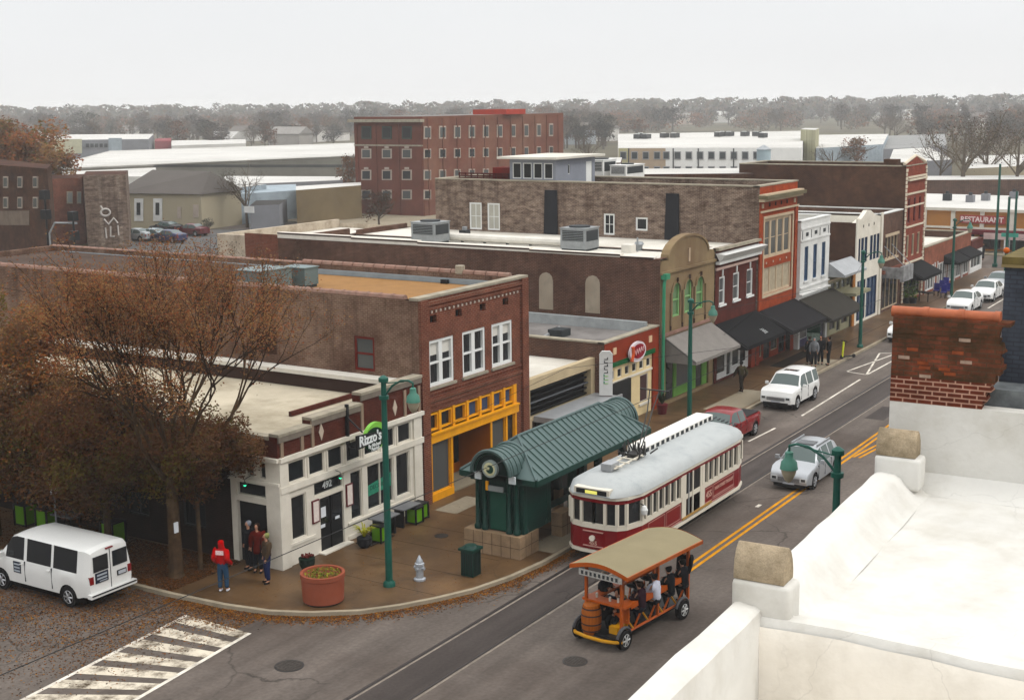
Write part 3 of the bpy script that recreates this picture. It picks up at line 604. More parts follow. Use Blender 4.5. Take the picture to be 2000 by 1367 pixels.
# ---- 3 low shop with black band and grey canopy
X0, X1, YF = 49.1, 55.3, 29.9
b = bldg('low_shop', 'low shop with white roof, black louvred upper band and grey metal canopy', X0, YF); p = PL(X0, YF, 0)
mb = MB(); wall(mb, p, 0, 6.2, 0, 3.6, [(.25, 5.8, 1.9, 3.2), (.4, 5.7, .3, 1.8)], mat('beige fascia', '#b3a284', var=.12), .4)
mb.build('front_wall', b)
mb = MB(); mb.poly([p(.25, -.38, 1.9), p(5.8, -.38, 1.9), p(5.8, -.38, 3.2), p(.25, -.38, 3.2)], void)
for k in range(5): pbox(mb, p, .25, 5.8, -.34, -.22, 2.0 + k * .25, 2.06 + k * .25, black)
pbox(mb, p, .25, 5.8, -.2, -.15, 2.52, 2.57, mat('grey rail', '#6a6c70')); mb.build('louvre_band', b)
window(b, p, .4, 5.7, .3, 1.8, black, GL, nx=4, dep=.4, name='display_window')
mb = MB(); mb.box(X0, X1, YF + .3, 52, 3.35, 3.45, roofw); mb.box(X0, X1, YF, YF + .3, 3.6, 3.68, mat('beige fascia', '#b3a284')); mb.box(X0, X1, 51.7, 52, 0, 3.5, br_dark); mb.build('roof', b)
mb = MB(); cz = mat('pale grey metal', '#9ea0a2', rough=.4, var=.12, metal=.3, scale=2)
pprism(mb, PL(X0, YF, 0), [(.5, 1.75), (6.1, 1.75), (6.1, 2.0), (.5, 2.0)], .01, 1.5, cz)
mb.box(X0 + .5, X0 + 6.1, YF - 1.52, YF - 1.44, 1.7, 2.1, cz); mb.build('canopy', b)
sg = thing('vertical_sign', 'tall white upright sign with dark and green characters at the grey canopy end', 'sign', (X1 - .35, YF - 1, 2.1))
mb = MB(); pr = [(0, 0), (.62, 0), (.62, 1.95), (.5, 2.1), (.12, 2.1), (0, 1.95)]; px_ = PL(X1 - .45, YF - .7, -90)
pprism(mb, PL(X1 - .6, YF - .55, -62), [(u, 2.05 + z) for u, z in pr], 0, .16, whitep); mb.build('sign_panel', sg)
mb = MB(); pv = PL(X1 - .6, YF - .55, -62); rnd = random.Random(5)
for k in range(5):
    z = 3.75 - k * .16; pbox(mb, pv, .22, .4, .161, .17, z, z + .03, black); pbox(mb, pv, .22 if k % 2 else .36, .26 if k % 2 else .4, .161, .17, z, z + .11, black)
for k in range(3):
    z = 2.95 - k * .17; pbox(mb, pv, .2, .42, .161, .17, z, z + .03, lime); pbox(mb, pv, .2, .25, .161, .17, z, z + .12, decal)
mb.build('sign_characters', sg)

# ---- 4 red restaurant with cream shopfront
X0, X1, YF = 55.3, 61.15, 29.4
b = bldg('red_restaurant', 'low red painted building with cream shopfront and green stripe', X0, YF); p = PL(X0, YF, 0)
redp = mat('red painted brick', '#8a3722', rough=.7, var=.12, scale=1.5, dirt='#5c2a1c', dscale=.7, damt=.4)
buttery = mat('butter yellow paint', '#cdb98e', rough=.6, var=.08)
shell(b, X0, X1, YF, 52, 4.35, 4.1, redp, roofg, wm=br_mid, cope=stone)
mb = MB(); hs = [(.75 + k * .78, 1.2 + k * .78, 2.45, 2.9) for k in range(6)] + [(3.95, 4.85, .75, 2.15)]
wall(mb, p, 0, 5.85, 0, 4.35, [(.45, 5.25, 0, 3.1)], redp, .1)
wall(mb, PL(X0, YF + .1, 0), .45, 5.25, 0, 3.1, hs, buttery, .1); pbox(mb, PL(X0, YF + .1, 0), .45, 5.25, .002, .06, 2.25, 2.35, cream); pbox(mb, PL(X0, YF + .1, 0), 3.8, 5.0, .002, .08, .6, .72, cream); mb.build('front_wall', b)
mb = MB(); pbox(mb, p, .35, 5.35, .002, .06, 3.1, 3.32, mat('green stripe', '#1d5a34', var=.2)); mb.build('green_stripe', b)
pq = PL(X0, YF + .1, 0)
for h in hs: window(b, pq, *h, cream, GL if h[3] > 2.5 else mat('maroon poster', '#3d2226', rough=.3, var=.3, scale=4), dep=.1, fw=.05)
mb = MB(); pbox(mb, pq, .55, 2.6, .05, .2, .45, 2.3, black); mb.build('black_shutter', b)
for u in (1.0, 4.85): mb = MB(); pbox(mb, p, u - .16, u + .16, .002, .04, 3.7, 4.02, mat('cream plaque', '#c9ab8a')); mb.build('plaque', b)
sg = thing('oval_sign', 'red and white oval neon sign on the red restaurant front', 'sign', (X0 + 3, YF, 3.3))
mb = MB(); pprism(mb, p, [(3.1 + .85 * math.cos(t) , 3.52 + .5 * math.sin(t)) for t in (2 * math.pi * k / 28 for k in range(28))], .1, .22, mat('sign white enamel', '#c9bfc2'))
pprism(mb, p, [(3.15 + .68 * math.cos(t), 3.54 + .36 * math.sin(t)) for t in (2 * math.pi * k / 28 for k in range(28))], .221, .24, mat('sign red enamel', '#8a2430', var=.2, scale=5)); mb.build('sign_panel', sg)
mb = MB(); mb.tube([p(2.6 + k * .06, .27, 3.5 + .13 * math.sin(k * 1.6) + k * .008) for k in range(20)], .022, mat('neon tube', '#d7a9a9'), 5); mb.tube([p(2.35, .25, 3.15), p(2.5, .25, 3.5), p(2.45, .25, 3.85)], .09, mat('sign orange', '#d4603a'), 7); mb.build('neon_script', sg)
mb = MB(); mb.box(X1 - .62, X1 - .31, 29.9, 51.6, 4.1, 4.6, mat('pale flashing', '#9fa3a3', var=.2, scale=1)); mb.build('flashing', b)
q = G(1090, 655, 4.1); mb = MB(); mb.tube([(q.x - 1.5, q.y, 4.2), (q.x + 1.5, q.y + .8, 4.2)], .09, cz, 8); mb.box(q.x - .5, q.x + .4, q.y - .5, q.y + .3, 4.1, 4.45, acd); tag(mb.build('roof_duct'), 'dark low duct and box on the grey roof beside the red sign', 'duct')

# ---- 5 brown arch-gabled building, 6 maroon building: one white roofed block
X0, X1, YF = 61.15, 67.95, 29.35
b = bldg('arched_building', 'brown building with rounded arch gable, three arched green windows and grey awning', X0, YF); p = PL(X0, YF, 0)
brown = mat('brown stucco', '#8f7c60', rough=.8, var=.1, scale=1.2, dirt='#63493a', dscale=.5, damt=.6, streak=.4)
shell(b, X0, X1, YF, 54.6, 7.75, 7.3, brown, roofw, wm=br_mid, cope=None, east=False)
aw = [1.9, 3.4, 4.85]
mb = MB(); hs = [(u - .45, u + .45, 4.6, 6.35) for u in aw] + [(.7, 6.2, .3, 2.5)]
wall(mb, p, 0, 6.8, 0, 7.4, hs, brown, .2)
for u in aw:       # arch spandrels
    n_ = 8
    for sgn in (-1, 1):
        ar = [(u + sgn * .45 * math.cos(math.pi / 2 * k / n_), 5.9 + .45 * math.sin(math.pi / 2 * k / n_)) for k in range(n_ + 1)]
        for k in range(n_): mb.poly([p(ar[k][0], -.001, ar[k][1]), p(ar[k + 1][0], -.001, ar[k + 1][1]), p(ar[k + 1][0], -.001, 6.36), p(ar[k][0], -.001, 6.36)], brown)
arch = [(6.8, 7.4), (6.6, 7.62), (5.9, 7.62)] + [(3.4 + 2.45 * math.cos(math.pi * k / 14), 7.62 + 1.0 * math.sin(math.pi * k / 14)) for k in range(1, 14)] + [(.9, 7.62), (.2, 7.62), (0, 7.4)]
pprism(mb, p, arch, -.35, 0, brown); pbox(mb, p, 0, 6.8, .002, .12, 6.95, 7.08, brown); pbox(mb, p, 0, 6.8, .002, .08, 3.75, 3.9, mat('pinkish band', '#96766a', var=.2)); mb.build('front_wall', b)
mb = MB(); cp_ = [(3.4 + 2.45 * math.cos(math.pi * k / 14), 7.62 + 1.0 * math.sin(math.pi * k / 14)) for k in range(15)]
for k in range(14): pprism(mb, p, [cp_[k], cp_[k + 1], (3.4 + (cp_[k + 1][0] - 3.4) * 1.05, 7.62 + (cp_[k + 1][1] - 7.62) * 1.1 + .02), (3.4 + (cp_[k][0] - 3.4) * 1.05, 7.62 + (cp_[k][1] - 7.62) * 1.1 + .02)], -.4, .06, brown)
pbox(mb, p, 3.3, 3.5, .002, .06, 7.3, 8.0, mat('stone ornament', '#b09a82')); build_split(mb, 'gable_trim', b)
gfr = mat('pale green frame', '#7fa870', rough=.6, var=.1)
for u in aw:
    f = window(b, p, u - .42, u + .42, 4.6, 6.33, gfr, glass('greenish glass', (.12, .2, .1), .15), nz=2, dep=.18, fw=.08, muntin=.07)
    mb = MB()
    for k in range(10):
        a0, a1 = math.pi * k / 10, math.pi * (k + 1) / 10
        pprism(mb, p, [(u + .46 * math.cos(a0), 5.9 + .46 * math.sin(a0)), (u + .6 * math.cos(a0), 5.9 + .6 * math.sin(a0)), (u + .6 * math.cos(a1), 5.9 + .6 * math.sin(a1)), (u + .46 * math.cos(a1), 5.9 + .46 * math.sin(a1))], .002, .07, brown)
    pbox(mb, p, u - .08, u + .08, .07, .12, 6.4, 6.62, mat('dark keystone', '#3c2a22')); mb.build('arch_moulding', b)
mb = MB()
for u in (1.22, 2.65, 4.12, 5.55): pbox(mb, p, u - .07, u + .07, .002, .1, 4.2, 5.9, brown); pbox(mb, p, u - .05, u + .05, .002, .06, 3.95, 4.2, mat('dark keystone', '#3c2a22'))
build_split(mb, 'pilaster', b)
awning(b, p, .65, 6.4, 3.65, 2.55, 1.75, mat('grey awning canvas', '#85807b', rough=.85, var=.1, scale=2), val=.16)
grn = mat('lime green paint', '#6f9e4e', rough=.6, var=.1)
mb = MB(); hs = [(1.0, 2.0, .25, 2.4), (2.3, 4.2, .75, 2.4), (4.75, 5.6, .2, 2.4)]; wall(mb, PL(X0, YF + .12, 0), .7, 6.2, .1, 2.55, hs, grn, .1); mb.build('shopfront', b)
for h in hs: window(b, PL(X0, YF + .12, 0), *h, grn, GL if h[0] != 2.3 else GLg, dep=.1, fw=.05, name='display_window')
mb = MB(); gp = mat('green drainpipe', '#3f8f6c', rough=.5, var=.1)
mb.tube([(X0 + .25, YF - .15, 6.75), (X0 + .15, YF - .15, 6.4), (X0 + .12, YF - .12, .6)], .09, gp, 8); mb.box(X0 + .05, X0 + .5, YF - .32, YF - .02, 6.72, 7.0, gp); mb.build('drainpipe', b)
mb = MB()
for k in range(5):
    y0, y1, z = ((29.7, 31.6, 7.78), (31.6, 37.0, 7.86), (37.0, 44.3, 7.92), (44.3, 49, 7.98), (49, 54.6, 8.04))[k]
    mb.box(X0 - .03, X0 + .36, y0, y1, 7.751, z + .05, mat('white parapet cap', '#c9c3b8', var=.1, scale=2)); mb.box(X0 - .05, X0 - .031, y0, y1, z - .05, z + .03, mat('dark roof edge', '#40302a'))
mb.build('parapet_cap', b)
# bricked-up windows on the side wall
for y in (36.0, 33.2):
    mb = MB(); wp = WP(X0, 60); pprism(mb, wp, arch_pts(V(y), .85, 4.75, 6.3, 6), .002, .03, mat('cement infill', '#a39786', var=.2, scale=2, dirt='#7f7060', dscale=1, damt=.6)); mb.build('bricked_up_window', b)
X0, X1, YF = 67.95, 74.1, 29.3
b = bldg('maroon_building', 'dark maroon building with wide white cornice and three narrow white windows', X0, YF); p = PL(X0, YF, 0)
shell(b, X0, X1, YF, 54.6, 7.6, 7.3, br_maroon, roofw, west=False, wm=br_mid, cope=None, east=False, zw=7.38)
hs = [(.55, 1.35, 4.45, 6.0), (2.5, 3.4, 4.45, 6.0), (4.5, 5.4, 4.45, 6.0)]
mb = MB(); wall(mb, p, 0, 6.15, 0, 7.6, hs + [(.4, 5.9, .2, 2.7)], br_maroon, .15); mb.build('front_wall', b)
for h in hs:
    window(b, p, *h, whitef, GLg, nz=2, dep=.15, fw=.09, sill=whitef); mb = MB(); u = (h[0] + h[1]) / 2; pbox(mb, p, u - .06, u + .06, .002, .05, 6.02, 6.42, whitep); mb.build('trim_strip', b)
mb = MB(); pbox(mb, p, -.02, 6.17, .002, .1, 6.42, 6.56, mat('pink stone trim', '#b49a90')); pprism(mb, PL(X0, YF, 0), [(0, 6.75), (6.15, 6.75), (6.15, 6.9), (0, 6.9)], .002, .25, whitep)
pw2 = lambda d, z: 0
mb.add([p(0, .25, 6.9), p(6.15, .25, 6.9), p(6.15, .6, 7.3), p(0, .6, 7.3), p(0, 0, 7.35), p(6.15, 0, 7.35)], [(0, 1, 2, 3), (3, 2, 5, 4), (0, 3, 4), (1, 5, 2)], whitep)
pbox(mb, p, -.02, 6.17, .002, .2, 7.5, 7.66, stone); mb.build('cornice', b)
awning(b, p, .1, 6.0, 3.45, 2.35, 1.9, blackf)
mb = MB(); pbox(mb, p, 3.2, 3.9, 1.35, 1.37, 2.62, 2.9, mat('white notice', '#c9cdd2')); 
mb = MB(); n_ = Vector((0, -1.1, 0)) 
text(b, p, 3.9, 2.72, .34, '386', wl, T=lambda x, y, z_: (p(3.9 + x - .25, 1.95 - (2.55 + y - 2.25) * 1.15 + z_ * .5 + .0, 2.38 + (y + .25) * 1.0 + .0)[0] - b['_o'][0], YF - (1.9 - (y + .3) * 1.55) - .03 - b['_o'][1], 2.4 + (y + .3) * .92), name='awning_lettering')
wf = whitep; hs = [(.7, 1.9, .5, 2.2), (2.1, 2.7, .2, 2.2), (2.9, 3.9, .6, 2.2), (4.05, 5.0, .6, 2.2)]
mb = MB(); wall(mb, PL(X0, YF + .14, 0), .4, 5.3, .1, 2.7, hs, whitep, .1); pbox(mb, PL(X0, YF + .14, 0), 5.3, 5.9, -.1, .2, .1, 2.7, redp); mb.build('shopfront', b)
for h in hs: window(b, PL(X0, YF + .14, 0), *h, whitef, GL, dep=.1, fw=.04, name='display_window')
# shared roof equipment
def rq(u, v, z=7.3): return G(u, v, z)
q = rq(845, 478); hvac(q.x + .8, q.y + .7, 7.3, 1.6, 1.7, 1.25, 'galvanised rooftop unit farther from the arched gable on the white roof')
q = rq(1137, 492); hvac(q.x + .8, q.y + .6, 7.3, 1.6, 1.6, 1.25, 'galvanised rooftop unit nearer the arched gable on the white roof, right one of the pair')
ductm = mat('white duct', '#c8c4bb', rough=.6, var=.1)
a_, c_ = rq(960, 478), rq(1080, 488); mb = MB(); mb.tube([(a_.x + .5, a_.y + 4, 7.6), (a_.x + .5, c_.y, 7.6)], .24, ductm, 10)
for k in range(5): y = a_.y + 4 - k * 1.6; mb.box(a_.x + .4, a_.x + .6, y - .05, y + .05, 7.3, 7.4, acd)
tag(mb.build('roof_duct'), 'long round white duct lying across the white roof between the two units', 'duct')
q = rq(908, 470); mb = MB(); mb.box(q.x - .25, q.x + .25, q.y - .25, q.y + .25, 7.3, 7.95, acd); mb.cyl(q.x, q.y, 7.95, 8.15, .16, ac, 10); tag(mb.build('exhaust_fan'), 'small dark exhaust stack on the white roof right of the left rooftop unit', 'vent')
q = rq(1245, 492); mb = MB(); mb.cyl(q.x, q.y, 7.3, 8.1, .05, ac, 8); mb.box(q.x - .8, q.x - .2, q.y, q.y + .6, 7.3, 7.75, ductm); mb.lathe([(.18, 0), (.2, .3), (.28, .35), (.2, .5)], ac, 12, (q.x + .6, q.y + .2, 7.3)); tag(mb.build('vent_stack'), 'cluster of white vent and thin pipe on the white roof corner behind the arch gable', 'vent')

# ---- 7 tall orange-red building
X0, X1, YF = 73.9, 80.1, 29.2
b = bldg('orange_brick_building', 'tall orange red brick building with stone cornice and long tan weathered side wall', X0, YF); p = PL(X0, YF, 0)
shell(b, X0, X1, YF, 52, 10.6, 10.2, br_orange, roofg, west=False, wm=br_tan, cope=stone, t=.35)
wp = WP(X0, 60); hs = [(V(49.3), V(48.35), 7.4, 9.15), (V(47.9), V(46.95), 7.4, 9.15), (V(39.35), V(38.6), 7.45, 8.75), (V(37.15), V(36.35), 7.8, 8.6)]
mb = MB(); wall(mb, wp, V(52), V(YF), 0, 10.6, hs, br_tan, .12); mb.poly([(X0, 52, 10.6), (X0 + .35, 52, 10.6), (X0 + .35, YF, 10.6), (X0, YF, 10.6)], br_tan); mb.build('side_wall', b)
for i, h in enumerate(hs): window(b, wp, *h, whitef, mat('boarded white pane', '#a9a79c', var=.1) if i < 2 else GL, nx=2 if i != 3 else 1, nz=2 if i != 3 else 1, dep=.12, fw=.1)
for y, w_ in ((43.1, 1.0), (34.7, .95)):
    mb = MB(); pprism(mb, wp, [(V(y) - w_ / 2, 7.35), (V(y) + w_ / 2, 7.35), (V(y) + w_ / 2 - .05, 10.1), (V(y) - w_ / 2 + .08, 10.1)], .01, .1, mat('dark slate sheet', '#26272b', rough=.6)); mb.build('dark_gutter_panel', b)
z1, z2 = (6.5, 8.55), (4.3, 5.75)
hs = [(1.0 + k * 1.08, 1.85 + k * 1.08, *z1) for k in range(4)] + [(.95 + k * 1.1, 1.95 + k * 1.1, *z2) for k in range(4)]
mb = MB(); wall(mb, p, 0, 6.2, 3.4, 10.6, [(.75, 5.4, 6.35, 8.7), (.75, 5.4, 4.2, 5.8)], br_orange, .12)
for z0_, z1_ in ((0, 3.4),): wall(mb, p, 0, .5, z0_, z1_, [], redp); wall(mb, p, 5.6, 6.2, z0_, z1_, [], redp)
for u in (0, 5.75): pbox(mb, p, u, u + .45, .002, .09, 3.4, 9.1, br_orange)
pbox(mb, p, .5, 5.6, -.1, -.04, 2.6, 3.4, br_orange); mb.build('front_wall', b)
beige = mat('beige stone trim', '#b8a58c', var=.12)
mb = MB(); wall(mb, PL(X0, YF + .05, 0), .75, 5.4, 6.35, 8.7, hs[:4], beige, .1); wall(mb, PL(X0, YF + .05, 0), .75, 5.4, 4.2, 5.8, hs[4:], beige, .1)
for a, c, z0_, z1_ in ((.6, 5.55, 8.7, 8.85), (.6, .75, 4.2, 8.7), (5.4, 5.55, 4.2, 8.7), (.6, 5.55, 4.05, 4.2)): pbox(mb, p, a, c, .002, .07, z0_, z1_, beige)
pbox(mb, p, -.02, 6.22, .091, .14, 9.1, 9.22, beige); mb.build('window_surround', b)
for i, h in enumerate(hs): window(b, PL(X0, YF + .05, 0), *h, beige, GLg if i < 4 else mat('drawn curtain', '#a89c86', var=.15, scale=3), nz=2 if i < 4 else 1, dep=.1, fw=.05)
mb = MB(); olive = mat('olive stone cornice', '#6f6853', var=.2, scale=2)
pbox(mb, p, -.1, 6.3, .002, .35, 9.75, 9.9, beige); pbox(mb, p, -.15, 6.35, .002, .55, 9.9, 10.1, olive); pbox(mb, p, -.1, 6.3, .002, .4, 10.1, 10.18, beige); mb.build('cornice', b)
mb = MB()
for k in range(4): pbox(mb, p, 1.5 + k * .95, 1.72 + k * .95, .002, .012, 9.38, 9.6, void)
for k in range(4): pbox(mb, p, 1.2 + k * 1.1, 1.32 + k * 1.1, .002, .03, 6.02, 6.14, mat('glazed stud', '#b5a79a'))
for u in (.35, 5.6): pbox(mb, p, u, u + .25, .002, .05, 9.35, 9.6, beige)
mb.build('attic_ornament', b)
awning(b, p, .35, 6.2, 3.35, 2.3, 2.1, mat('charcoal awning canvas', '#222123', rough=.85, var=.15, scale=2))
hs = [(.6, 1.6, .4, 2.5), (1.9, 2.9, .15, 2.5), (3.1, 4.2, .5, 2.5), (4.4, 5.4, .15, 2.5)]
mb = MB(); wall(mb, PL(X0, YF + .3, 0), .5, 5.6, .1, 2.6, hs, redp, .12); mb.build('shopfront', b)
for h in hs: window(b, PL(X0, YF + .3, 0), *h, beige if h[2] > .3 else black, GL, dep=.12, fw=.05, name='display_window')
# penthouse with deck fence on this roof
b2 = thing('rooftop_penthouse', 'grey clad penthouse with flat white roof and four large windows on the tan brick building', 'penthouse', (74.4, 43, 10.2))
greyc = mat('grey cladding', '#8b8f98', rough=.7, var=.06); 
mb = MB(); wp2 = WP(74.3, 60); hs = [(V(46.2) + k * .78, V(46.2) + .66 + k * .78, 10.75, 11.75) for k in range(4)]
wall(mb, wp2, V(46.4), V(43.0), 10.2, 12.0, hs, greyc, .12); ps2 = PL(74.3, 43.0, 0); wall(mb, ps2, 0, 5.2, 10.2, 12.0, [(1.6, 1.85, 11.0, 11.6), (4.0, 4.8, 10.3, 11.7)], greyc, .1)
mb.poly([(79.5, 46.4, 10.2), (74.3, 46.4, 10.2), (74.3, 46.4, 12), (79.5, 46.4, 12)], greyc); mb.poly([(79.5, 43, 10.2), (79.5, 46.4, 10.2), (79.5, 46.4, 12), (79.5, 43, 12)], greyc); mb.build('wall', b2)
for h in hs: window(b2, wp2, *h, whitef, GL, dep=.12, fw=.06)
window(b2, ps2, 1.6, 1.85, 11.0, 11.6, whitef, GL, dep=.1, fw=.03); mb = MB(); pbox(mb, ps2, 4.0, 4.8, -.08, -.03, 10.3, 11.7, whitef); mb.build('door', b2)
mb = MB(); mb.prism([(73.7, 42.6), (80.2, 42.6), (80.2, 47), (73.7, 47)], 12.001, 12.14, roofw); mb.build('roof', b2)
f = thing('deck_fence', 'dark red timber fence and box along the roof terrace left of the grey penthouse', 'fence', (74.6, 48, 10.6)); rw = mat('dark red timber', '#4f1c18', rough=.7, var=.2, scale=3)
mb = MB()
for k in range(9): mb.box(74.5, 74.56, 46.6 + k * .48, 46.66 + k * .48, 10.2, 11.05, rw)
for z in (10.65, 10.8, 10.95): mb.box(74.5, 74.55, 46.6, 50.5, z, z + .09, rw)
mb.build('rails', f); mb = MB(); mb.box(74.6, 76, 46.5, 47.9, 10.2, 11.4, mat('red box', '#6a1f1a', var=.15)); mb.build('box', f)
for (u, v, w_, d_, h, lb) in ((1163, 352, 1.5, 1.4, 1.35, 'large white rooftop unit just right of the grey penthouse'), (1215, 352, 2.2, 1.2, 1.0, 'second large white rooftop unit from the penthouse, by the dark brick')):
    q = G(u, v, 10.2); hvac(q.x + .8, q.y, 10.2, w_ * 1.3, d_, h, lb, whitep)

# ---- 8 white building
X0, X1, YF = 80.1, 85.5, 28.9
b = bldg('white_building', 'white painted two storey building with three tall blue windows above black awnings', X0, YF); p = PL(X0, YF, 0)
shell(b, X0, X1, YF, 44, 8.1, 7.7, whitep, roofw, wm=whitep, cope=whitep)
hs = [(.75 + k * 1.6, 1.45 + k * 1.6, 4.35, 6.5) for k in range(3)]
mb = MB(); wall(mb, p, 0, 5.4, 3.2, 8.1, hs, whitep, .15); wall(mb, p, 0, 5.4, 0, 3.2, [(.3, 5.1, .1, 2.8)], whitep)
for z, d_ in ((6.85, .05), (7.6, .05), (3.5, .18), (3.9, .08)): pbox(mb, p, 0, 5.4, .002, d_, z, z + .1, whitep)
mb.build('front_wall', b)
for h in hs: window(b, p, *h, mat('blue grey frame', '#4a5f78'), GLb, nz=2, dep=.15, fw=.07, sill=whitep)
mb = MB()
for k in range(3): pbox(mb, p, .9 + k * 1.6, 1.35 + k * 1.6, .002, .02, 7.15, 7.38, acd)
for k in range(4): pbox(mb, p, .25 + k * 1.6, .31 + k * 1.6, .002, .02, 7.0, 7.5, acd)
mb.build('attic_grilles', b)
awning(b, p, -.05, 6.2, 3.3, 2.2, 2.2, mat('grey black awning canvas', '#37342f', rough=.85, var=.12, scale=2))
hs = [(.4, 2.2, .6, 2.6), (2.4, 3.1, .15, 2.6), (3.3, 5.0, .5, 2.6)]
mb = MB(); wall(mb, PL(X0, YF + .2, 0), .3, 5.1, .1, 2.8, hs, mat('purple grey paint', '#55506a', var=.15), .1); mb.build('shopfront', b)
for h in hs: window(b, PL(X0, YF + .2, 0), *h, whitef, GL, dep=.1, fw=.04, name='display_window')
# ---- 9 low shop with sloping grey hood
X0, X1, YF = 85.5, 90.6, 28.9
b = bldg('hooded_shop', 'low shop with sloping grey metal hood and small lower canopy', X0, YF); p = PL(X0, YF, 0)
olv = mat('pale olive paint', '#908c74', var=.12)
shell(b, X0, X1, YF, 42, 4.6, 4.4, olv, roofg, west=False, wm=br_dark, cope=None)
hs = [(.6 + k * 1.05, 1.5 + k * 1.05, 3.0, 3.6) for k in range(4)] + [(.5, 1.7, .4, 2.4), (1.9, 2.7, .15, 2.4), (2.9, 4.3, .5, 2.4)]
mb = MB(); wall(mb, p, 0, 5.1, 0, 4.6, hs, olv, .15); pbox(mb, p, 0, 5.1, .002, .1, 3.75, 3.85, beige); pbox(mb, p, 4.6, 5.1, .101, .2, 0, 4.5, mat('orange brown pier', '#a8703a')); mb.build('front_wall', b)
for h in hs: window(b, p, *h, olv, GL if h[2] < 2 else GLg, dep=.15, fw=.05)
mb = MB(); mb.add([p(0, 0, 5.0), p(4.6, 0, 5.0), p(4.6, 1.1, 4.25), p(0, 1.1, 4.25), p(0, 1.1, 4.1), p(4.6, 1.1, 4.1), p(0, 0, 4.1), p(4.6, 0, 4.1)], [(0, 1, 2, 3), (3, 2, 5, 4), (0, 3, 4, 6), (1, 7, 5, 2), (6, 4, 5, 7)], cz); mb.build('hood', b)
mb = MB(); pprism(mb, p, [(1.8, 2.65), (5.0, 2.65), (5.0, 2.85), (1.8, 2.85)], .01, 1.3, olv); mb.build('canopy', b)
# ---- 10 cream gabled
X0, X1, YF = 90.6, 96.6, 28.8
b = bldg('gabled_building', 'cream two storey building with low gable top and blue window groups', X0, YF); p = PL(X0, YF, 0)
shell(b, X0, X1, YF, 42, 7.2, 6.7, cream, roofw, wm=br_dark, cope=None)
hs = [(.5 + k * .78, 1.15 + k * .78, 4.3, 6.05) for k in range(3)] + [(3.3 + k * .78, 3.95 + k * .78, 4.3, 6.05) for k in range(3)] + [(.5, 2.6, .3, 3.1), (2.8, 5.2, .3, 3.1)]
mb = MB(); wall(mb, p, 0, 6.0, 0, 7.2, hs, cream, .15); pprism(mb, p, [(0, 7.2), (6, 7.2), (4.3, 7.45), (3.2, 7.85), (2.4, 7.9), (1.3, 7.45)], -.3, 0, cream)
for u in (0, 5.6): pbox(mb, p, u, u + .4, .002, .1, 0, 7.5, cream)
mb.build('front_wall', b)
bf = mat('navy blue frame', '#26344f')
for h in hs: window(b, p, *h, bf, GLb, dep=.15, fw=.06, nx=3 if h[1] - h[0] > 1.5 else 1)
mb = MB()
for k in range(3): pbox(mb, p, 1.6 + k * 1.2, 1.75 + k * 1.2, .002, .01, 6.75, 6.95, void)
build_split(mb, 'attic_vent', b)
# ---- 11 brown brick
X0, X1, YF = 96.6, 101.8, 28.8
b = bldg('brown_brick_building', 'brown brick two storey building with pale window group and white roof edge', X0, YF); p = PL(X0, YF, 0)
shell(b, X0, X1, YF, 42, 7.3, 6.9, br_mid, roofw, west=False, wm=br_mid, cope=whitep)
hs = [(1.0 + k * .8, 1.7 + k * .8, 4.0, 5.6) for k in range(4)] + [(.6, 4.6, .3, 2.7)]
mb = MB(); wall(mb, p, 0, 5.2, 0, 7.3, hs, br_mid, .15); mb.build('front_wall', b)
mb = MB(); 
for a, c, z0_, z1_ in ((.85, 4.25, 5.6, 5.8), (.85, 4.25, 3.85, 4.0)): pbox(mb, p, a, c, .002, .06, z0_, z1_, beige)
pbox(mb, p, 0, 5.2, .002, .3, 3.0, 3.25, br_red); mb.build('window_trim', b)
for h in hs: window(b, p, *h, beige, GL, dep=.15, fw=.06, nx=4 if h[1] - h[0] > 2 else 1)
# projecting grey marquee sign
s_ = thing('marquee_sign', 'weathered grey projecting marquee sign over the pavement in front of the brown brick building', 'sign', (97.5, 28.8, 3.2))
mb = MB(); mb.box(96.9, 99.4, 27.2, 27.45, 2.5, 3.6, mat('weathered grey sign', '#8b8b8b', var=.35, scale=3)); mb.box(96.9, 97.1, 27.45, 28.8, 2.7, 3.5, mat('weathered grey sign', '#888')); mb.build('sign_panel', s_)
mb = MB(); mb.tube([(97.2, 28.75, 5.0), (97.4, 27.3, 3.6)], .03, ac, 5); mb.tube([(99, 28.75, 5.0), (99, 27.3, 3.6)], .03, ac, 5); mb.build('stay_rods', s_)
# ---- 12 three-storey red with quoins
X0, X1, YF = 101.8, 107.5, 28.7
b = bldg('three_storey_building', 'tall narrow red brick building with cream quoins and small pointed gable', X0, YF); p = PL(X0, YF, 0)
br_far = brick('red brick far', '#8f4434', '#80392b', '#8a5a4c', '#6e3a2e', .5, .4)
shell(b, X0, X1, YF, 42, 10.5, 10.1, br_far, roofg, wm=br_dark, cope=stone)
mb = MB(); mb.box(X0 + .02, X1 - .02, 42.003, 52, 0, 9.55, br_dark); mb.box(X0 - .05, X1, 42.003, 52.05, 9.553, 9.65, stone); mb.build('rear_wing', b)
hs = [(.9 + k * 1.5, 1.45 + k * 1.5, 6.2, 8.1) for k in range(3)] + [(.8 + k * 1.5, 1.5 + k * 1.5, 3.6, 5.3) for k in range(3)] + [(.5, 5.2, .3, 2.6)]
mb = MB(); wall(mb, p, 0, 5.7, 0, 10.5, hs, br_far, .18); pprism(mb, p, [(0, 10.5), (5.7, 10.5), (4.6, 10.65), (2.85, 11.15), (1.1, 10.65)], -.3, 0, br_far); mb.build('front_wall', b)
for h in hs: window(b, p, *h, beige if h[3] < 6 else mat('dark red frame', '#5e1c22'), GL, dep=.18, fw=.09, nx=3 if h[1] - h[0] > 2 else 1)
mb = MB(); qm = mat('cream quoins', '#c2b6a2', var=.1)
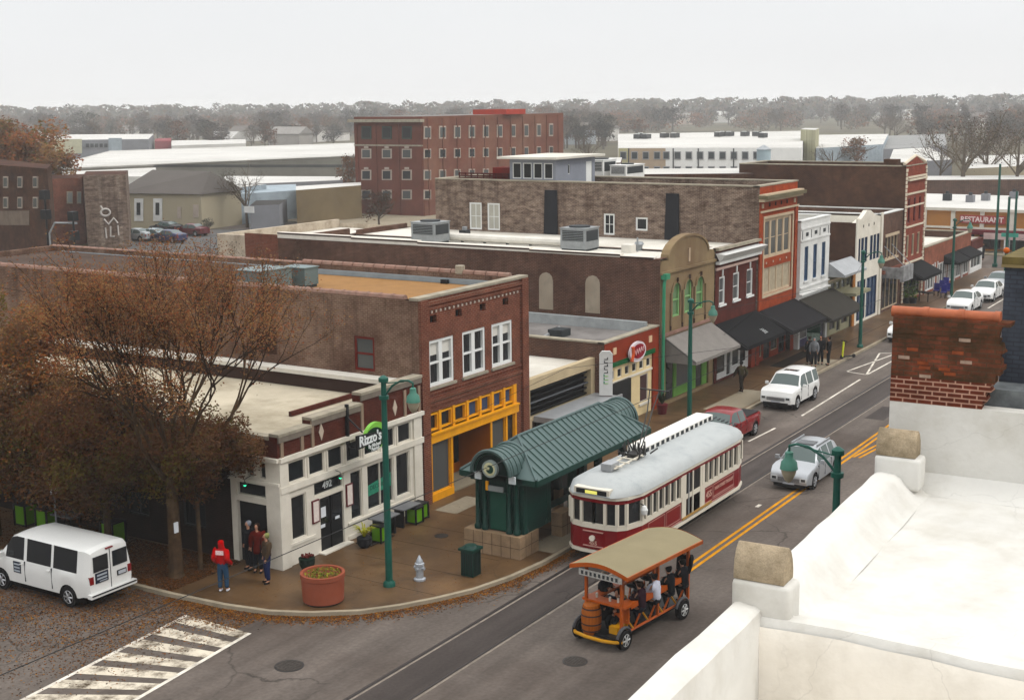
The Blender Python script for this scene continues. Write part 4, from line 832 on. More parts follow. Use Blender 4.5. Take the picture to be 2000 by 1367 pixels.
for k in range(34):
    for u in (0, 5.3): w_ = .42 if k % 2 else .3; pbox(mb, p, u if u == 0 else 5.7 - w_, w_ if u == 0 else 5.7, .002, .06, .2 + k * .3, .43 + k * .3, qm)
for z, d_ in ((8.35, .1), (7.4, .04), (5.85, .08), (9.4, .22), (9.6, .12), (3.1, .12)): pbox(mb, p, .43, 5.27, .002, d_, z, z + .13, qm)
for a, c in (((0, 10.65), (2.85, 11.15)), ((2.85, 11.15), (5.7, 10.6))): mb.tube([p(a[0], -.15, a[1] + .05), p(c[0], -.15, c[1] + .05)], .12, qm, 6)
mb.build('stone_trim', b)
awning(b, p, .2, 5.4, 3.0, 2.2, 1.6, blackf)
mb = MB(); mb.box(X0 + .6, X0 + 1.6, 29.6, 30.6, 10.1, 11.0, br_dark); mb.build('chimney', b)
# ---- 13 low red row with black awnings
X0, X1, YF = 107.5, 122.6, 28.6
b = bldg('brick_row', 'long low red brick row with black awnings and pale shopfronts', X0, YF); p = PL(X0, YF, 0)
br_row = brick('orange red brick', '#9a5640', '#8a4a36', '#9a7464', '#6d4434', .5, .5)
shell(b, X0, X1, YF, 46, 3.85, 3.3, br_row, roofw, west=False, wm=br_mid, cope=stone)
hs = [(.6, 3.2, .3, 2.3), (4.2, 6.8, .3, 2.2), (7.6, 9.0, .3, 2.2), (9.8, 12.0, .3, 2.2), (12.5, 14.6, .3, 2.2)]
mb = MB(); wall(mb, p, 0, 15.1, 0, 3.85, hs, br_row, .15)
for h in hs: pbox(mb, p, h[0] - .15, h[0], .002, .05, .13, 2.4, whitep); pbox(mb, p, h[1], h[1] + .15, .002, .05, .13, 2.4, whitep)
mb.build('front_wall', b)
for h in hs: window(b, p, *h, whitep, GLg, nx=3, dep=.15, fw=.12, name='display_window', muntin=.12)
awning(b, p, 6.0, 9.8, 2.7, 2.15, 1.3, blackf); awning(b, p, 10.2, 14.6, 2.7, 2.15, 1.2, blackf)
X0, X1, YF = 122.6, 127.1, 28.6
b = bldg('corner_shop', 'maroon corner shop with white shopfront at the end of the brick row', X0, YF); p = PL(X0, YF, 0)
shell(b, X0, X1, YF, 44, 3.0, 2.8, br_maroon, roofw, wm=br_maroon, cope=None)
mb = MB(); wall(mb, p, 0, 4.5, 0, 3.0, [(.4, 4.1, .5, 1.9)], whitep, .15); pbox(mb, p, 0, 4.5, .002, .05, 2.1, 3.0, br_maroon); mb.build('front_wall', b); window(b, p, .4, 4.1, .5, 1.9, whitep, GLg, nx=3, name='display_window')
# cream-walled building behind the white roof, at the left
b = bldg('cream_walled_building', 'cream rendered low building behind the long dark brick wall, bare shrubs before it', 61.4, 54.8)
Y2, X2 = 59.8, 73.0
mb = MB(); wp = WP(61.4, Y2); cr_ = mat('stained cream render', '#b5a896', var=.12, dirt='#7a6a58', dscale=1.1, damt=.8, scale=1); wall(mb, wp, 0, Y2 - 57.5, 0, 7.75, [], cr_); wall(mb, wp, Y2 - 57.5, Y2 - 54.6, 0, 7.9, [], br_red)
mb.poly([(X2, Y2, 0), (61.4, Y2, 0), (61.4, Y2, 7.75), (X2, Y2, 7.75)], cr_); mb.poly([(61.7, Y2 - .3, 7.2), (X2, Y2 - .3, 7.2), (X2, Y2 - .3, 7.75), (61.7, Y2 - .3, 7.75)], cr_)
mb.poly([(61.4, 54.6, 7.75), (61.4, Y2, 7.75), (61.7, Y2, 7.75), (61.7, 54.6, 7.75)], cr_); mb.poly([(61.7, Y2, 7.75), (X2, Y2, 7.75), (X2, Y2 - .3, 7.75), (61.7, Y2 - .3, 7.75)], cr_); mb.poly([(X2, 54.6, 0), (X2, Y2, 0), (X2, Y2, 7.5), (X2, 54.6, 7.5)], cr_); mb.build('wall', b)
mb = MB(); mb.poly([(61.7, 54.7, 7.2), (X2, 54.7, 7.2), (X2, Y2 - .3, 7.2), (61.7, Y2 - .3, 7.2)], roofw); mb.build('roof', b)
# ================================================================ THE ROOF THE PHOTO IS TAKEN FROM
E_ = Vector((math.cos(R(2.25)), math.sin(R(2.25)), 0)); N_ = Vector((E_.y, -E_.x, 0)); O_ = Vector((12.65, 6.51, 0))
def TB(s, t, z): q = O_ + E_ * s + N_ * t; return (q.x, q.y, z)
wcoat = cracks(mat('white roof coating', '#c7c5bf', rough=.75, var=.05, scale=.9, bump=.35, dirt='#aaa496', dscale=.8, damt=.5), .35, .004, .16, cov=(.5, .6))
wcoat2 = cracks(mat('cream roof coating', '#dcd6cb', rough=.8, var=.06, scale=.9, bump=.3, dirt='#b3aa9a', dscale=.7, damt=.5), .35, .004, .16, cov=(.5, .6))
mosst = mat('weathered cast stone', '#a4957e', rough=.95, var=.25, scale=2.5, fine=.35, bump=.5, dirt='#6b5e48', dscale=2.2, damt=.7)
b = thing('near_roof', 'white coated rooftop with thick parapet along the street in the near right corner', 'roof', tuple(O_))
def bev(o, w_=.06, seg=3):
    m = o.modifiers.new('bevel', 'BEVEL'); m.width = w_; m.segments = seg; m.limit_method = 'ANGLE'; m.angle_limit = R(30)
    for p_ in o.data.polygons: p_.use_smooth = True
    return o
def strip(mb, pts, t0, z0s, t1, z1s, m):
    for i in range(len(pts) - 1):
        mb.poly([TB(pts[i], t0, z0s[i]), TB(pts[i + 1], t0, z0s[i + 1]), TB(pts[i + 1], t1, z1s[i + 1]), TB(pts[i], t1, z1s[i])], m)
rnd = random.Random(11)
ss = [-14 + .5 * k for k in range(53)]; S_top = [9.0 + rnd.uniform(-.012, .012) for _ in ss]
def ribbon(mb, prof, ss, m, wob=.012, seed=1):
    """prof: list of (t, z); swept along s with slight unevenness"""
    rr = random.Random(seed); n_ = len(prof); rows = []
    for s_ in ss: rows.append([TB(s_, t + rr.uniform(-wob, wob), z + rr.uniform(-wob, wob) * .6) for t, z in prof])
    vs = [q for r_ in rows for q in r_]; fs = []
    for i in range(len(ss) - 1):
        for k in range(n_ - 1): fs.append((i * n_ + k, (i + 1) * n_ + k, (i + 1) * n_ + k + 1, i * n_ + k + 1))
    mb.add(vs, fs, m)
mb = MB(); ribbon(mb, [(0, 0), (0, 8.9), (.03, 8.98), (.1, 9.0), (.34, 8.97), (.41, 8.92), (.44, 8.7), (.46, 7.4), (.5, 7.0)], [-16 + .7 * k for k in range(29)], wcoat, .012, 2)
ribbon(mb, [(0, 0), (0, 8.9), (.03, 8.98), (.1, 9.0), (.36, 8.98), (.46, 8.93), (.58, 8.78), (.75, 8.62), (.9, 8.56)], [4.0 + .64 * k for k in range(13)], wcoat, .014, 3)
mb.build('parapet', b, smooth=True)
# divider ridge and the two decks
mb = MB(); tt = [.4 + .55 * k for k in range(34)]
def cross(prof, seed, m, mb, wob=.012):
    rr = random.Random(seed); n_ = len(prof); vs = []
    for t in tt:
        sag = .05 * math.sin(t * .9) ; vs += [TB(s_ + rr.uniform(-wob, wob) + sag, t, z + rr.uniform(-wob, wob) * .7 + .03 * math.sin(t * 1.3)) for s_, z in prof]
    fs = []
    for i in range(len(tt) - 1):
        for k in range(n_ - 1): fs.append((i * n_ + k, i * n_ + k + 1, (i + 1) * n_ + k + 1, (i + 1) * n_ + k))
    mb.add(vs, fs, m)
cross([(3.3, 6.9), (3.32, 8.3), (3.34, 8.62), (3.37, 8.72)], 4, wcoat2, mb); cross([(3.385, 8.55), (3.38, 8.7), (3.46, 8.82), (3.62, 8.86), (3.85, 8.78), (4.3, 8.62), (5.2, 8.56)], 5, wcoat, mb)
mb.build('ridge', b, smooth=True)
mb = MB(); rr = random.Random(9)
nx_, ny_ = 16, 34; g0 = [[TB(4.9 + i * .46, .7 + j * .52, 8.55 + .015 * math.sin(i * 1.1 + j * .7) + .02 * math.sin(j * .5) + rr.uniform(-.004, .004)) for i in range(nx_)] for j in range(ny_)]
mb.add([q for r_ in g0 for q in r_], [(j * nx_ + i, j * nx_ + i + 1, (j + 1) * nx_ + i + 1, (j + 1) * nx_ + i) for j in range(ny_ - 1) for i in range(nx_ - 1)], wcoat)
mb.build('upper_deck', b, smooth=True)
mb = MB(); mb.poly([TB(-16, .45, 6.95), TB(3.4, .45, 6.95), TB(3.4, 19, 6.95), TB(-16, 19, 6.95)], wcoat2); mb.build('lower_deck', b)
mb = MB(); mb.poly([TB(-16, 0, 0), TB(-16, 19, 0), TB(-16, 19, 9), TB(-16, 0, 9)], br_red); mb.poly([TB(-16, 19, 0), TB(11.7, 19, 0), TB(11.7, 19, 8.6), TB(-16, 19, 8.6)], br_red); mb.build('outer_wall', b)
SE = 11.62
mb = MB(); ribbon(mb, [(0, 8.6), (0, 10.12), (.02, 10.12), (19, 10.12)], [SE, SE + .35], wcoat, 0)
mb.poly([TB(SE, 0, 8.4), TB(SE, 19, 8.4), TB(SE, 19, 10.12), TB(SE, 0, 10.12)], wcoat); mb.poly([TB(SE, 0, 0), TB(SE + .35, 0, 0), TB(SE + .35, 0, 8.9), TB(SE, 0, 8.9)], wcoat)
mb.poly([TB(SE - .5, .05, 8.56), TB(SE, .05, 8.85), TB(SE, 19, 8.85), TB(SE - .5, 19, 8.56)], wcoat); mb.build('end_upstand', b)
for nm, s0, lb in (('a', 3.5, 'larger mossy stone block on the white parapet pier above the pedal bar'), ('b', 10.72, 'smaller mossy stone block on the white parapet beside the brick pier')):
    mb = MB(); w_ = .46
    o_ = MB()
    vs = [TB(s0 + a, t, z) for t in (-.02, .8) for a, z in ((0, 8.7), (w_, 8.7), (w_, 9.3), (0, 9.3))]
    o_.add(vs, [(0, 1, 2, 3), (4, 7, 6, 5), (0, 4, 5, 1), (1, 5, 6, 2), (2, 6, 7, 3), (3, 7, 4, 0)], wcoat); bev(o_.build('parapet_pier', b), .07)
    t = thing('coping_stone', lb, 'stone block', TB(s0 + .2, .35, 9.4))
    prof = [(0.03, 9.4), (.43, 9.4), (.43, 9.55), (.4, 9.72), (.33, 9.88), (.24, 9.97), (.2, 9.98), (.11, 9.87), (.05, 9.72), (.03, 9.55)]
    mb.add([TB(s0 + a, tq, 9.3 + (z - 9.4) * .82) for tq in (.0, .7) for a, z in prof], [tuple(range(10)), tuple(range(10, 20))[::-1]] + [(i, 10 + i, 10 + (i + 1) % 10, (i + 1) % 10) for i in range(10)], mosst)
    bev(mb.build('block', t), .012, 2)
# brick pier with terracotta coping
t = thing('brick_pier', 'ragged broken brick pier with orange terracotta coping at the end of the white roof', 'brick pier', TB(SE, .9, 10.12))
pb_lo = brick('pier brick pale joints', '#6d382a', '#5a2f24', '#b58f7c', '#3f241a', 1.2, .35, bs=.25, msize=.013)
pb_hi = brick('pier brick mossy', '#7d4534', '#5d3a2a', '#5a4636', '#3a3022', 1.6, .85, bs=.25, msize=.01, lo=.38, hi=.6)
edge = [FX(u, v, 24.3) for u, v in ((1918, 797), (1928, 770), (1938, 745), (1950, 728), (1956, 700), (1958, 682), (1946, 660), (1949, 648), (1968, 640), (1966, 612))]
def tpos(q): return (q - O_).dot(N_)
mb = MB(); rows = 20; z0, z1 = 10.12, 11.7; rr = random.Random(4)
for k in range(rows):
    za, zb = z0 + (z1 - z0) * k / rows, z0 + (z1 - z0) * (k + 1) / rows; zc = (za + zb) / 2
    te = 1.6
    for i in range(len(edge) - 1):
        if edge[i].z <= zc <= edge[i + 1].z or i == len(edge) - 2:
            f_ = max(0, min(1, (zc - edge[i].z) / max(1e-5, edge[i + 1].z - edge[i].z))); te = tpos(edge[i].lerp(edge[i + 1], f_))
            if edge[i].z <= zc <= edge[i + 1].z: break
    te += rr.uniform(-.03, .05); m = pb_lo if k < 6 else pb_hi; df = rr.uniform(-.006, .006)
    mb.add([TB(SE + a + (df if a == 0 else 0), tq, z) for z in (za, zb) for a, tq in ((0, 0), (.34, 0), (.34, te + rr.uniform(-.05, .03)), (0, te))], [(0, 1, 5, 4), (1, 2, 6, 5), (2, 3, 7, 6), (3, 0, 4, 7), (4, 5, 6, 7), (0, 3, 2, 1)], m)
mb.build('brickwork', t)
# a few loose brighter bricks
mb = MB(); ob = mat('bright orange brick', '#8a4a30', var=.3, scale=5); pk = mat('pale brick', '#a08a7a', var=.3, scale=5)
for k in range(10): tq = rr.uniform(.1, 1.35); z = z0 + rr.randint(6, 18) * .079; vs_ = [TB(SE + a, tq + q_, z + zz) for a in (-.012, .05) for q_, zz in ((0, .01), (.2, .01), (.2, .068), (0, .068))]; mb.add(vs_, [(0, 1, 2, 3), (0, 4, 5, 1), (1, 5, 6, 2), (2, 6, 7, 3), (3, 7, 4, 0)], ob if k % 3 else pk)
build_split(mb, 'odd_brick', t)
mb = MB(); tc_ = mat('orange terracotta tile', '#b4694a', rough=.55, var=.14, scale=4, dirt='#8a4f3a', dscale=3, damt=.5)
for k in range(3):
    a = k * .62 - .06; mb.tube([TB(SE + .17, a, 11.76), TB(SE + .17, a + .62, 11.76)], .1, tc_, 12); mb.tube([TB(SE + .17, a + .56, 11.76), TB(SE + .17, a + .66, 11.76)], .115, tc_, 12)
mb.build('terracotta_coping', t, smooth=True)
# neighbouring black painted brick wall
t = thing('black_brick_wall', 'charcoal painted brick wall with olive coping rising behind the ragged brick pier', 'wall', (25.5, 4, 9))
bk = brick('charcoal painted brick', '#464b54', '#3e424a', '#3a3d44', '#565c66', .8, .3, bs=.24)
wt = lambda y0, y1, z0_, z1_, x, m, mb: mb.poly([(x, y1, z0_), (x, y0, z0_), (x, y0, z1_), (x, y1, z1_)], m)
mb = MB(); mb.box(25.5, 34, -8, 5.32, 0, 12.6, bk); mb.build('wall', t)
mb = MB(); mb.box(25.4, 34, -8, 5.36, 12.602, 12.74, mat('olive coping', '#6b5f3c', rough=.7, var=.3, scale=3)); mb.box(25.38, 25.5, -8, 5.36, 12.55, 12.6, mat('tan edge strip', '#8f7f5c')); mb.build('coping', t)
mb = MB(); mb.box(24.75, 25.49, -8, 5.95, 9.0, 10.42, mat('grey parged wall', '#7b7f80', rough=.9, var=.25, scale=2.2, dirt='#4c4f52', dscale=2.5, damt=.7)); mb.build('parged_base', t)
q = Vector((27, 5.0, 12.74))
# ================================================================ TRAM SHELTER
t = thing('tram_shelter', 'dark green tram stop shelter with ribbed metal roof, round arched ends and tan stone base', 'tram shelter', (42, 24.2, .13))
rib = mat('green grey standing seam', '#4b5f5d', rough=.45, var=.1, scale=1.5, metal=.15, dirt='#46605c', dscale=.8, damt=.5); seam = mat('dark roof seam', '#24403b', rough=.5)
xa, xb, ya, yb, ze, zr, ym = 37.9, 46.6, 22.75, 25.85, 2.95, 4.05, 24.3
mb = MB(); rx0, rx1 = xa + 1.35, xb - 1.35
mb.poly([(xa, ya, ze), (xb, ya, ze), (rx1, ym, zr), (rx0, ym, zr)], rib); mb.poly([(xb, yb, ze), (xa, yb, ze), (rx0, ym, zr), (rx1, ym, zr)], rib)
mb.poly([(xa, yb, ze), (xa, ya, ze), (rx0, ym, zr)], rib); mb.poly([(xb, ya, ze), (xb, yb, ze), (rx1, ym, zr)], rib)
mb.poly([(xa, ya, ze), (xa, yb, ze), (xb, yb, ze), (xb, ya, ze)], green_p); mb.build('roof', t)
mb = MB(); n_ = 24
for k in range(n_ + 1):
    x = xa + .1 + (xb - xa - .2) * k / n_
    f_ = min(1, (x - xa) / 1.35, (xb - x) / 1.35); zt = ze + (zr - ze) * f_; yt = ya + (ym - ya) * f_; yt2 = yb + (ym - yb) * f_
    mb.tube([(x, ya, ze + .02), (x, yt, zt + .02)], .022, seam, 4); mb.tube([(x, yb, ze + .02), (x, yt2, zt + .02)], .022, seam, 4)
for p_ in (((xa, ya, ze), (rx0, ym, zr)), ((xa, yb, ze), (rx0, ym, zr)), ((xb, ya, ze), (rx1, ym, zr)), ((xb, yb, ze), (rx1, ym, zr)), ((rx0, ym, zr), (rx1, ym, zr))): mb.tube([(*p_[0][:2], p_[0][2] + .02), (*p_[1][:2], p_[1][2] + .02)], .05, rib, 6)
mb.build('roof_seams', t)
mb = MB()
for y in (ya, yb): mb.box(xa, xb, y - .05, y + .05, ze - .2, ze, green_p)
for x in (xa, xb): mb.box(x - .05, x + .05, ya + .05, yb - .05, ze - .2, ze, green_p)
for k in range(12):
    x = xa + .5 + k * .7; mb.tube([(x, ya + .05, ze - .12), (x + .35, ya + .35, ze - .4), (x + .7, ya + .05, ze - .12)], .025, green_p, 4)
mb.build('eaves', t)
def barrel(x0, x1, nm):
    mb = MB(); rr_ = .78; zc = 3.1; n_ = 16; ar = [(ym + rr_ * math.cos(math.pi * k / n_), zc + rr_ * 1.05 * math.sin(math.pi * k / n_)) for k in range(n_ + 1)]
    for k in range(n_): mb.poly([(x0, ar[k][0], ar[k][1]), (x0, ar[k + 1][0], ar[k + 1][1]), (x1, ar[k + 1][0], ar[k + 1][1]), (x1, ar[k][0], ar[k][1])], rib)
    for xx in (x0, x1):
        mb.tube([(xx, a, z) for a, z in ar], .07, rib, 6); 
    for j in range(1, 5):
        xx = x0 + (x1 - x0) * j / 5; mb.tube([(xx, a, z + .01) for a, z in ar], .02, seam, 4)
    xe = x0 + .1 if nm == 0 else x1 - .1
    mb.poly([(xe, a * .999, z) for a, z in ar], mat('dark tympanum', '#0f1f1c', var=.1)); mb.tube([(xe - .03, ym + .68 * math.cos(math.pi * k / 12), zc + .7 * math.sin(math.pi * k / 12)) for k in range(13)], .04, green_p, 5)
    return mb.build('arched_gable', t, smooth=True)
barrel(37.45, 38.75, 0); barrel(45.75, 47.0, 1)
ck = MB(); wp = PL(37.5, ym, -90); ck.tube([(37.52, ym, 3.3), (37.38, ym, 3.3)], .3, mat('clock rim', '#8f9a96', rough=.4), 24); ckf = mat('clock face', '#b9b58f', rough=.4, var=.2, scale=6); ck.tube([(37.379, ym, 3.3), (37.37, ym, 3.3)], .23, ckf, 24)
ck.tube([(37.369, ym - .02, 3.3), (37.362, ym - .02, 3.3)], .15, mat('clock centre', '#24443a', var=.3, scale=9), 16); ck.sphere((37.36, ym + .05, 3.33), .07, ckf, 8); ck.build('clock', t)
mb = MB()
for y in (23.62, 25.0): mb.box(37.72, 37.78, y - .13, y + .13, 2.78, 3.04, mat('white shelter notice', '#c4cacc', var=.15, scale=9))
mb.box(37.74, 37.8, 24.0, 24.6, 2.42, 2.6, mat('grey sign strip', '#8b908f')); mb.box(37.735, 37.8, 24.6, 24.7, 2.42, 2.74, orange); build_split(mb, 'end_notice', t)
mb = MB()      # end booth with paired round columns on stone plinths
mb.box(38.05, 39.9, 23.35, 25.3, .9, 2.95, green_p); mb.box(37.95, 38.05, 24.0, 24.65, 1.0, 2.35, mat('green door panel', '#17483a', rough=.45, var=.15)); mb.box(37.85, 40.0, 23.3, 25.4, 2.7, 2.95, green_p)
mb.build('end_booth', t)
for (x, y) in ((38.0, 23.55), (38.0, 23.85), (38.0, 24.85), (38.0, 25.15), (38.3, 23.42), (39.7, 23.42)):
    mb = MB(); mb.lathe([(.13, 0), (.13, .12), (.085, .18), (.075, 1.75), (.11, 1.85), (.11, 1.95)], green_p, 12, (x - .08, y, .95)); mb.build('column', t, smooth=True)
stoneb = mat('tan split stone', '#9c846a', rough=.9, var=.2, scale=2, fine=.2); dj = mat('stone joint', '#5d4c3c')
for (x0, x1, y0, y1, z) in ((37.7, 38.95, 23.3, 25.6, .92), (40.6, 41.4, 23.3, 23.75, 1.0)):
    mb = MB(); mb.box(x0, x1, y0, y1, .13, z, stoneb)
    for k in range(1, int((y1 - y0) / .38)): mb.box(x0 - .004, x0 - .001, y0 + k * .38, y0 + k * .38 + .02, .13, z, dj)
    for k in range(1, int((x1 - x0) / .38)): mb.box(x0 + k * .38, x0 + k * .38 + .02, y0 - .004, y0 - .001, .13, z, dj)
    mb.box(x0 - .004, x0 - .0012, y0, y1, .5, .52, dj); mb.box(x0 + .004, x1 - .004, y0 - .004, y0 - .0012, .5, .52, dj); mb.build('stone_plinth', t)
for x in (41.6, 43.6, 45.6):
    for y in (23.45, 25.2): mb = MB(); mb.box(x - .12, x + .12, y - .12, y + .12, .13, 2.8, green_p); mb.box(x - .16, x + .16, y - .16, y + .16, .131, .9, stoneb); mb.build('post', t)
mb = MB(); mb.poly([(40, 25.3, .4), (45.5, 25.3, .4), (45.5, 25.3, 2.6), (40, 25.3, 2.6)], glass('shelter glass', (.02, .03, .03), .1)); mb.box(41, 45, 24.7, 25.1, .55, .6, green_p); mb.box(41.1, 41.2, 24.7, 25.1, .13, .55, green_p); mb.box(44.8, 44.9, 24.7, 25.1, .13, .55, green_p); mb.build('bench_and_screen', t)
# ================================================================ TRAM
t = thing('tram', 'vintage maroon and cream tram with pale grey roof at the green shelter', 'tram', (44, 21, 0))
red = mat('maroon tram paint', '#7a1018', rough=.35, var=.08, scale=2); crm = mat('cream tram paint', '#c9c2b2', rough=.4, var=.05); pink = mat('faded gold lining', '#b98a80', rough=.5)
roofm = mat('tram roof canvas', '#a8abaa', rough=.6, var=.08, scale=1.2, dirt='#7c8486', dscale=1.2, damt=.5)
def tplan(off=0, r0=38.72, r1=49.4):
    w_ = 1.28 + off
    pts = [(r0 - off, -.45), (r0 + .1 - off, -.85), (r0 + .35, -1.08 - off), (r0 + 1.1, -w_), (r1 - 1.1, -w_), (r1 - .35, -1.08 - off), (r1 - .1 + off, -.85), (r1 + off, -.45)]
    return [(x, 21 + y) for x, y in pts] + [(x, 21 - y) for x, y in reversed(pts)]
def shellb(nm, z0_, z1_, m, off=0, cap=False):
    mb = MB(); P_ = tplan(off)
    n_ = len(P_); 
    mb.add([(x, y, z0_) for x, y in P_] + [(x, y, z1_) for x, y in P_], [(i, (i + 1) % n_, n_ + (i + 1) % n_, n_ + i) for i in range(n_)], m)
    if cap: mb.poly([(x, y, z1_) for x, y in P_], m); mb.poly([(x, y, z0_) for x, y in P_][::-1], m)
    return mb.build(nm, t)
shellb('lower_body', .62, 1.36, red, cap=True); shellb('belt', 1.36, 1.54, crm, .02, True); shellb('upper_rail', 2.28, 2.42, red, .015, True); shellb('glazing', 1.5, 2.3, GL, -.05); shellb('cornice_rail', 2.42, 2.52, crm, .07, True)
mb = MB(); P_ = tplan(0)
def post(x, y, w_=.09, m=crm): mb.box(x - w_ / 2, x + w_ / 2, y - .05, y + .05, 1.54, 2.28, m)
for side in (-1, 1):
    yy = 21 + side * 1.27
    for k in range(18):
        x = 40.1 + k * .475
        if 43.35 < x < 44.6: continue
        post(x, yy, .09 if k not in (6, 7, 9, 10, 13) else .14)
for i in range(len(P_)):
    x, y = P_[i]
    if x < 40.3 or x > 47.8: post(x, y, .1)
for (y) in (20.9, 21.1): mb.box(38.7, 38.76, 21 - .04, 21 + .04, 1.54, 2.28, crm)
build_split(mb, 'window_post', t)
mb = MB()
for (x0, x1) in ((43.0, 43.35), (44.6, 45.0)): mb.box(x0, x1, 19.69, 19.74, .7, 2.3, crm)
mb.box(43.35, 44.6, 19.72, 19.76, .62, 2.3, black); mb.box(43.9, 43.98, 19.68, 19.72, .7, 2.3, crm); mb.box(43.55, 43.62, 19.68, 19.72, .7, 2.3, cz)
mb.box(43.0, 45.6, 19.66, 19.7, .66, .74, mat('brass step edge', '#b08a4a', metal=.3)); mb.build('door', t)
mb = MB()          # fine gold lining on the side panels
def frame(x0, x1, z0_, z1_, y=19.712, w_=.025):
    for a in ((x0, x1, z0_, z0_ + w_), (x0, x1, z1_ - w_, z1_), (x0, x0 + w_, z0_ + w_, z1_ - w_), (x1 - w_, x1, z0_ + w_, z1_ - w_)): mb.box(a[0], a[1], y - .008, y, a[2], a[3], pink)
for a, c in ((40.3, 41.6), (41.7, 42.9), (45.05, 45.75), (45.85, 47.8)): frame(a, c, .74, 1.3)
mb.box(40.2, 47.9, 19.7, 19.712, .64, .68, pink); mb.box(45.85, 47.8, 19.702, 19.71, .8, .84, pink); mb.box(38.66, 38.715, 20.62, 21.38, 1.24, 1.27, pink); mb.box(38.66, 38.715, 20.62, 21.38, .72, .75, pink)
mb.build('gold_lining', t)
pt = PL(38.5, 19.7, 0)
glt = mat('pale gilt lettering', '#c49a8c', rough=.5, var=0)
text(t, PL(0, 19.705, 0), 45.42, 1.02, .34, '455', glt, d=.0, bold=.006, name='fleet_number'); text(t, PL(0, 19.705, 0), 46.85, 1.1, .17, 'MAIN STREET TROLLEY', glt, d=.0, bold=.003)
text(t, PL(38.71, 21, -90), 0, .84, .2, '455', glt, d=.01, bold=.006, name='fleet_number')
mb = MB(); mb.tube([(38.74, 21.03, 1.02), (38.64, 21.03, 1.02)], .1, mat('headlight glass', '#d8cfc0', rough=.2), 14); mb.build('headlight', t)
shellb('bumper', .5, .6, crm, .06, True)
mb = MB(); mb.box(39.5, 48.6, 20.1, 21.9, .2, .5, void)
for x in (40.6, 42.0, 46.2, 47.6):
    for y in (20.27, 21.68): mb.tube([(x, y - .06, .33), (x, y + .06, .33)], .32, mat('wheel steel', '#2c2a29', metal=.5, rough=.5), 16)
mb.box(45.8, 48, 19.9, 20.0, .25, .5, mat('dark bogie', '#1c1d1c')); mb.build('underframe', t)
mb = MB(); n_ = 10; xs = [38.6, 38.75, 39.1, 39.6, 40.4] + [41.4 + k * .95 for k in range(7)] + [47.7, 48.5, 49.0, 49.35, 49.5]
rows = []
for x in xs:
    e0 = min(x - 38.6, 49.5 - x); w_ = .72 + .66 * min(1, e0 / 1.1) ** .6 if e0 < 1.1 else 1.38; h = .08 + .46 * min(1, e0 / .9) ** .6
    rows.append([(x, 21 + w_ * math.cos(math.pi * k / n_), 2.53 + h * .92 * math.sin(math.pi * k / n_) ** .9) for k in range(n_ + 1)])
m_ = n_ + 1; mb.add([q for r_ in rows for q in r_], [(i * m_ + k, (i + 1) * m_ + k, (i + 1) * m_ + k + 1, i * m_ + k + 1) for i in range(len(xs) - 1) for k in range(n_)] + [tuple(range(m_)), tuple((len(xs) - 1) * m_ + k for k in range(m_))[::-1]], roofm); mb.build('roof', t, smooth=True)
mb = MB(); mb.box(38.62, 38.9, 20.35, 21.7, 2.55, 2.78, crm); mb.box(38.6, 38.62, 20.45, 21.6, 2.58, 2.74, black); mb.box(38.59, 38.6, 20.8, 21.25, 2.6, 2.71, mat('lit yellow blind', (.75, .7, .15), emit=.5, var=0)); mb.build('destination_box', t)
mb = MB(); mb.box(42.9, 49.0, 21.15, 21.85, 2.98, 3.2, mat('white roof boards', '#d4d2cb', rough=.6, var=.06))
for k in range(14): mb.box(43.0 + k * .43, 43.2 + k * .43, 21.12, 21.15, 3.02, 3.16, acd)
mb.box(42.9, 49.0, 21.1, 21.12, 2.98, 3.0, acd); mb.build('roof_hatch', t)
mb = MB()
for k in range(6): mb.box(48.7, 48.95, 20.1 + k * .17, 20.15 + k * .17, 2.9 + .04 * k, 2.94 + .04 * k, acd)
mb.box(40.0, 42.2, 20.85, 20.9, 3.12, 3.17, crm); mb.box(40.0, 42.2, 21.25, 21.3, 3.12, 3.17, crm)
for k in range(4): mb.box(40.2 + k * .55, 40.26 + k * .55, 20.7, 21.45, 3.17, 3.2, crm)
mb.box(39.9, 40.5, 20.95, 21.35, 3.05, 3.3, cz); build_split(mb, 'roof_walk_rail', t)
mb = MB(); rr = random.Random(2); dk = mat('trolley gear', '#33312f', metal=.4, rough=.5)
for k in range(26): a = Vector((42.1 + rr.uniform(-.5, .5), 21.1 + rr.uniform(-.35, .35), 3.12)); mb.tube([a, a + Vector((rr.uniform(-.3, .3), rr.uniform(-.25, .25), rr.uniform(.1, .5)))], .03, dk, 5)
mb.box(41.7, 42.5, 20.9, 21.3, 3.1, 3.25, dk); mb.build('pantograph_base', t)
mb = MB(); mb.tube([(42.3, 21.1, 3.3), (43.6, 21.4, 4.4), (44.4, 21.7, 5.0)], .025, dk, 5); mb.tube([(42.3, 21.0, 3.3), (43.7, 21.25, 4.4), (44.4, 21.3, 5.0)], .025, dk, 5); mb.tube([(44.4, 20.9, 5.02), (44.4, 22.1, 5.02)], .03, dk, 5); mb.build('pantograph', t)
mb = MB(); mb.lathe([(.02, 0), (.1, .05), (.13, .2), (.08, .32), (.02, .36)], whitef, 10, (39.75, 19.6, 1.75)); mb.tube([(39.75, 19.75, 2.15), (39.75, 19.6, 2.1)], .02, black, 4); mb.build('mirror', t)
# overhead wires
wm_ = mat('overhead wire', '#2b2b2b', metal=.3)
def wire(name, pts, label, r_=.012, sag=.0):
    mb = MB(); mb.tube(pts, r_, wm_, 4); return tag(mb.build(name), label, 'wire')
wire('contact_wire', [(-20, 21, 5.05), (40, 21, 5.05), (127, 21, 5.05)], 'tram contact wire running above the track along the street')
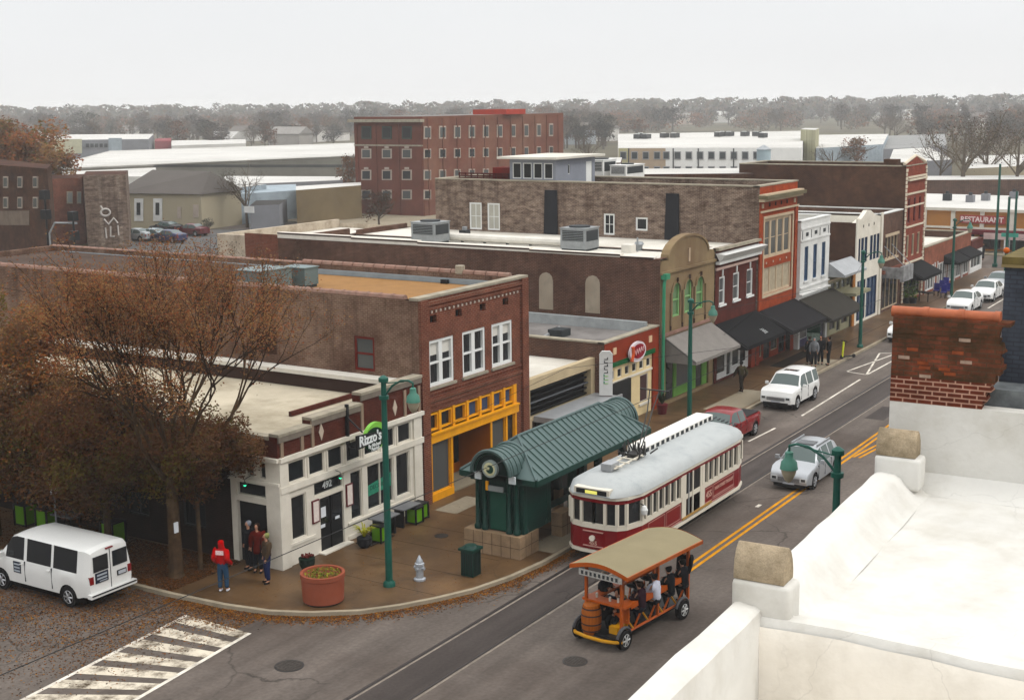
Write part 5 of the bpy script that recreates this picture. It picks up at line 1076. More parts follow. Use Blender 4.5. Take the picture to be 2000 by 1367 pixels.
# ================================================================ STREET FURNITURE
def lamp(x, y, h, rz, label, arm=1.15, group='green ornamental street lamps'):
    t = thing('street_lamp', label, 'street lamp', (x, y, .12), rz, group, world=False)
    mb = MB(); mb.lathe([(.12, 0), (.11, h * .5), (.085, h), ], pole_g, 12); mb.lathe([(.16, -.02), (.16, .1)], pole_g, 12, (0, 0, h - .6)); mb.lathe([(.16, 0), (.16, .12), (.05, .2)], pole_g, 10, (0, 0, h - .05)); mb.lathe([(.2, 0), (.2, .12), (.14, .2)], pole_g, 12); mb.build('pole', t, smooth=True, local=True)
    mb = MB(); L_ = arm; mb.tube([(0, 0, h - .55), (L_ * .3, 0, h - .15), (L_ * .6, 0, h + .05), (L_ * .85, 0, h + .08), (L_, 0, h + .02)], .035, pole_g, 6); mb.tube([(0, 0, h - .1), (L_ * .7, 0, h + .03)], .02, pole_g, 5); mb.tube([(L_, 0, h + .03), (L_, 0, h - .2)], .03, pole_g, 6); mb.build('arm', t, local=True)
    mb = MB(); mb.lathe([(.05, .3), (.1, .27), (.11, .12), (.2, .02), (.22, -.12), (.23, -.16)][::-1], mat('lamp cap green', '#4f8070', rough=.45, var=.1), 14, (L_, 0, h - .42)); mb.build('lamp_cap', t, smooth=True, local=True)
    mb = MB(); mb.lathe([(.03, -.52), (.1, -.45), (.17, -.3), (.2, -.17)], mat('lamp globe', '#a39a84', rough=.3, var=.05), 14, (L_, 0, h - .42)); mb.build('globe', t, smooth=True, local=True)
    return t
lamp(33.45, 25.7, 6.85, R(-90), 'green lamp post beside the terracotta planter and hydrant at the corner')
lamp(58.8, 26.6, 6.0, R(-90), 'green lamp post in front of the brown arched building')
lamp(82.8, 25.8, 6.0, R(-90), 'green lamp post near the grey projecting marquee sign')
lamp(105.6, 25.9, 6.2, R(-90), 'green lamp post near the blue chairs by the low brick row')
lamp(31.6, 10.3, 6.9, R(90), 'green lamp post rising behind the white parapet beside the silver car', 1.25)
for (u, v, h, lb) in ((1962, 560, 7.5, 'tall plain green pole near the far crosswalk, left one'), (1943, 520, 9.5, 'dark tall pole before the RESTAURANT facade'), (1978, 520, 7.0, 'blue green pole right of the far street name sign')):
    q = G(u, v, .1); mb = MB(); mb.cyl(q.x, q.y, .05, h, .14, pole_g, 10, r1=.1); mb.box(q.x - .2, q.x + .2, q.y - .2, q.y + .2, .05, .35, pole_g); tag(mb.build('utility_pole'), lb, 'pole')
q = G(1978, 520, .1); t = thing('street_name_sign', 'small teal street name sign by the far crossing', 'sign', (q.x, q.y, 2.6)); mb = MB(); mb.box(q.x - 1.3, q.x - 1.2, q.y - .6, q.y + .9, 2.9, 3.25, mat('teal sign', '#4b9d8a')); mb.build('sign_panel', t)
mb = MB(); mb.cyl(q.x - 1.25, q.y + .15, .1, 2.9, .05, ac, 8); mb.build('post', t)
# planter, hydrant, bins, benches
q = G(632, 1172, .13)
t = thing('terracotta_planter', 'large round terracotta planter with low green plants on the corner pavement', 'planter', (q.x, q.y, .13), world=False)
tp = mat('terracotta planter', '#935340', rough=.75, var=.08, scale=1.5)
mb = MB(); mb.lathe([(.6, 0), (.62, .04), (.7, .06), (.735, .85), (.76, .87), (.76, 1.02), (.66, 1.02), (.64, .9), (.01, .88)], tp, 40); mb.build('pot', t, smooth=True, local=True)
mb = MB(); mb.lathe([(.66, 0), (.66, .05)], black, 30); mb.build('base', t, local=True)
mb = MB(); rr = random.Random(8); gl = [mat('planter leaf %d' % k, c, var=.2, scale=20) for k, c in enumerate(('#6d7a2e', '#8b8a35', '#4b5526', '#7a5a34'))]
for k in range(520):
    a, r_ = rr.uniform(0, 6.28), .6 * math.sqrt(rr.random()); c = Vector((r_ * math.cos(a), r_ * math.sin(a), .92 + rr.uniform(0, .1))); s_ = rr.uniform(.03, .06); d = Vector((rr.uniform(-1, 1), rr.uniform(-1, 1), rr.uniform(.1, .8))).normalized() * s_; e2 = d.cross(Vector((0, 0, 1))).normalized() * s_ * .5
    mb.poly([c - d, c + e2, c + d, c - e2], gl[rr.randrange(4)])
o = mb.build('plants', t, local=True); o['kind'] = 'stuff'; t.scale = (.93, .93, .93)
q = G(820, 1132, .13); t = thing('fire_hydrant', 'silver fire hydrant on the pavement between the lamp post and the green bin', 'fire hydrant', (q.x, q.y, .13), world=False)
hm = mat('silver hydrant paint', '#a9aeb4', rough=.4, metal=.4, var=.15, scale=8)
mb = MB(); mb.lathe([(.2, 0), (.2, .06), (.13, .09), (.12, .5), (.16, .52), (.16, .58), (.12, .6), (.11, .68), (.06, .76), (.03, .84)], hm, 14)
for a in (0, 90, 180, 270): c, s_ = math.cos(R(a)), math.sin(R(a)); mb.tube([(0, 0, .42), (.2 * c, .2 * s_, .42)], .055, hm, 8)
mb.build('hydrant_body', t, smooth=True, local=True)
q = G(920, 1122, .13); t = thing('litter_bin', 'dark green litter bin standing by the tan stone shelter base', 'litter bin', (q.x, q.y, .13), world=False)
mb = MB(); mb.box(-.24, .24, -.24, .24, .02, .88, green_p)
for k in range(5): 
    for (a, c) in ((-.25, -.24),): mb.box(-.2 + k * .09, -.17 + k * .09, -.255, -.241, .06, .82, black); mb.box(-.255, -.241, -.2 + k * .09, -.17 + k * .09, .06, .82, black)
mb.build('bin_body', t, local=True); mb = MB(); mb.box(-.3, .3, -.3, .3, .881, .96, green_p); mb.lathe([(.26, 0), (.2, .08), (.05, .1)], green_p, 12, (0, 0, .96)); mb.build('lid', t, local=True)
limec = mat('lime cube paint', '#69a021', rough=.5, var=.1)
def cube(x, y, lb, s_=.45):
    t = thing('lime_cube', lb, 'planter box', (x, y, .13), world=False, group='black framed lime cubes'); mb = MB(); h = s_ / 2; z = s_ * 1.3
    mb.box(-h + .02, h - .02, -h + .02, h - .02, .06, z - .03, limec); mb.build('panels', t, local=True); mb = MB()
    for a in (-h, h):
        for c in (-h, h): mb.box(a - .03, a + .03, c - .03, c + .03, 0, z, black)
    mb.box(-h - .03, h + .03, -h - .03, h + .03, z, z + .04, black); mb.box(-h - .03, h + .03, -h - .03, h + .03, .03, .06, black); mb.build('frame', t, local=True)
def tbl(x, y, lb, rz=0):
    t = thing('pavement_table', lb, 'table', (x, y, .13), rz, world=False); gt = mat('grey table top', '#77787a', rough=.4, var=.1)
    mb = MB(); mb.box(-.55, .55, -.32, .32, .7, .74, gt); mb.build('table_top', t, local=True)
    for a in (-.4, .4): mb = MB(); mb.box(a - .04, a + .04, -.2, .2, 0, .7, black); mb.build('leg', t, local=True)
tbl(39.0, 29.1, 'grey topped black table by the cream front, right one beside the orange shopfront'); cube(39.9, 29.1, 'lime cube to the right of the far grey table near the orange shopfront'); cube(39.35, 28.95, 'lime cube under the right end of the far grey table')
tbl(37.55, 29.0, 'grey topped black table half hidden behind the green lamp post'); cube(36.95, 28.75, 'lime cube beside the dark pot left of the green lamp post')
q = G(712, 1068, .13); t = thing('potted_plant', 'yellow green spiky plant in a dark pot by the cream front wall', 'plant', (q.x, q.y, .13), world=False)
mb = MB(); mb.lathe([(.16, 0), (.26, .15), (.27, .36), (.2, .4), (.02, .38)], mat('dark pot', '#26272b', rough=.6), 16); mb.build('pot', t, smooth=True, local=True)
mb = MB(); yl = mat('yellow green leaf', '#9a9838', var=.3, scale=9)
for k in range(46): a = rr.uniform(0, 6.28); l_ = rr.uniform(.3, .6); d = Vector((math.cos(a), math.sin(a), 0)); z = .36; mb.poly([d * .02 + Vector((0, 0, z)), d * l_ * .5 + Vector((-d.y * .02, d.x * .02, z + l_ * .8)), d * l_ + Vector((0, 0, z + l_ * .75)), d * l_ * .5 + Vector((d.y * .03, -d.x * .03, z + l_ * .8))], yl)
mb.build('leaves', t, local=True)
q = G(600, 1112, .13); t = thing('potted_plant', 'dark round pot with reddish plants near the cream corner pillar', 'plant', (q.x, q.y, .13), world=False)
mb = MB(); mb.lathe([(.16, 0), (.26, .2), (.28, .42), (.2, .44), (.02, .42)], mat('dark green pot', '#1c2a22', rough=.6), 16); mb.build('pot', t, smooth=True, local=True)
mb = MB()
for k in range(60): a, r_ = rr.uniform(0, 6.28), .24 * rr.random(); c = Vector((r_ * math.cos(a), r_ * math.sin(a), .5)); mb.sphere(c, .035, mat('reddish plant', '#5c2a26', var=.3, scale=9), 4)
o = mb.build('flowers', t, local=True)
q = G(1293, 808, .13); t = thing('potted_plant', 'small red pot at the foot of the green drainpipe', 'plant', (q.x, q.y, .13), world=False)
mb = MB(); mb.lathe([(.2, 0), (.3, .5), (.25, .52), (.02, .5)], mat('red pot', '#5a1720', rough=.5), 14); mb.build('pot', t, smooth=True, local=True); mb = MB()
for k in range(40): a = rr.uniform(0, 6.28); mb.tube([(0, 0, .5), (.2 * math.cos(a), .2 * math.sin(a), .8 + rr.uniform(0, .3))], .02, mat('dark foliage', '#2c331f', var=.3), 4)
mb.build('leaves', t, local=True)
# banner / sandwich board, scooter, entrance mats
q = G(1604, 690, .13); t = thing('board_sign', 'green and white board sign on the pavement behind the group of people', 'sign', (q.x + .8, q.y + .8, .13), R(10), world=False)
mb = MB(); mb.box(-.05, .05, -.4, .4, .5, 1.8, mat('green board', '#1f4a3c', var=.3, scale=4)); mb.box(-.06, -.051, -.4, .4, .6, 1.1, mat('board print', '#8fa59a', var=.4, scale=8)); mb.build('panel', t, local=True); mb = MB(); mb.box(-.03, .03, -.48, -.42, 0, .5, black); mb.box(-.03, .03, .42, .48, 0, .5, black); mb.build('feet', t, local=True)
q = G(1655, 700, .13); t = thing('scooter', 'yellow rental scooter parked on the pavement near the kerb', 'scooter', (q.x, q.y, .13), R(150), world=False); yp = mat('yellow scooter paint', '#b9c02a', rough=.5)
mb = MB(); mb.box(-.5, .35, -.08, .08, .1, .16, black); mb.tube([(.4, 0, .15), (.32, 0, 1.1)], .06, yp, 6); mb.box(.27, .37, -.25, .25, 1.08, 1.12, black); mb.build('frame', t, local=True)
for a in (-.5, .45): mb = MB(); mb.tube([(a, -.03, .12), (a, .03, .12)], .12, black, 12); mb.build('wheel', t, local=True)
for (u, v, u1, lb) in ((74.2, 27.6, 79.8, 'long dark entrance mat below the charcoal awning'), (36.3, 28.9, 37.7, 'dark doormat at the black restaurant door')):
    mb = MB(); mb.box(u, u1, v - (.0 if u > 50 else .25), v + .85 if u > 50 else v + .45, .132, .15, mat('dark mat', '#2b2622', var=.3, scale=5)); tag(mb.build('door_mat'), lb, 'mat')
# blue chairs and tables by the brick row
blu = mat('blue plastic', '#2b2c86', rough=.5)
for i, (u, v) in enumerate(((1828, 578), (1838, 572), (1846, 566), (1842, 582), (1852, 578))):
    q = G(u, v, .13); t = thing('blue_chair', 'small royal blue chair in the cluster outside the low brick row', 'chair', (q.x, q.y, .13), world=False, group='blue outdoor chairs'); mb = MB(); mb.box(-.2, .2, -.2, .2, .42, .48, blu); mb.build('seat', t, local=True); mb = MB(); mb.box(.16, .22, -.22, .22, .48, 1.0, blu); mb.build('backrest', t, local=True)
    for a in (-.17, .17):
        for c in (-.17, .17): mb = MB(); mb.box(a - .02, a + .02, c - .02, c + .02, 0, .42, black); mb.build('leg', t, local=True)
for i, (u, v) in enumerate(((1795, 588), (1812, 590))):
    q = G(u, v, .13); t = thing('pavement_table', 'dark outdoor table left of the blue chairs, %s one' % ('nearer' if i else 'farther'), 'table', (q.x, q.y, .13), world=False); mb = MB(); mb.lathe([(.5, .7), (.5, .74)], black, 14); mb.build('table_top', t, local=True); mb = MB(); mb.cyl(0, 0, 0, .7, .04, black, 8); mb.build('leg', t, local=True)
for u, v, lb in ((1768, 592, 'left green shrub at the foot of the three storey red building'), (1783, 592, 'right green shrub by the pale shopfront of the brick row')):
    q = G(u, v, .13); t = thing('potted_shrub', lb, 'plant', (q.x, q.y, .13), world=False); mb = MB(); mb.lathe([(.25, 0), (.3, .4)], black, 12); mb.build('pot', t, local=True); mb = MB()
    for k in range(260): a = rr.uniform(0, 6.28); z = rr.uniform(.4, 2.2); r_ = .35 * rr.random(); c = Vector((r_ * math.cos(a), r_ * math.sin(a), z)); d = Vector((rr.uniform(-1, 1), rr.uniform(-1, 1), rr.uniform(-1, 1))) * .09; e2 = d.orthogonal() * .5; mb.poly([c - d, c + e2, c + d, c - e2], mat('shrub green', '#5f7a3a', var=.3, scale=5))
    mb.build('leaves', t, local=True)
# ================================================================ VEHICLES
def interp(pts, x):
    if x <= pts[0][0]: return pts[0][1]
    for a, c in zip(pts, pts[1:]):
        if x <= c[0]: return a[1] + (c[1] - a[1]) * (x - a[0]) / (c[0] - a[0])
    return pts[-1][1]
tyre_m = mat('tyre rubber', '#1b1a1a', rough=.85, var=.1); rim_m = mat('alloy rim', '#a7a8aa', rough=.35, metal=.7, var=.1, scale=9); lampc = mat('headlamp glass', '#c5c8c8', rough=.15, var=.15, scale=9); lampr = mat('tail lamp red', '#7c1216', rough=.3)
def wheel(t, x, y, r_, w_=.2, rim=rim_m):
    s_ = 1 if y > 0 else -1; mb = MB()
    pr = [(r_ * .62, -w_ / 2), (r_ * .95, -w_ / 2), (r_, -w_ * .35), (r_, w_ * .35), (r_ * .95, w_ / 2), (r_ * .62, w_ / 2)]
    mb.lathe(pr, tyre_m, 22, T=lambda a, b_, c: (x + a, y + c, r_ + b_)); o = mb.build('wheel', t, smooth=True, local=True)
    mb = MB(); yo = y + s_ * w_ * .42
    mb.lathe([(r_ * .62, 0), (r_ * .6, .03)], mat('rim dish', '#3c3d3f', metal=.5, rough=.5), 18, T=lambda a, b_, c: (x + a, yo + s_ * (c - .03), r_ + b_))
    for k in range(6): a = k * math.pi / 3; mb.tube([(x + r_ * .1 * math.cos(a), yo + s_ * .02, r_ + r_ * .1 * math.sin(a)), (x + r_ * .58 * math.cos(a), yo + s_ * .012, r_ + r_ * .58 * math.sin(a))], r_ * .09, rim, 5)
    mb.tube([(x, yo, r_), (x, yo + s_ * .04, r_)], r_ * .16, rim, 10)
    mb.tube([(x + r_ * .6 * math.cos(a), yo + s_ * .005, r_ + r_ * .6 * math.sin(a)) for a in (2 * math.pi * k / 18 for k in range(19))], r_ * .05, rim, 5, cap=False); mb.build('rim', o, local=True)
def car(name, label, cat, pos, rz, paint, Ln, W, prof, belt, glassx, pillars, ws, rw, wheels, wr, sill=.28, roofin=.24, gm=None, group=None, grille=True, rear_lights=True, bed=None, crown=.05, detail=True, taper=.12, z0=0):
    t = thing(name, label, cat, (pos[0], pos[1], z0), rz, group, world=False); h = Ln / 2; gm = gm or GL
    xs = set([-h, h, -h + .06, h - .06, -h + .2, h - .2, -h + .5, h - .5]); [xs.add(round(p_[0], 4)) for p_ in prof]; [xs.update((a, c)) for a, c in pillars]
    for wx in wheels: [xs.add(wx + (wr + .07) * math.cos(math.pi * k / 10)) for k in range(11)]
    xs.update((glassx[0], glassx[1])); xs |= set(ws) | set(rw); xs = sorted(x for x in xs if -h <= x <= h)
    xs2 = [xs[0]]
    for x in xs[1:]:
        if x - xs2[-1] > .012: xs2.append(x)
    xs = xs2; rows = []
    for x in xs:
        zt = interp(prof, x); zb = min(belt(x), zt - .004); w_ = W / 2
        e0 = h - abs(x); w_ *= 1 - taper * max(0, 1 - e0 / .55) ** 2
        zl = sill + (.06 if e0 < .3 else 0)
        for wx in wheels:
            d = abs(x - wx); ra = wr + .07
            if d <= ra + 1e-4: zl = max(zl, wr + math.sqrt(max(0, ra * ra - d * d)))
        zl = min(zl, zb - .08); k = max(0, zt - zb); wt = w_ * (1 - roofin * min(1, k / .5)) - .02
        zm = max(zl + .05, (zl + zb) / 2); cr = crown if k > .25 else .03
        half = [(w_ * .965, zl), (w_, zm), (w_ * .985, (zm + zb) / 2 + .03), (w_ * .95, zb), (wt * .985, zt - .05 if k > .2 else zb + (zt - zb) * .4), (wt * .88, zt - .005), (wt * .45, zt + cr * .7), (0, zt + cr)]
        rows.append([(x, y, z) for y, z in half] + [(x, -y, z) for y, z in half[-2::-1]])
    n_ = 15; V_ = [q for r_ in rows for q in r_]; bodyf = []; gl = {}
    for i in range(len(xs) - 1):
        xm = (xs[i] + xs[i + 1]) / 2
        for k in range(n_ - 1):
            f_ = (i * n_ + k, i * n_ + k + 1, (i + 1) * n_ + k + 1, (i + 1) * n_ + k); key = None; kk = min(k, n_ - 2 - k)
            inp = any(a <= xm <= c for a, c in pillars)
            if kk == 3 and glassx[0] < xm < glassx[1] and not inp: key = ('side_window', k < 7, sum(1 for a, c in pillars if c < xm))
            elif kk >= 5 and ws[0] < xm < ws[1]: key = ('windscreen', 0, 0)
            elif kk >= 5 and rw[0] < xm < rw[1]: key = ('rear_window', 0, 0)
            (gl.setdefault(key, []) if key else bodyf).append(f_)
    mb = MB(); mb.add(V_, bodyf + [tuple(range(n_))[::-1], tuple((len(xs) - 1) * n_ + k for k in range(n_))], paint); mb.build('body', t, smooth=True, local=True)
    for key, fs in gl.items():
        used = sorted(set(a for f_ in fs for a in f_)); ix = {a: i for i, a in enumerate(used)}; mb = MB(); mb.add([V_[a] for a in used], [tuple(ix[a] for a in f_) for f_ in fs], gm); mb.build(key[0], t, smooth=True, local=True)
    mb = MB(); mb.box(-h + .35, h - .35, -W * .4, W * .4, .18, sill + .25, void); mb.box(-h + .1, h - .1, -W * .44, W * .44, sill + .02, sill + .2, void); mb.build('underbody', t, local=True)
    for wx in wheels:
        for s_ in (-1, 1): wheel(t, wx, s_ * (W / 2 - .13), wr)
    mb = MB()
    for gx in [(a + c) / 2 for a, c in pillars if abs((a + c) / 2) < h * .75] + [ws[1] - .1]:
        if any(abs(gx - wx) < wr + .05 for wx in wheels): continue
        for s_ in (-1, 1): mb.box(gx - .008, gx + .008, s_ * W * .47, s_ * (W / 2 + .004), sill + .12, belt(gx) - .02, acd); mb.box(gx + .08, gx + .24, s_ * W * .47, s_ * (W / 2 + .012), belt(gx) - .16, belt(gx) - .12, paint)
    if mb.v: build_split(mb, 'door_trim', t, local=True)
    if detail:
        zf = interp(prof, h - .06)
        for s_ in (-1, 1):
            mb = MB(); mb.box(h - .2, h + .012, s_ * W * .27, s_ * W * .432, zf - .24, zf - .06, lampc); mb.box(h - .2, h + .018, s_ * W * .3, s_ * W * .4, zf - .21, zf - .09, mat('lamp reflector', '#6c7072', metal=.7, rough=.2)); mb.build('headlight', t, local=True)
            mb = MB(); zr_ = interp(prof, -h + .06); mb.box(-h - .012, -h + .12, s_ * W * .36, s_ * W * .44, min(zr_, belt(-h)) - .35, min(zr_, belt(-h)) - .08, lampr); mb.build('tail_light', t, local=True)
            mb = MB(); mx_ = ws[0] + (ws[1] - ws[0]) * .55; mb.box(mx_ - .08, mx_ + .08, s_ * (W / 2 + .02), s_ * (W / 2 + .2), belt(mx_) + .02, belt(mx_) + .18, paint); mb.tube([(mx_, s_ * (W / 2 - .06), belt(mx_) + .03), (mx_, s_ * (W / 2 + .05), belt(mx_) + .08)], .025, paint, 5); mb.build('mirror', t, local=True)
        if grille: mb = MB(); mb.box(h - .05, h + .012, -W * .26, W * .26, zf - .3, zf - .1, mat('chrome grille', '#8e9194', metal=.6, rough=.3, var=.3, scale=20)); mb.box(h - .05, h + .008, -W * .36, W * .36, zf - .52, zf - .4, black); mb.box(h - .05, h + .014, -.26, .26, zf - .39, zf - .31, mat('number plate', '#a9adb3')); mb.build('grille', t, local=True)
    return t
wpaint = mat('white car paint', '#cfcfcc', rough=.25, var=.03); spaint = mat('silver car paint', '#a3a6a9', rough=.28, metal=.35, var=.04); rpaint = mat('red car paint', '#7c0f17', rough=.25, var=.05)
wind = glass('windscreen glass', (.06, .085, .08), .12)
# white passenger van, rear three quarter
V0 = (27.98, 35.15)
v = car('passenger_van', 'white passenger van with dark windows and sign panels parked on the side street', 'van', V0, R(90), wpaint, 5.5, 2.02,
    [(-2.75, 1.85), (-2.7, 2.02), (-2.5, 2.1), (.9, 2.12), (1.15, 2.05), (1.8, 1.32), (2.5, 1.12), (2.72, 1.0)], lambda x: 1.28, (-2.2, 1.45), [(-2.7, -2.45), (-1.02, -.9), (.35, .5)], (1.17, 1.78), (9, 9.1), (-1.72, 1.75), .37, sill=.42, roofin=.13, grille=False)
v.scale = (.93, .95, .93)
for s_ in (-1, 1):
    mb = MB(); mb.box(-2.775, -2.755, s_ * .1, s_ * .72, 1.32, 1.86, GL); mb.build('rear_window', v, local=True)
pn = mat('dark sign panel', '#1f2736', rough=.5, var=.4, scale=14); bl = mat('pale print', '#9fa6ad', var=0)
mb = MB(); mb.box(-2.778, -2.756, .12, .66, .92, 1.28, pn); mb.box(-2.785, -2.778, .18, .6, 1.16, 1.22, bl); mb.box(-2.785, -2.778, .18, .6, 1.04, 1.1, bl); mb.box(-2.785, -2.778, .18, .5, .96, .99, bl); mb.build('sign_panel', v, local=True)
mb = MB(); mb.box(.62, 1.0, 1.0, 1.02, .8, 1.2, pn); 
for k in range(3): mb.box(.66, .96, 1.02, 1.026, .84 + k * .12, .9 + k * .12, bl)
mb.build('sign_panel', v, local=True)
mb = MB(); mb.box(-2.9, -2.7, -.98, .98, .48, .62, wpaint); mb.box(-2.92, -2.9, -.95, .95, .56, .6, black); mb.build('rear_bumper', v, local=True)
mb = MB(); mb.box(-2.785, -2.76, -.66, -.26, .94, 1.12, black); mb.box(-2.79, -2.785, -.62, -.3, .97, 1.09, mat('number plate', '#a9adb3')); mb.build('number_plate', v, local=True)
mb = MB(); mb.box(-2.77, -2.7, -.15, .15, 2.0, 2.04, lampr); mb.build('brake_light', v, local=True)
mb = MB(); mb.box(-2.762, -2.755, -.012, .012, .6, 1.98, acd); mb.build('door_gap', v, local=True)
# silver crossover coming down the street
lum = lambda x: .98
sv = car('silver_crossover', 'silver crossover driving on the yellow centre line towards the tram', 'car', (52.6, 18.5), R(180), spaint, 4.75, 1.88,
    [(-2.37, .95), (-2.3, 1.1), (-2.0, 1.5), (-1.5, 1.64), (.1, 1.66), (.45, 1.58), (1.15, 1.08), (1.9, .96), (2.25, .8), (2.37, .62)], lambda x: 1.02, (-1.75, .85), [(-2.3, -1.55), (-.85, -.74), (.05, .14)], (.47, 1.13), (-2.25, -1.98), (-1.45, 1.45), .36, roofin=.26, gm=wind)
sv.scale = (.84, .93, .92)
mb = MB(); mb.box(-1.5, .3, -.62, -.56, 1.68, 1.73, ac); mb.box(-1.5, .3, .56, .62, 1.68, 1.73, ac); mb.build('roof_rails', sv, local=True); mb = MB(); mb.box(-.5, .25, -.4, .4, 1.705, 1.715, GL); mb.build('sunroof', sv, local=True)
# white full size suv
sv = car('white_suv', 'large white suv with sunroof parked at the kerb behind the red pickup', 'car', (66.0, 24.15), R(180), wpaint, 5.2, 2.0,
    [(-2.6, 1.25), (-2.52, 1.6), (-2.3, 1.86), (-1.8, 1.9), (.25, 1.92), (.5, 1.86), (1.15, 1.26), (1.9, 1.2), (2.45, 1.1), (2.6, .8)], lambda x: 1.2, (-2.25, .95), [(-2.5, -2.25), (-1.4, -1.22), (-.25, -.12)], (.55, 1.13), (-2.5, -2.31), (-1.55, 1.6), .41, sill=.4, roofin=.2, gm=wind)
sv.scale = (.82, .92, .88)
mb = MB(); mb.box(-.35, .1, -.4, .4, 1.965, 1.98, GL); mb.build('sunroof', sv, local=True)
# red pickup
pk_ = car('red_pickup', 'red pickup truck half hidden behind the tram at the kerb', 'pickup truck', (57.0, 24.0), R(180), rpaint, 5.7, 1.95,
    [(-2.85, 1.12), (-.7, 1.14), (-.68, 1.5), (-.5, 1.72), (.6, 1.76), (.85, 1.68), (1.5, 1.16), (2.2, 1.1), (2.7, .95), (2.85, .7)], lambda x: 1.13, (-.62, 1.25), [(-.68, -.55), (.18, .28)], (.9, 1.46), (-.69, -.51), (-1.9, 1.75), .38, sill=.4, roofin=.22, gm=wind)
pk_.scale = (.86, .93, .88)
mb = MB(); mb.box(-2.75, -.8, -.78, .78, 1.15, 1.19, black); mb.build('load_bed_cover', pk_, local=True)
# far cars
sed = [(-2.25, .95), (-2.1, 1.08), (-1.5, 1.15), (-.9, 1.42), (.3, 1.45), (1.0, 1.0), (1.9, .85), (2.2, .7), (2.25, .6)]
def sedan(nm, lb, x, y, paint, rz=180, grp=None): return car(nm, lb, 'car', (x, y), R(rz), paint, 4.5, 1.8, sed, lambda x: .95, (-1.45, .85), [(-2.1, -1.4), (-.2, -.1)], (.35, .97), (-1.48, -.92), (-1.4, 1.4), .32, gm=wind, group=grp)
sedan('white_sedan', 'white sedan parked by the far pavement near the black wall edge', 108.6, 23.9, wpaint); sedan('grey_sedan', 'grey car parked directly behind the far white sedan', 114.3, 24.2, spaint)
sedan('white_sedan', 'white car roof just showing above the terracotta coping', 102.0, 24.0, wpaint)
lo = sedan('pale_hatchback', 'pale car cut off by the left edge of the brick pier', 88.2, 24.25, wpaint)
yel = mat('yellow taxi paint', '#b9801a', rough=.3); sedan('yellow_car', 'yellow orange car at the left edge of the picture behind the white van', 28.4, 43.0, yel, 90)
# ================================================================ PEOPLE
def skin(name, nodes, edges, m, parent, sub=1, root=0, flat=None):
    bm = bmesh.new(); ly = bm.verts.layers.skin.verify(); vs = [bm.verts.new(p) for p, r_ in nodes]
    for v, (p, r_) in zip(vs, nodes): v[ly].radius = (r_, r_) if not isinstance(r_, tuple) else r_
    vs[root][ly].use_root = True
    for a, c in edges: bm.edges.new((vs[a], vs[c]))
    me = bpy.data.meshes.new(name); bm.to_mesh(me); bm.free(); me.materials.append(m)
    ob = bpy.data.objects.new(name, me); COL.objects.link(ob); ob.parent = parent
    s_ = ob.modifiers.new('skin', 'SKIN'); s_.use_smooth_shade = True; s_.branch_smoothing = .6
    u = ob.modifiers.new('sub', 'SUBSURF'); u.levels = sub; u.render_levels = sub
    return ob
SK = [mat('skin light', '#b98a72', rough=.6, var=.05), mat('skin tan', '#8d5f48', rough=.6, var=.05), mat('skin dark', '#4f3326', rough=.6, var=.05)]
def cloth(n_, c): return mat(n_, c, rough=.9, var=.12, scale=8, local=True)
POSES = {
 'stand': dict(hip=.93, lean=0, legs=((0, 0), (.02, .02)), arms=((.03, .0), (.04, .05))),
 'walk': dict(hip=.91, lean=.03, legs=((.22, .1), (-.2, -.12)), arms=((-.18, -.12), (.18, .28))),
 'pocket': dict(hip=.93, lean=-.01, legs=((.03, 0), (-.02, 0)), arms=((-.12, .14), (-.12, .14))),
}
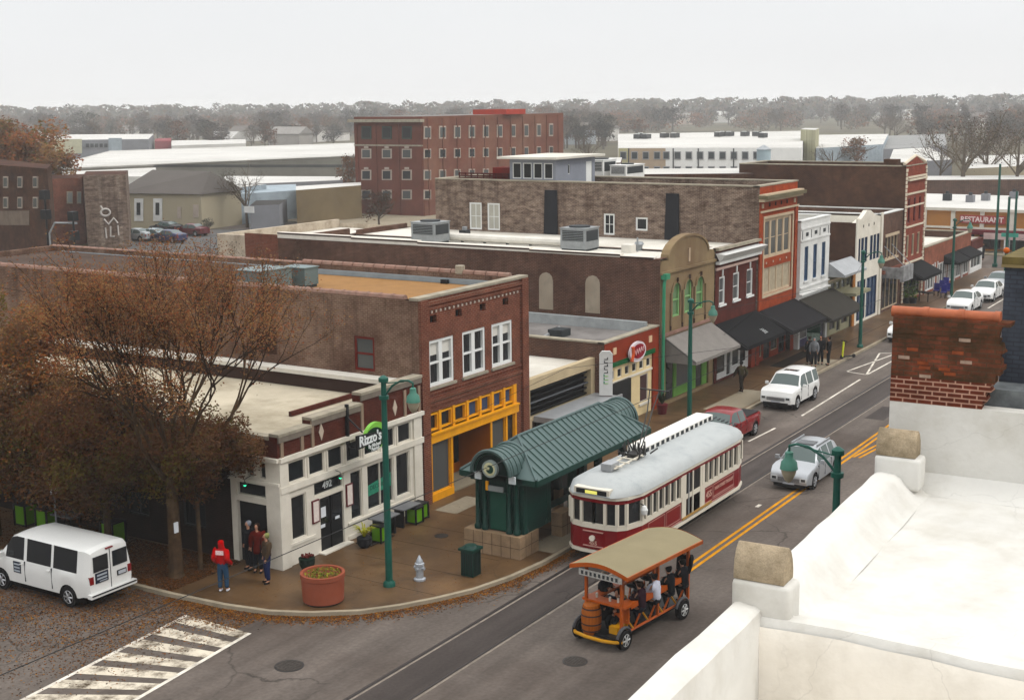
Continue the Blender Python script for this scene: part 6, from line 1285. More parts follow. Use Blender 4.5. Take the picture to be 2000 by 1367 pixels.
def person(label, pos, rz, top, legs, pose='stand', hair='#2b1d16', skinm=0, z=.13, h=1.0, long=False, hood=None, sit=None, shoes='#1c1b1b', cap=None, hands_to=None, group=None, lean=None, emblem=False):
    t = thing('person', label, 'person', (pos[0], pos[1], z), rz, group, world=False); t.scale = (h, h, h)
    P_ = POSES[pose]; sk = SK[skinm]; L_ = P_['lean'] if lean is None else lean
    if sit is not None: hz = sit
    else: hz = P_['hip']
    J = {'pel': (0, 0, hz + .04), 'wst': (L_ * .5, 0, hz + .2), 'che': (L_ * 1.4, 0, hz + .38), 'nek': (L_ * 2.1, 0, hz + .53), 'jaw': (L_ * 2.1 + .035, 0, hz + .61), 'hed': (L_ * 2.1 + .015, 0, hz + .69), 'crn': (L_ * 2.1, 0, hz + .77)}
    body = [(J['pel'], (.1, .08)), (J['wst'], (.09, .075)), (J['che'], (.1, .08)), (J['nek'], .05), (J['jaw'], (.07, .062)), (J['hed'], (.095, .082)), (J['crn'], (.075, .065))]
    ed = [(0, 1), (1, 2), (2, 3), (3, 4), (4, 5), (5, 6)]
    def add(p, r_, frm): body.append((p, r_)); ed.append((frm, len(body) - 1)); return len(body) - 1
    nose = add((J['hed'][0] + .115, 0, J['hed'][2] - .03), .014, 5)
    arms_c = []; legs_c = []; ank = []
    for i, s_ in enumerate((-1, 1)):
        a = P_['arms'][i]; sh = (J['che'][0], s_ * .185, hz + .46); el = (sh[0] + a[0] - .02, s_ * .235, sh[2] - .27); wr = (sh[0] + a[1] + .06, s_ * .22, sh[2] - .5)
        if hands_to is not None: el = (sh[0] + .12, s_ * .24, sh[2] - .24); wr = (hands_to[0], s_ * hands_to[1], hands_to[2])
        i0 = add(sh, .04, 2); i1 = add(el, .03, i0); i2 = add(wr, .026, i1)
        d = (Vector(wr) - Vector(el)).normalized(); pm = Vector(wr) + d * .07; i3 = add(tuple(pm), (.036, .02), i2); side = d.cross(Vector((0, s_, 0))).normalized() if abs(d.y) < .9 else Vector((1, 0, 0))
        for q in range(4):
            o_ = side * (.03 - .02 * q); k0 = add(tuple(pm + o_ * .8 + d * .025), .0095, i3); add(tuple(pm + o_ * 1.1 + d * (.075 - .008 * abs(q - 1)) + Vector((0, -s_ * .012, 0))), .008, k0)
        k0 = add(tuple(Vector(wr) + side * .035 + d * .03), .011, i3); add(tuple(Vector(wr) + side * .05 + d * .07), .009, k0)
        arms_c.append((sh, el, wr))
        g_ = P_['legs'][i]; hp = (0, s_ * .085, hz - .03)
        if sit is None: kn = (g_[0] * .6 + .03, s_ * .1, hz * .53); an = (g_[0] - abs(g_[1]) * .3, s_ * .105, .09 + max(0, -g_[1]) * .5)
        else: kn = (.38, s_ * .13, hz - .06); an = (.3 + .08 * s_, s_ * .12, hz - .48 + .1 * s_)
        j0 = add(hp, .06, 0); j1 = add(kn, .045, j0); j2 = add(an, .04, j1); j3 = add((an[0] + .13, an[1] * 1.05, an[2] - .05), .032, j2); legs_c.append((hp, kn, an))
    skin('body', body, ed, sk, t, 1)
    tm = cloth('cloth ' + top, top); lm = cloth('cloth ' + legs, legs)
    nd = [((J['pel'][0], 0, J['pel'][2] - (.36 if long else .12)), (.185, .155) if not long else (.22, .19)), (J['wst'], (.18, .145)), (J['che'], (.22, .175)), ((J['nek'][0] - .01, 0, J['nek'][2] + .0), .14)]; e2 = [(0, 1), (1, 2), (2, 3)]
    if hood: nd += [((J['nek'][0], 0, J['nek'][2] + .06), .1), ((J['hed'][0] - .03, 0, J['hed'][2] + .02), .118), ((J['crn'][0] - .03, 0, J['crn'][2] + .02), .09)]; e2 += [(3, 4), (4, 5), (5, 6)]
    for sh, el, wr in arms_c: n0 = len(nd); nd += [((sh[0], sh[1], sh[2] + .01), .125), (el, .085), (tuple(Vector(wr) + (Vector(wr) - Vector(el)).normalized() * .03), .068)]; e2 += [(2, n0), (n0, n0 + 1), (n0 + 1, n0 + 2)]
    skin('coat' if long else 'jacket', nd, e2, tm, t, 1, root=1)
    nd = [((0, 0, hz + .16), (.16, .13)), ((0, 0, hz - .02), (.175, .145))]; e2 = [(0, 1)]
    for hp, kn, an in legs_c: n0 = len(nd); nd += [((hp[0], hp[1], hp[2] - .06), .12), (kn, .092), ((an[0], an[1], an[2] + .02), .075)]; e2 += [(1, n0), (n0, n0 + 1), (n0 + 1, n0 + 2)]
    skin('trousers', nd, e2, lm, t, 1)
    for hp, kn, an in legs_c: skin('shoe', [((an[0] - .03, an[1], an[2] - .04), .05), ((an[0] + .07, an[1] * 1.03, an[2] - .045), .045), ((an[0] + .17, an[1] * 1.06, an[2] - .055), .035)], [(0, 1), (1, 2)], cloth('shoe ' + shoes, shoes), t, 1)
    if not hood:
        hm_ = cloth('hair ' + (cap or hair), cap or hair); hx, hz_ = J['hed'][0], J['hed'][2]
        skin('cap' if cap else 'hair', [((hx - .05, 0, hz_ - (.12 if not long else .2)), .07), ((hx - .035, 0, hz_ + .02), .118), ((hx - .01, 0, hz_ + .08), .112)], [(0, 1), (1, 2)], hm_, t, 1)
    mb = MB(); [mb.sphere((J['hed'][0] + .094, s_ * .034, J['hed'][2] + .005), .011, black, 6) for s_ in (-1, 1)]; mb.build('eyes', t, local=True)
    if emblem: mb = MB(); mb.box(J['che'][0] - .165, J['che'][0] - .15, -.13, .13, J['che'][2] - .04, J['che'][2] + .1, mat('white back print', '#d8b8b8', var=.3, scale=30, local=True)); mb.build('back_print', t, local=True)
    return t
q = G(437, 1155, .13); person('person in bright red hooded top and blue jeans seen from behind near the tree', q, R(20), '#b3060c', '#2f4a63', 'pocket', hood=True, shoes='#c9cbd2', emblem=True, h=1.02)
q = G(524, 1138, .13); person('person in brown jacket and dark jeans beside the white pillar of the doorway', q, R(150), '#4a3c2e', '#232c4d', 'stand', cap='#8a8f5a')
q = G(510, 1118, .13); person('person in dark red coat standing inside the shaded corner doorway', (q.x, q.y + .1), R(200), '#5a1a14', '#1a1c22', 'stand', long=True)
q = G(1448, 766, .13); person('person in olive coat walking away along the pavement towards the white shopfront', q, R(60), '#3f3a2a', '#26221d', 'walk', cap='#1c1b19', skinm=2)
q = G(534, 1112, .13); person('person in black jacket with pale grey cap deepest in the corner doorway', (33.3 - .95, 30.75), R(170), '#191a20', '#15161c', 'stand', cap='#8d929c')
for (u, v, top, lg, lb, rz, hd) in ((1580, 712, '#15161a', '#15161b', 'person in black with dark trousers, leftmost of the four on the pavement', 60, None), (1589, 716, '#75777a', '#1a1b20', 'person in pale grey hooded top among the group of four on the pavement', 200, True),
        (1602, 711, '#202125', '#17181d', 'person in charcoal top holding papers, third in the group before the green board', 190, None), (1618, 713, '#17171a', '#121215', 'person in black jacket standing apart at the right of the group of four', 120, None)):
    q = G(u, v, .13); person(lb, q, R(rz), top, lg, 'stand', hood=hd)
for (u, v, lb) in ((1920, 508, 'tiny dark clad person waiting at the far street crossing'),):
    q = G(u, v, .13); person(lb, q, R(90), '#1c1b1d', '#1a1a1c', 'stand')
# ---- pedal bar
ORG = mat('orange cart paint', '#b35616', rough=.45, var=.12, scale=3); YEL = mat('yellow bumper paint', '#c08a16', rough=.45, var=.1)
CX, CY, CR = 34.75, 17.38, R(173.5)
t = thing('pedal_bar', 'orange pedal bar cart with beige canopy and wooden barrel on the near traffic lane', 'pedal cart', (CX, CY, 0), CR, world=False)
def cw(x, y): return (CX + x * math.cos(CR) - y * math.sin(CR), CY + x * math.sin(CR) + y * math.cos(CR))
bg_ = mat('beige canopy', '#8f856b', rough=.85, var=.05, scale=1.5)
mb = MB(); n_ = 10; rows = []
for x in (-2.15, -.1, 0, .1, 2.0): rows.append([(x, -1.02 + 2.04 * k / n_, 2.3 + .2 * math.sin(math.pi * k / n_) + (.012 if x == 0 else 0)) for k in range(n_ + 1)])
mb.add([q for r_ in rows for q in r_], [(i * 11 + k, (i + 1) * 11 + k, (i + 1) * 11 + k + 1, i * 11 + k + 1) for i in range(4) for k in range(10)], bg_)
mb.add([(q[0], q[1], q[2] - .05) for r_ in rows for q in r_], [(i * 11 + k, i * 11 + k + 1, (i + 1) * 11 + k + 1, (i + 1) * 11 + k) for i in range(4) for k in range(10)], black); mb.build('canopy', t, smooth=True, local=True)
mb = MB()
for x, m in ((2.01, ORG), (-2.16, ORG)): mb.add([(x, -1.02 + 2.04 * k / 10, 2.18 + .2 * math.sin(math.pi * k / 10) - (.0 if i else .0) + (.13 if i else 0)) for i in (0, 1) for k in range(11)], [(k, k + 1, 12 + k, 11 + k) for k in range(10)], m)
for y in (-1.0, 1.0): mb.box(-2.15, 2.0, y - .015, y + .015, 2.2, 2.31, ORG)
mb.build('canopy_frame', t, local=True)
mb = MB(); mb.box(1.96, 1.99, -.7, .8, 2.05, 2.24, mat('sign strip', '#a5a29c', var=.35, scale=14, local=True))
for k in range(9): mb.box(1.99, 1.996, -.62 + k * .15, -.54 + k * .15, 2.09, 2.2, acd)
mb.build('sign_strip', t, local=True)
for x in (-1.95, -.2, 1.72):
    for y in (-.62, .62): mb = MB(); mb.box(x - .04, x + .04, y - .04, y + .04, .4, 2.35, ORG); mb.build('post', t, local=True)
mb = MB(); mb.box(1.35, 1.75, -.75, .75, 1.2, 1.27, ORG)
for y in (-.55, .55): mb.box(-1.7, 1.35, y - .16, y + .16, 1.2, 1.27, ORG); mb.box(-1.7, 1.35, y - .165 if y < 0 else y + .14, y - .14 if y < 0 else y + .165, 1.1, 1.199, ORG)
mb.build('bar_counter', t, local=True)
mb = MB(); gl_ = mat('cup plastic', '#b9b4a8', rough=.3)
for x, y in ((1.5, -.4), (1.55, .1), (1.5, .35), (.9, .55), (.2, .5), (-.5, -.5)): mb.cyl(x, y, 1.27, 1.4, .035, gl_, 8)
mb.build('cups', t, local=True)
mb = MB(); wd = mat('barrel wood', '#a35a22', rough=.55, var=.2, scale=3, local=True, aniso=(6, 6, .5)); hp_ = mat('barrel hoop', '#3a2424', metal=.4, rough=.5)
mb.lathe([(.24, .3), (.29, .5), (.3, .74), (.29, .98), (.24, 1.18), (.22, 1.19)], wd, 20, (1.85, -.35, 0)); br_o = mb.build('barrel', t, smooth=True, local=True)
mb = MB()
for z, r_ in ((.42, .28), (.62, .302), (.88, .302), (1.08, .275)): mb.lathe([(r_, z - .02), (r_ + .008, z), (r_, z + .02)], hp_, 20, (1.85, -.35, 0))
mb.build('hoops', br_o, local=True)
mb = MB(); mb.tube([(1.8, -1.0, .32), (2.1, -.75, .3), (2.2, -.3, .3), (2.2, .3, .3), (2.1, .62, .3), (1.95, .8, .3)], .055, YEL, 8); mb.build('front_bumper', t, local=True)
mb = MB(); mb.box(-1.9, 2.0, -.6, .6, .3, .38, black); mb.box(1.2, 1.75, .2, .5, .38, .6, YEL)
for y in (-.62, .62):
    mb.tube([(-1.9, y, .4), (1.9, y, .4)], .04, ORG, 6)
    for k in range(4): x = -1.3 + k * .8; mb.tube([(x, y, .4), (x - .28, y * 1.15, .92)], .03, ORG, 6); mb.tube([(x, y, .4), (x + .25, y * .9, .75)], .03, YEL, 6)
mb.build('chassis', t, local=True)
mb = MB(); mb.box(1.3, 1.36, .12, .62, .62, 1.12, ORG); mb.box(1.25, 1.3, -.5, .0, .5, 1.1, black); mb.sphere((1.4, .3, 1.18), .06, gl_, 6); mb.build('driver_seat', t, local=True)
for k in range(4):
    for y in (-1, 1): x = -1.58 + k * .8; mb = MB(); mb.lathe([(.1, 0), (.13, .04), (.12, .07)], black, 12, (x, y * .72, .93)); mb.tube([(x + .1, y * .66, .5), (x, y * .72, .94)], .025, black, 5); mb.build('saddle', t, local=True)
fm_ = mat('grey mudguard', '#4c4c4e', rough=.5)
for wx, wy in ((1.75, .72), (1.75, -.82), (-1.3, .82), (-1.3, -.82)):
    wheel(t, wx, wy, .3, .18, mat('white rim', '#b4b4b2', rough=.4, metal=.3)); mb = MB(); mb.tube([(wx + .36 * math.cos(a), wy, .3 + .36 * math.sin(a)) for a in (R(20 + 20 * k) for k in range(8))], .05, fm_, 5); mb.build('mudguard', t, local=True)
rd = [(-1.58, 1, '#141418', '#15171c', '#0f0e0e', 'black coat, rearmost on the near side', False), (-.78, 1, '#101216', '#14161d', '#141010', 'dark navy coat, second from the back on the near side', False), (.02, 1, '#b7b9c6', '#17191f', '#171010', 'white top seen from behind on the near side', False), (.82, 1, '#2a1620', '#1b2230', '#2b1c14', 'dark maroon jacket, near side front seat', False),
      (-1.58, -1, '#2d2b2c', '#1b1b20', '#6b4a2a', 'charcoal top on the far side at the back', False), (-.78, -1, '#5d6b62', '#1d2026', '#3a2418', 'grey green top in the middle of the far side', False), (.75, -1, '#16161a', '#3f5d78', '#a39482', 'black top and pale jeans, far side front seat', False)]
for x, s_, top, lg, hr, lb, lg_ in rd:
    px, py = cw(x, s_ * .74); person('person in %s, pedal bar' % lb, (px, py), CR + (R(-90) if s_ > 0 else R(90)), top, lg, 'stand', hair=hr, sit=1.02, z=0, hands_to=(.3, .16, 1.3), lean=.05)
px, py = cw(-2.05, .45); person('person with white knit hat and black coat standing at the pedal bar rear', (px, py), CR + R(-10), '#0f0f12', '#101014', 'stand', cap='#c9c9c9', z=.35)
px, py = cw(1.15, .1); person('person in dark jacket driving at the front seat of the pedal bar', (px, py), CR, '#1c1c24', '#17181c', 'stand', hair='#1a1412', sit=.75, z=0, hands_to=(.35, .2, 1.0))
px, py = 39.3, 20.95; person('tram driver in yellow green safety vest behind the front window', (px, py), R(180), '#a0c51a', '#17181c', 'stand', z=.65, skinm=1, h=.95)
# ================================================================ TREES NEAR THE CORNER, LEAF LITTER
barkm = mat('tree bark', '#4a3a2c', rough=.95, var=.3, scale=4, bump=.4, dirt='#6b5a42', dscale=2, damt=.5); barkd = mat('dark twig bark', '#33261d', rough=.95, var=.25, scale=4)
def leafm(n_, c): return mat(n_, c, rough=.8, var=.25, scale=3)
RUST = [leafm('leaf rust', '#77452a'), leafm('leaf brown', '#5c402a'), leafm('leaf tan', '#80603e'), leafm('leaf dark red', '#57361f')]
ORNG = [leafm('leaf orange', '#85542f'), leafm('leaf brown', '#4e2f1a'), leafm('leaf olive', '#564a20'), leafm('leaf rust', '#6b3a1c'), leafm('leaf tan', '#7a5230')]
DARK = [leafm('leaf dark red', '#472a1a'), leafm('leaf dark brown', '#4a2e1c'), leafm('leaf brown', '#4e2f1a'), leafm('leaf olive', '#564a20')]
def leaf(mb, c, s_, m, rr):
    d = Vector((rr.gauss(0, 1), rr.gauss(0, 1), rr.gauss(0, .7))).normalized() * s_; e2 = d.orthogonal().normalized() * s_ * .62
    mb.v += [tuple(c - d), tuple(c + e2), tuple(c + d), tuple(c - e2)]; o = len(mb.v) - 4; mb.f.append((o, o + 1, o + 2, o + 3)); mb.m.append(mb.mi(m))
def grow(mb, p, d, L_, r_, dep, rr, tips, up=.25, spread=.5, seg=3, kids_=3):
    pts = [p]; rad = [r_]; q = p.copy(); dd = d.copy()
    for i in range(seg):
        dd = (dd + Vector((rr.gauss(0, .12), rr.gauss(0, .12), rr.gauss(0, .06) + up * .12))).normalized(); q = q + dd * L_ / seg; pts.append(q.copy()); rad.append(r_ * (1 - .35 * (i + 1) / seg))
        if dep <= 2: tips.append((q.copy(), dep))
    mb.tube(pts, rad, barkm if r_ > .04 else barkd, 7 if r_ > .06 else (4 if r_ > .015 else 3), cap=False)
    if dep == 0: return
    for k in range(kids_):
        a = rr.uniform(0, 6.283); s_ = spread * rr.uniform(.55, 1.2); o_ = dd.orthogonal().normalized(); o2 = dd.cross(o_); nd = (dd + (o_ * math.cos(a) + o2 * math.sin(a)) * s_ + Vector((0, 0, up * .3))).normalized()
        st = pts[-1] if k < 2 else pts[max(1, len(pts) - 2)]
        grow(mb, st, nd, L_ * rr.uniform(.62, .82), r_ * .58, dep - 1, rr, tips, up, spread, seg, kids_)
# tree A: vase of bare limbs with thin russet leaf
rr = random.Random(21)
t = thing('street_tree', 'tall half bare tree with russet leaves and fanned limbs in front of the corner restaurant', 'tree', (30.6, 32.4, 0)); base = Vector((30.6, 32.4, 0))
mb = MB(); tips = []
mb.tube([base + Vector((0, 0, -.1)), base + Vector((.0, .03, .25)), base + Vector((.03, .05, 1.4)), base + Vector((-.02, 0, 2.8)), base + Vector((0, 0, 3.5))], [.33, .26, .22, .2, .2], barkm, 12)
fork = base + Vector((0, 0, 3.3))
for k in range(10):
    a = k * .628 + rr.uniform(-.2, .2); ti = (.22, .55, .8)[k % 3]; d = Vector((math.cos(a) * ti, math.sin(a) * ti, 1)).normalized()
    grow(mb, fork + Vector((0, 0, rr.uniform(-.3, .2))), d, rr.uniform(2.5, 3.1), .085, 4, rr, tips, .35, .45)
trk = mb.build('trunk', t)
mb = MB()
for q, dep in tips:
    n_ = (16, 11, 6)[dep] if q.z > 5 else 18
    if q.z > 9.5: n_ += 1
    for k in range(n_): c = q + Vector((rr.gauss(0, .2), rr.gauss(0, .2), rr.gauss(0, .18))); leaf(mb, c, rr.uniform(.025, .047), RUST[rr.randrange(3 if q.z > 5 else 4)], rr)
mb.build('crown', t)
mb = MB(); pl_ = PL(30.4, 32.14, -25); mb.box(30.33, 30.5, 32.1, 32.14, 1.75, 2.1, mat('white notice', '#c9cdd2')); mb.build('notice', t)
def dense(name, label, x, y, h, zc, rx, ry, rz_, n_, ms, seed, tr=.22, s_=(.05, .09), clumps=26, low=None):
    rr = random.Random(seed); t = thing(name, label, 'tree', (x, y, 0)); base = Vector((x, y, 0)); mb = MB(); tips = []
    mb.tube([base, base + Vector((0, 0, zc * .35)), base + Vector((.1, .1, zc * .6))], [tr * 1.3, tr, tr * .9], barkm, 10)
    for k in range(8): a = k * .785 + rr.uniform(-.3, .3); grow(mb, base + Vector((.1, .1, zc * .55)), Vector((math.cos(a), math.sin(a), .75)).normalized(), rx * .5, tr * .38, 2, rr, tips, .2, .6)
    mb.build('trunk', t); mb = MB(); cl = []
    for k in range(clumps):
        while True:
            v = Vector((rr.uniform(-1, 1), rr.uniform(-1, 1), rr.uniform(-1, 1)))
            if .35 < v.length < 1: break
        cl.append((Vector((x + v.x * rx, y + v.y * ry, zc + v.z * rz_)), rr.uniform(.22, .42) * min(rx, ry), rr.randrange(len(ms))))
    for k in range(n_):
        c, r_, mi_ = cl[rr.randrange(clumps)]; v = Vector((rr.gauss(0, 1), rr.gauss(0, 1), rr.gauss(0, .8))); v = v.normalized() * r_ * rr.random() ** .45
        m = ms[mi_] if rr.random() < .6 else ms[rr.randrange(len(ms))]; leaf(mb, c + v, rr.uniform(*s_), m, rr)
    mb.build('crown', t); return t
dense('street_tree', 'low dark russet tree crown over the side pavement behind the red hooded person', 30.9, 36.0, 6, 4.3, 3.0, 4.9, 1.9, 62000, DARK, 5, .12, (.036, .066), 60)
dense('street_tree', 'dense orange brown tree at the left picture edge above the white van', 30.4, 41.5, 9, 5.6, 2.9, 4.4, 3.4, 76000, ORNG, 6, .2, (.04, .074), 76)
dense('street_tree', 'dark brown leafed tree low behind the trunk at the corner restaurant wall', 31.5, 32.2, 5, 4.35, 1.8, 2.6, .9, 23000, DARK, 9, .07, (.034, .062), 30)
dense('street_tree', 'orange leafed tree farther up the side street at the left edge', 30.6, 49.5, 8, 5.0, 2.6, 4.8, 2.9, 26000, ORNG, 13, .18, (.06, .1), 30)
# side pavement things under the trees
for (x, y, lb) in ((31.9, 40.4, 'lime cube under the dark tree just behind the van roof'), (32.0, 37.0, 'lime cube under the dark tree, right one behind the van rear'), (31.9, 41.6, 'third lime cube farther left under the tree')): cube(x, y, lb, .6)
tbl(31.9, 39.3, 'grey outdoor table between the lime cubes under the dark tree', R(90))
q = G(137, 1010, 0); t = thing('parking_sign', 'white parking sign on a thin pole in the shade behind the van', 'sign', (29.8, 37.3, .13)); mb = MB(); mb.cyl(29.8, 37.3, .1, 3.0, .03, ac, 6); mb.build('post', t)
mb = MB(); mb.box(29.76, 29.78, 37.1, 37.5, 2.45, 3.0, mat('sign white', '#b9b4b4', var=.3, scale=16)); mb.build('sign_panel', t)
# leaf litter, scattered thickly in the gutter and under the trees
rr = random.Random(31); mb = MB(); LM = [leafm('litter rust', '#7a481c'), leafm('litter brown', '#55361a'), leafm('litter tan', '#8f6530'), leafm('litter dark', '#2e2018')]
def flat(mb, x, y, z, s_, m):
    a = rr.uniform(0, 6.28); c, s2 = math.cos(a) * s_, math.sin(a) * s_; o = len(mb.v); mb.v += [(x - c, y - s2, z + rr.uniform(0, .012)), (x + s2 * .6, y - c * .6, z + rr.uniform(.0, .02)), (x + c, y + s2, z + rr.uniform(0, .012)), (x - s2 * .6, y + c * .6, z)]; mb.f.append((o, o + 1, o + 2, o + 3)); mb.m.append(mb.mi(m))
path = outl[1:14]
for i in range(len(path) - 1):
    a, c = Vector(path[i]), Vector(path[i + 1]); d = (c - a); n2 = Vector((d.y, -d.x)).normalized(); cnt = int(d.length * (560 if path[i][0] < 39 else 160))
    for k in range(cnt): f_ = rr.random(); w_ = abs(rr.gauss(0, .33 if path[i][0] < 36 else .2)); p_ = a + d * f_ + n2 * w_; flat(mb, p_.x, p_.y, .006, rr.uniform(.02, .042), LM[rr.choice((0, 0, 1, 1, 2, 3))])
for k in range(26000):
    x = 29.3 - abs(rr.gauss(0, 3.2)); y = rr.uniform(27.6, 42)
    if y < 29.5 and rr.random() < .75 and x < 28.2: continue
    flat(mb, x, y, .006, rr.uniform(.02, .04), LM[rr.choice((0, 1, 1, 2, 3))])
for k in range(16000):
    x = rr.uniform(29.5, 32.7); y = 31.5 + abs(rr.gauss(0, 4.5)); 
    flat(mb, x, y, .134, rr.uniform(.025, .05), LM[rr.choice((0, 1, 1, 3, 3))])
for k in range(900):
    x = rr.uniform(30.5, 50); y = rr.uniform(23.5, 29.4)
    if x < 34 and y < 28 - (x - 30.5): continue
    flat(mb, x, y, .134, rr.uniform(.015, .03), LM[rr.choice((0, 1, 2))])
o = mb.build('leaf_litter'); struct(o, 'stuff')
# thin loose wires
wire('overhead_wire', [G(452, 1120, 1.2) + Vector((0, 0, 0)), (34, 29.7, 2.0)][:0] or [(41.2, 29.8, 2.9), (46.5, 26.5, 5.0), (52, 21.5, 5.4)], 'thin span wire from the orange shopfront over the shelter to the contact wire', .008)
wire('overhead_wire', [(68.2, 29.2, 2.6), (63, 25, 5.2), (58, 21, 5.3)], 'thin span wire crossing before the black awning of the maroon building', .012)
wire('overhead_wire', [(58.8, 26.6, 5.4), (75, 24, 5.3), (82.8, 25.8, 5.5)], 'thin wire running between two street lamps above the awnings', .01)
# ================================================================ BACKGROUND
q = FX(1966, 488, 26.0); t = tag(MB().build('x') if False else (lambda mb: (mb.sphere((26.0, q.y, 12.79), .06, mat('orange ball', '#c8642a', rough=.5), 12), mb.build('orange_ball'))[1])(MB()), 'small orange ball ornament on the coping of the black brick wall', 'ornament')
def ve(A, B, u, v):      # point of pixel on the upright plane through A, B
    r = ray(u, v); n_ = Vector((B.y - A.y, -(B.x - A.x), 0)); return CP + r * ((A - CP).dot(n_) / r.dot(n_))
def gblock(name, label, pts, z, mw, mroof, lip=.0, z0=0, cat='building'):
    P_ = [G(u, v, z) if not isinstance(u, Vector) else u for u, v in pts]; t = thing(name, label, cat, (P_[0].x, P_[0].y, 0)); mb = MB(); n_ = len(P_)
    for i in range(n_): a, c = P_[i], P_[(i + 1) % n_]; mb.poly([(a.x, a.y, z0), (c.x, c.y, z0), (c.x, c.y, z), (a.x, a.y, z)], mw)
    mb.build('wall', t); mb = MB(); mb.poly([(a.x, a.y, z) for a in P_], mroof)
    if lip:
        for i in range(n_): a, c = P_[i], P_[(i + 1) % n_]; mb.tube([(a.x, a.y, z), (c.x, c.y, z)], lip, mroof, 4)
    mb.build('roof', t); return t, P_
def gwin(t, A, B, rects, fm, gm=None, d_=.06, name='window'):
    n_ = Vector((B.y - A.y, -(B.x - A.x), 0)).normalized()
    if n_.dot(CP - A) < 0: n_ = -n_
    for (u0, v0, u1, v1) in rects:
        c = [ve(A, B, *p_) for p_ in ((u0, v1), (u1, v1), (u1, v0), (u0, v0))]; mb = MB()
        o_ = [p_ + n_ * d_ for p_ in c]; mb.add(c + o_, [(4, 5, 6, 7)] + [(i, (i + 1) % 4, 4 + (i + 1) % 4, 4 + i) for i in range(4)], fm); w_ = mb.build(name, t)
        if gm:
            ct = sum(c, Vector()) / 4; mb = MB(); mb.add([ct + (p_ - ct) * .78 + n_ * (d_ + .02) for p_ in c], [(0, 1, 2, 3)], gm); mb.build('pane', w_)
def gbox(t, A, B, u0, v0, u1, v1, m, name='panel', d_=.05): gwin(t, A, B, [(u0, v0, u1, v1)], m, None, d_, name)
whr = mat('far white roof', '#b7b5b0', var=.08, scale=.1, dirt='#9d9a92', dscale=.06, damt=.5); beigew = mat('beige wall', '#a79d86', var=.1, scale=.3, dirt='#857a64', dscale=.3, damt=.4); grw = mat('grey wall', '#85868a', var=.12, scale=.4); bluw = mat('pale blue wall', '#9aa5ac', var=.12, scale=.5, dirt='#7d868a', dscale=.4, damt=.6)
# five storey brick block
p0 = D(825, 228, 185); hB = p0.z; A = p0; Lf = FX(691, 232, p0.x); Rt = FY(1100, 224, p0.y)
t = thing('brick_apartment_block', 'large old brick apartment block with arched top windows and long side wing', 'building', (p0.x, p0.y, 0))
bfar = mat('far red brick', '#6d4034', var=.2, scale=.35, fine=.25, dirt='#523428', dscale=.15, damt=.5); bfar2 = mat('far red brick weathered', '#71473a', var=.22, scale=.3, fine=.25, dirt='#94745f', dscale=.12, damt=.6)
x0, y0, x1, y1 = p0.x, p0.y, Rt.x, Lf.y
mb = MB(); mb.poly([(x0, y1, 0), (x0, y0, 0), (x0, y0, hB), (x0, y1, hB)], bfar); mb.poly([(x0, y0, 0), (x1, y0, 0), (x1, y0, hB), (x0, y0, hB)], bfar2); mb.poly([(x1, y0, 0), (x1, y1, 0), (x1, y1, hB), (x1, y0, hB)], bfar); mb.poly([(x1, y1, 0), (x0, y1, 0), (x0, y1, hB), (x1, y1, hB)], bfar)
for y in (y0 + .1, y0 + (y1 - y0) * .34, y0 + (y1 - y0) * .67, y1 - .6): mb.box(x0 - .15, x0, y, y + .5, 0, hB - 1, bfar)
for k in range(11): x = x0 + 1 + (x1 - x0 - 1) * k / 10.5; mb.box(x, x + .35, y0 - .12, y0 - .001, 0, hB - .3, bfar2)
mb.build('wall', t); mb = MB(); mb.poly([(x0, y0, hB), (x1, y0, hB), (x1, y1, hB), (x0, y1, hB)], roofg); mb.build('roof', t)
mb = MB(); mb.box(x0 - .9, x0, y0 - .3, y1 + .5, hB - .75, hB - .35, stone); mb.box(x0 - .2, x0, y0, y1, hB - 4.05, hB - 3.85, stone); mb.build('cornice', t)
lw = mat('far pale trim', '#a99c90', var=.1)
WR = [(230.5 + 16, 268, .5), (291, 310, 0), (333, 353, 0), (374, 391, 0)]
for r_i, (va, vb) in enumerate(((247, 272), (291, 310), (332, 352), (371, 390))):
    gwin(t, A, Lf, [(u - 9.5, va, u + 9.5, vb) for u in (716, 756, 795)], lw if r_i else mat('dark green sash', '#3a4640'), GLg if r_i % 2 else GL, .1)
    if r_i in (1, 2): gwin(t, A, Lf, [(u - 4, va - 5, u + 4, va - 1) for u in (716, 756, 795)], lw, None, .14, 'keystone')
    gwin(t, A, Rt, [(u - w_, va + dv, u + w_, vb + dv) for u, w_, dv in [(834 + k * 30 - k * k * .35, 7 - k * .35, -k * .6) for k in range(10)]], lw, GLg if r_i % 2 == 0 else GL, .1)
c_ = D(970, 222, 205); mb = MB(); mb.box(c_.x - 2, c_.x + 3.5, c_.y - 3, c_.y + 3, hB, D(970, 214, 205).z, mat('bright red sheet metal', '#a83a2a', rough=.6)); mb.build('rooftop_box', t)
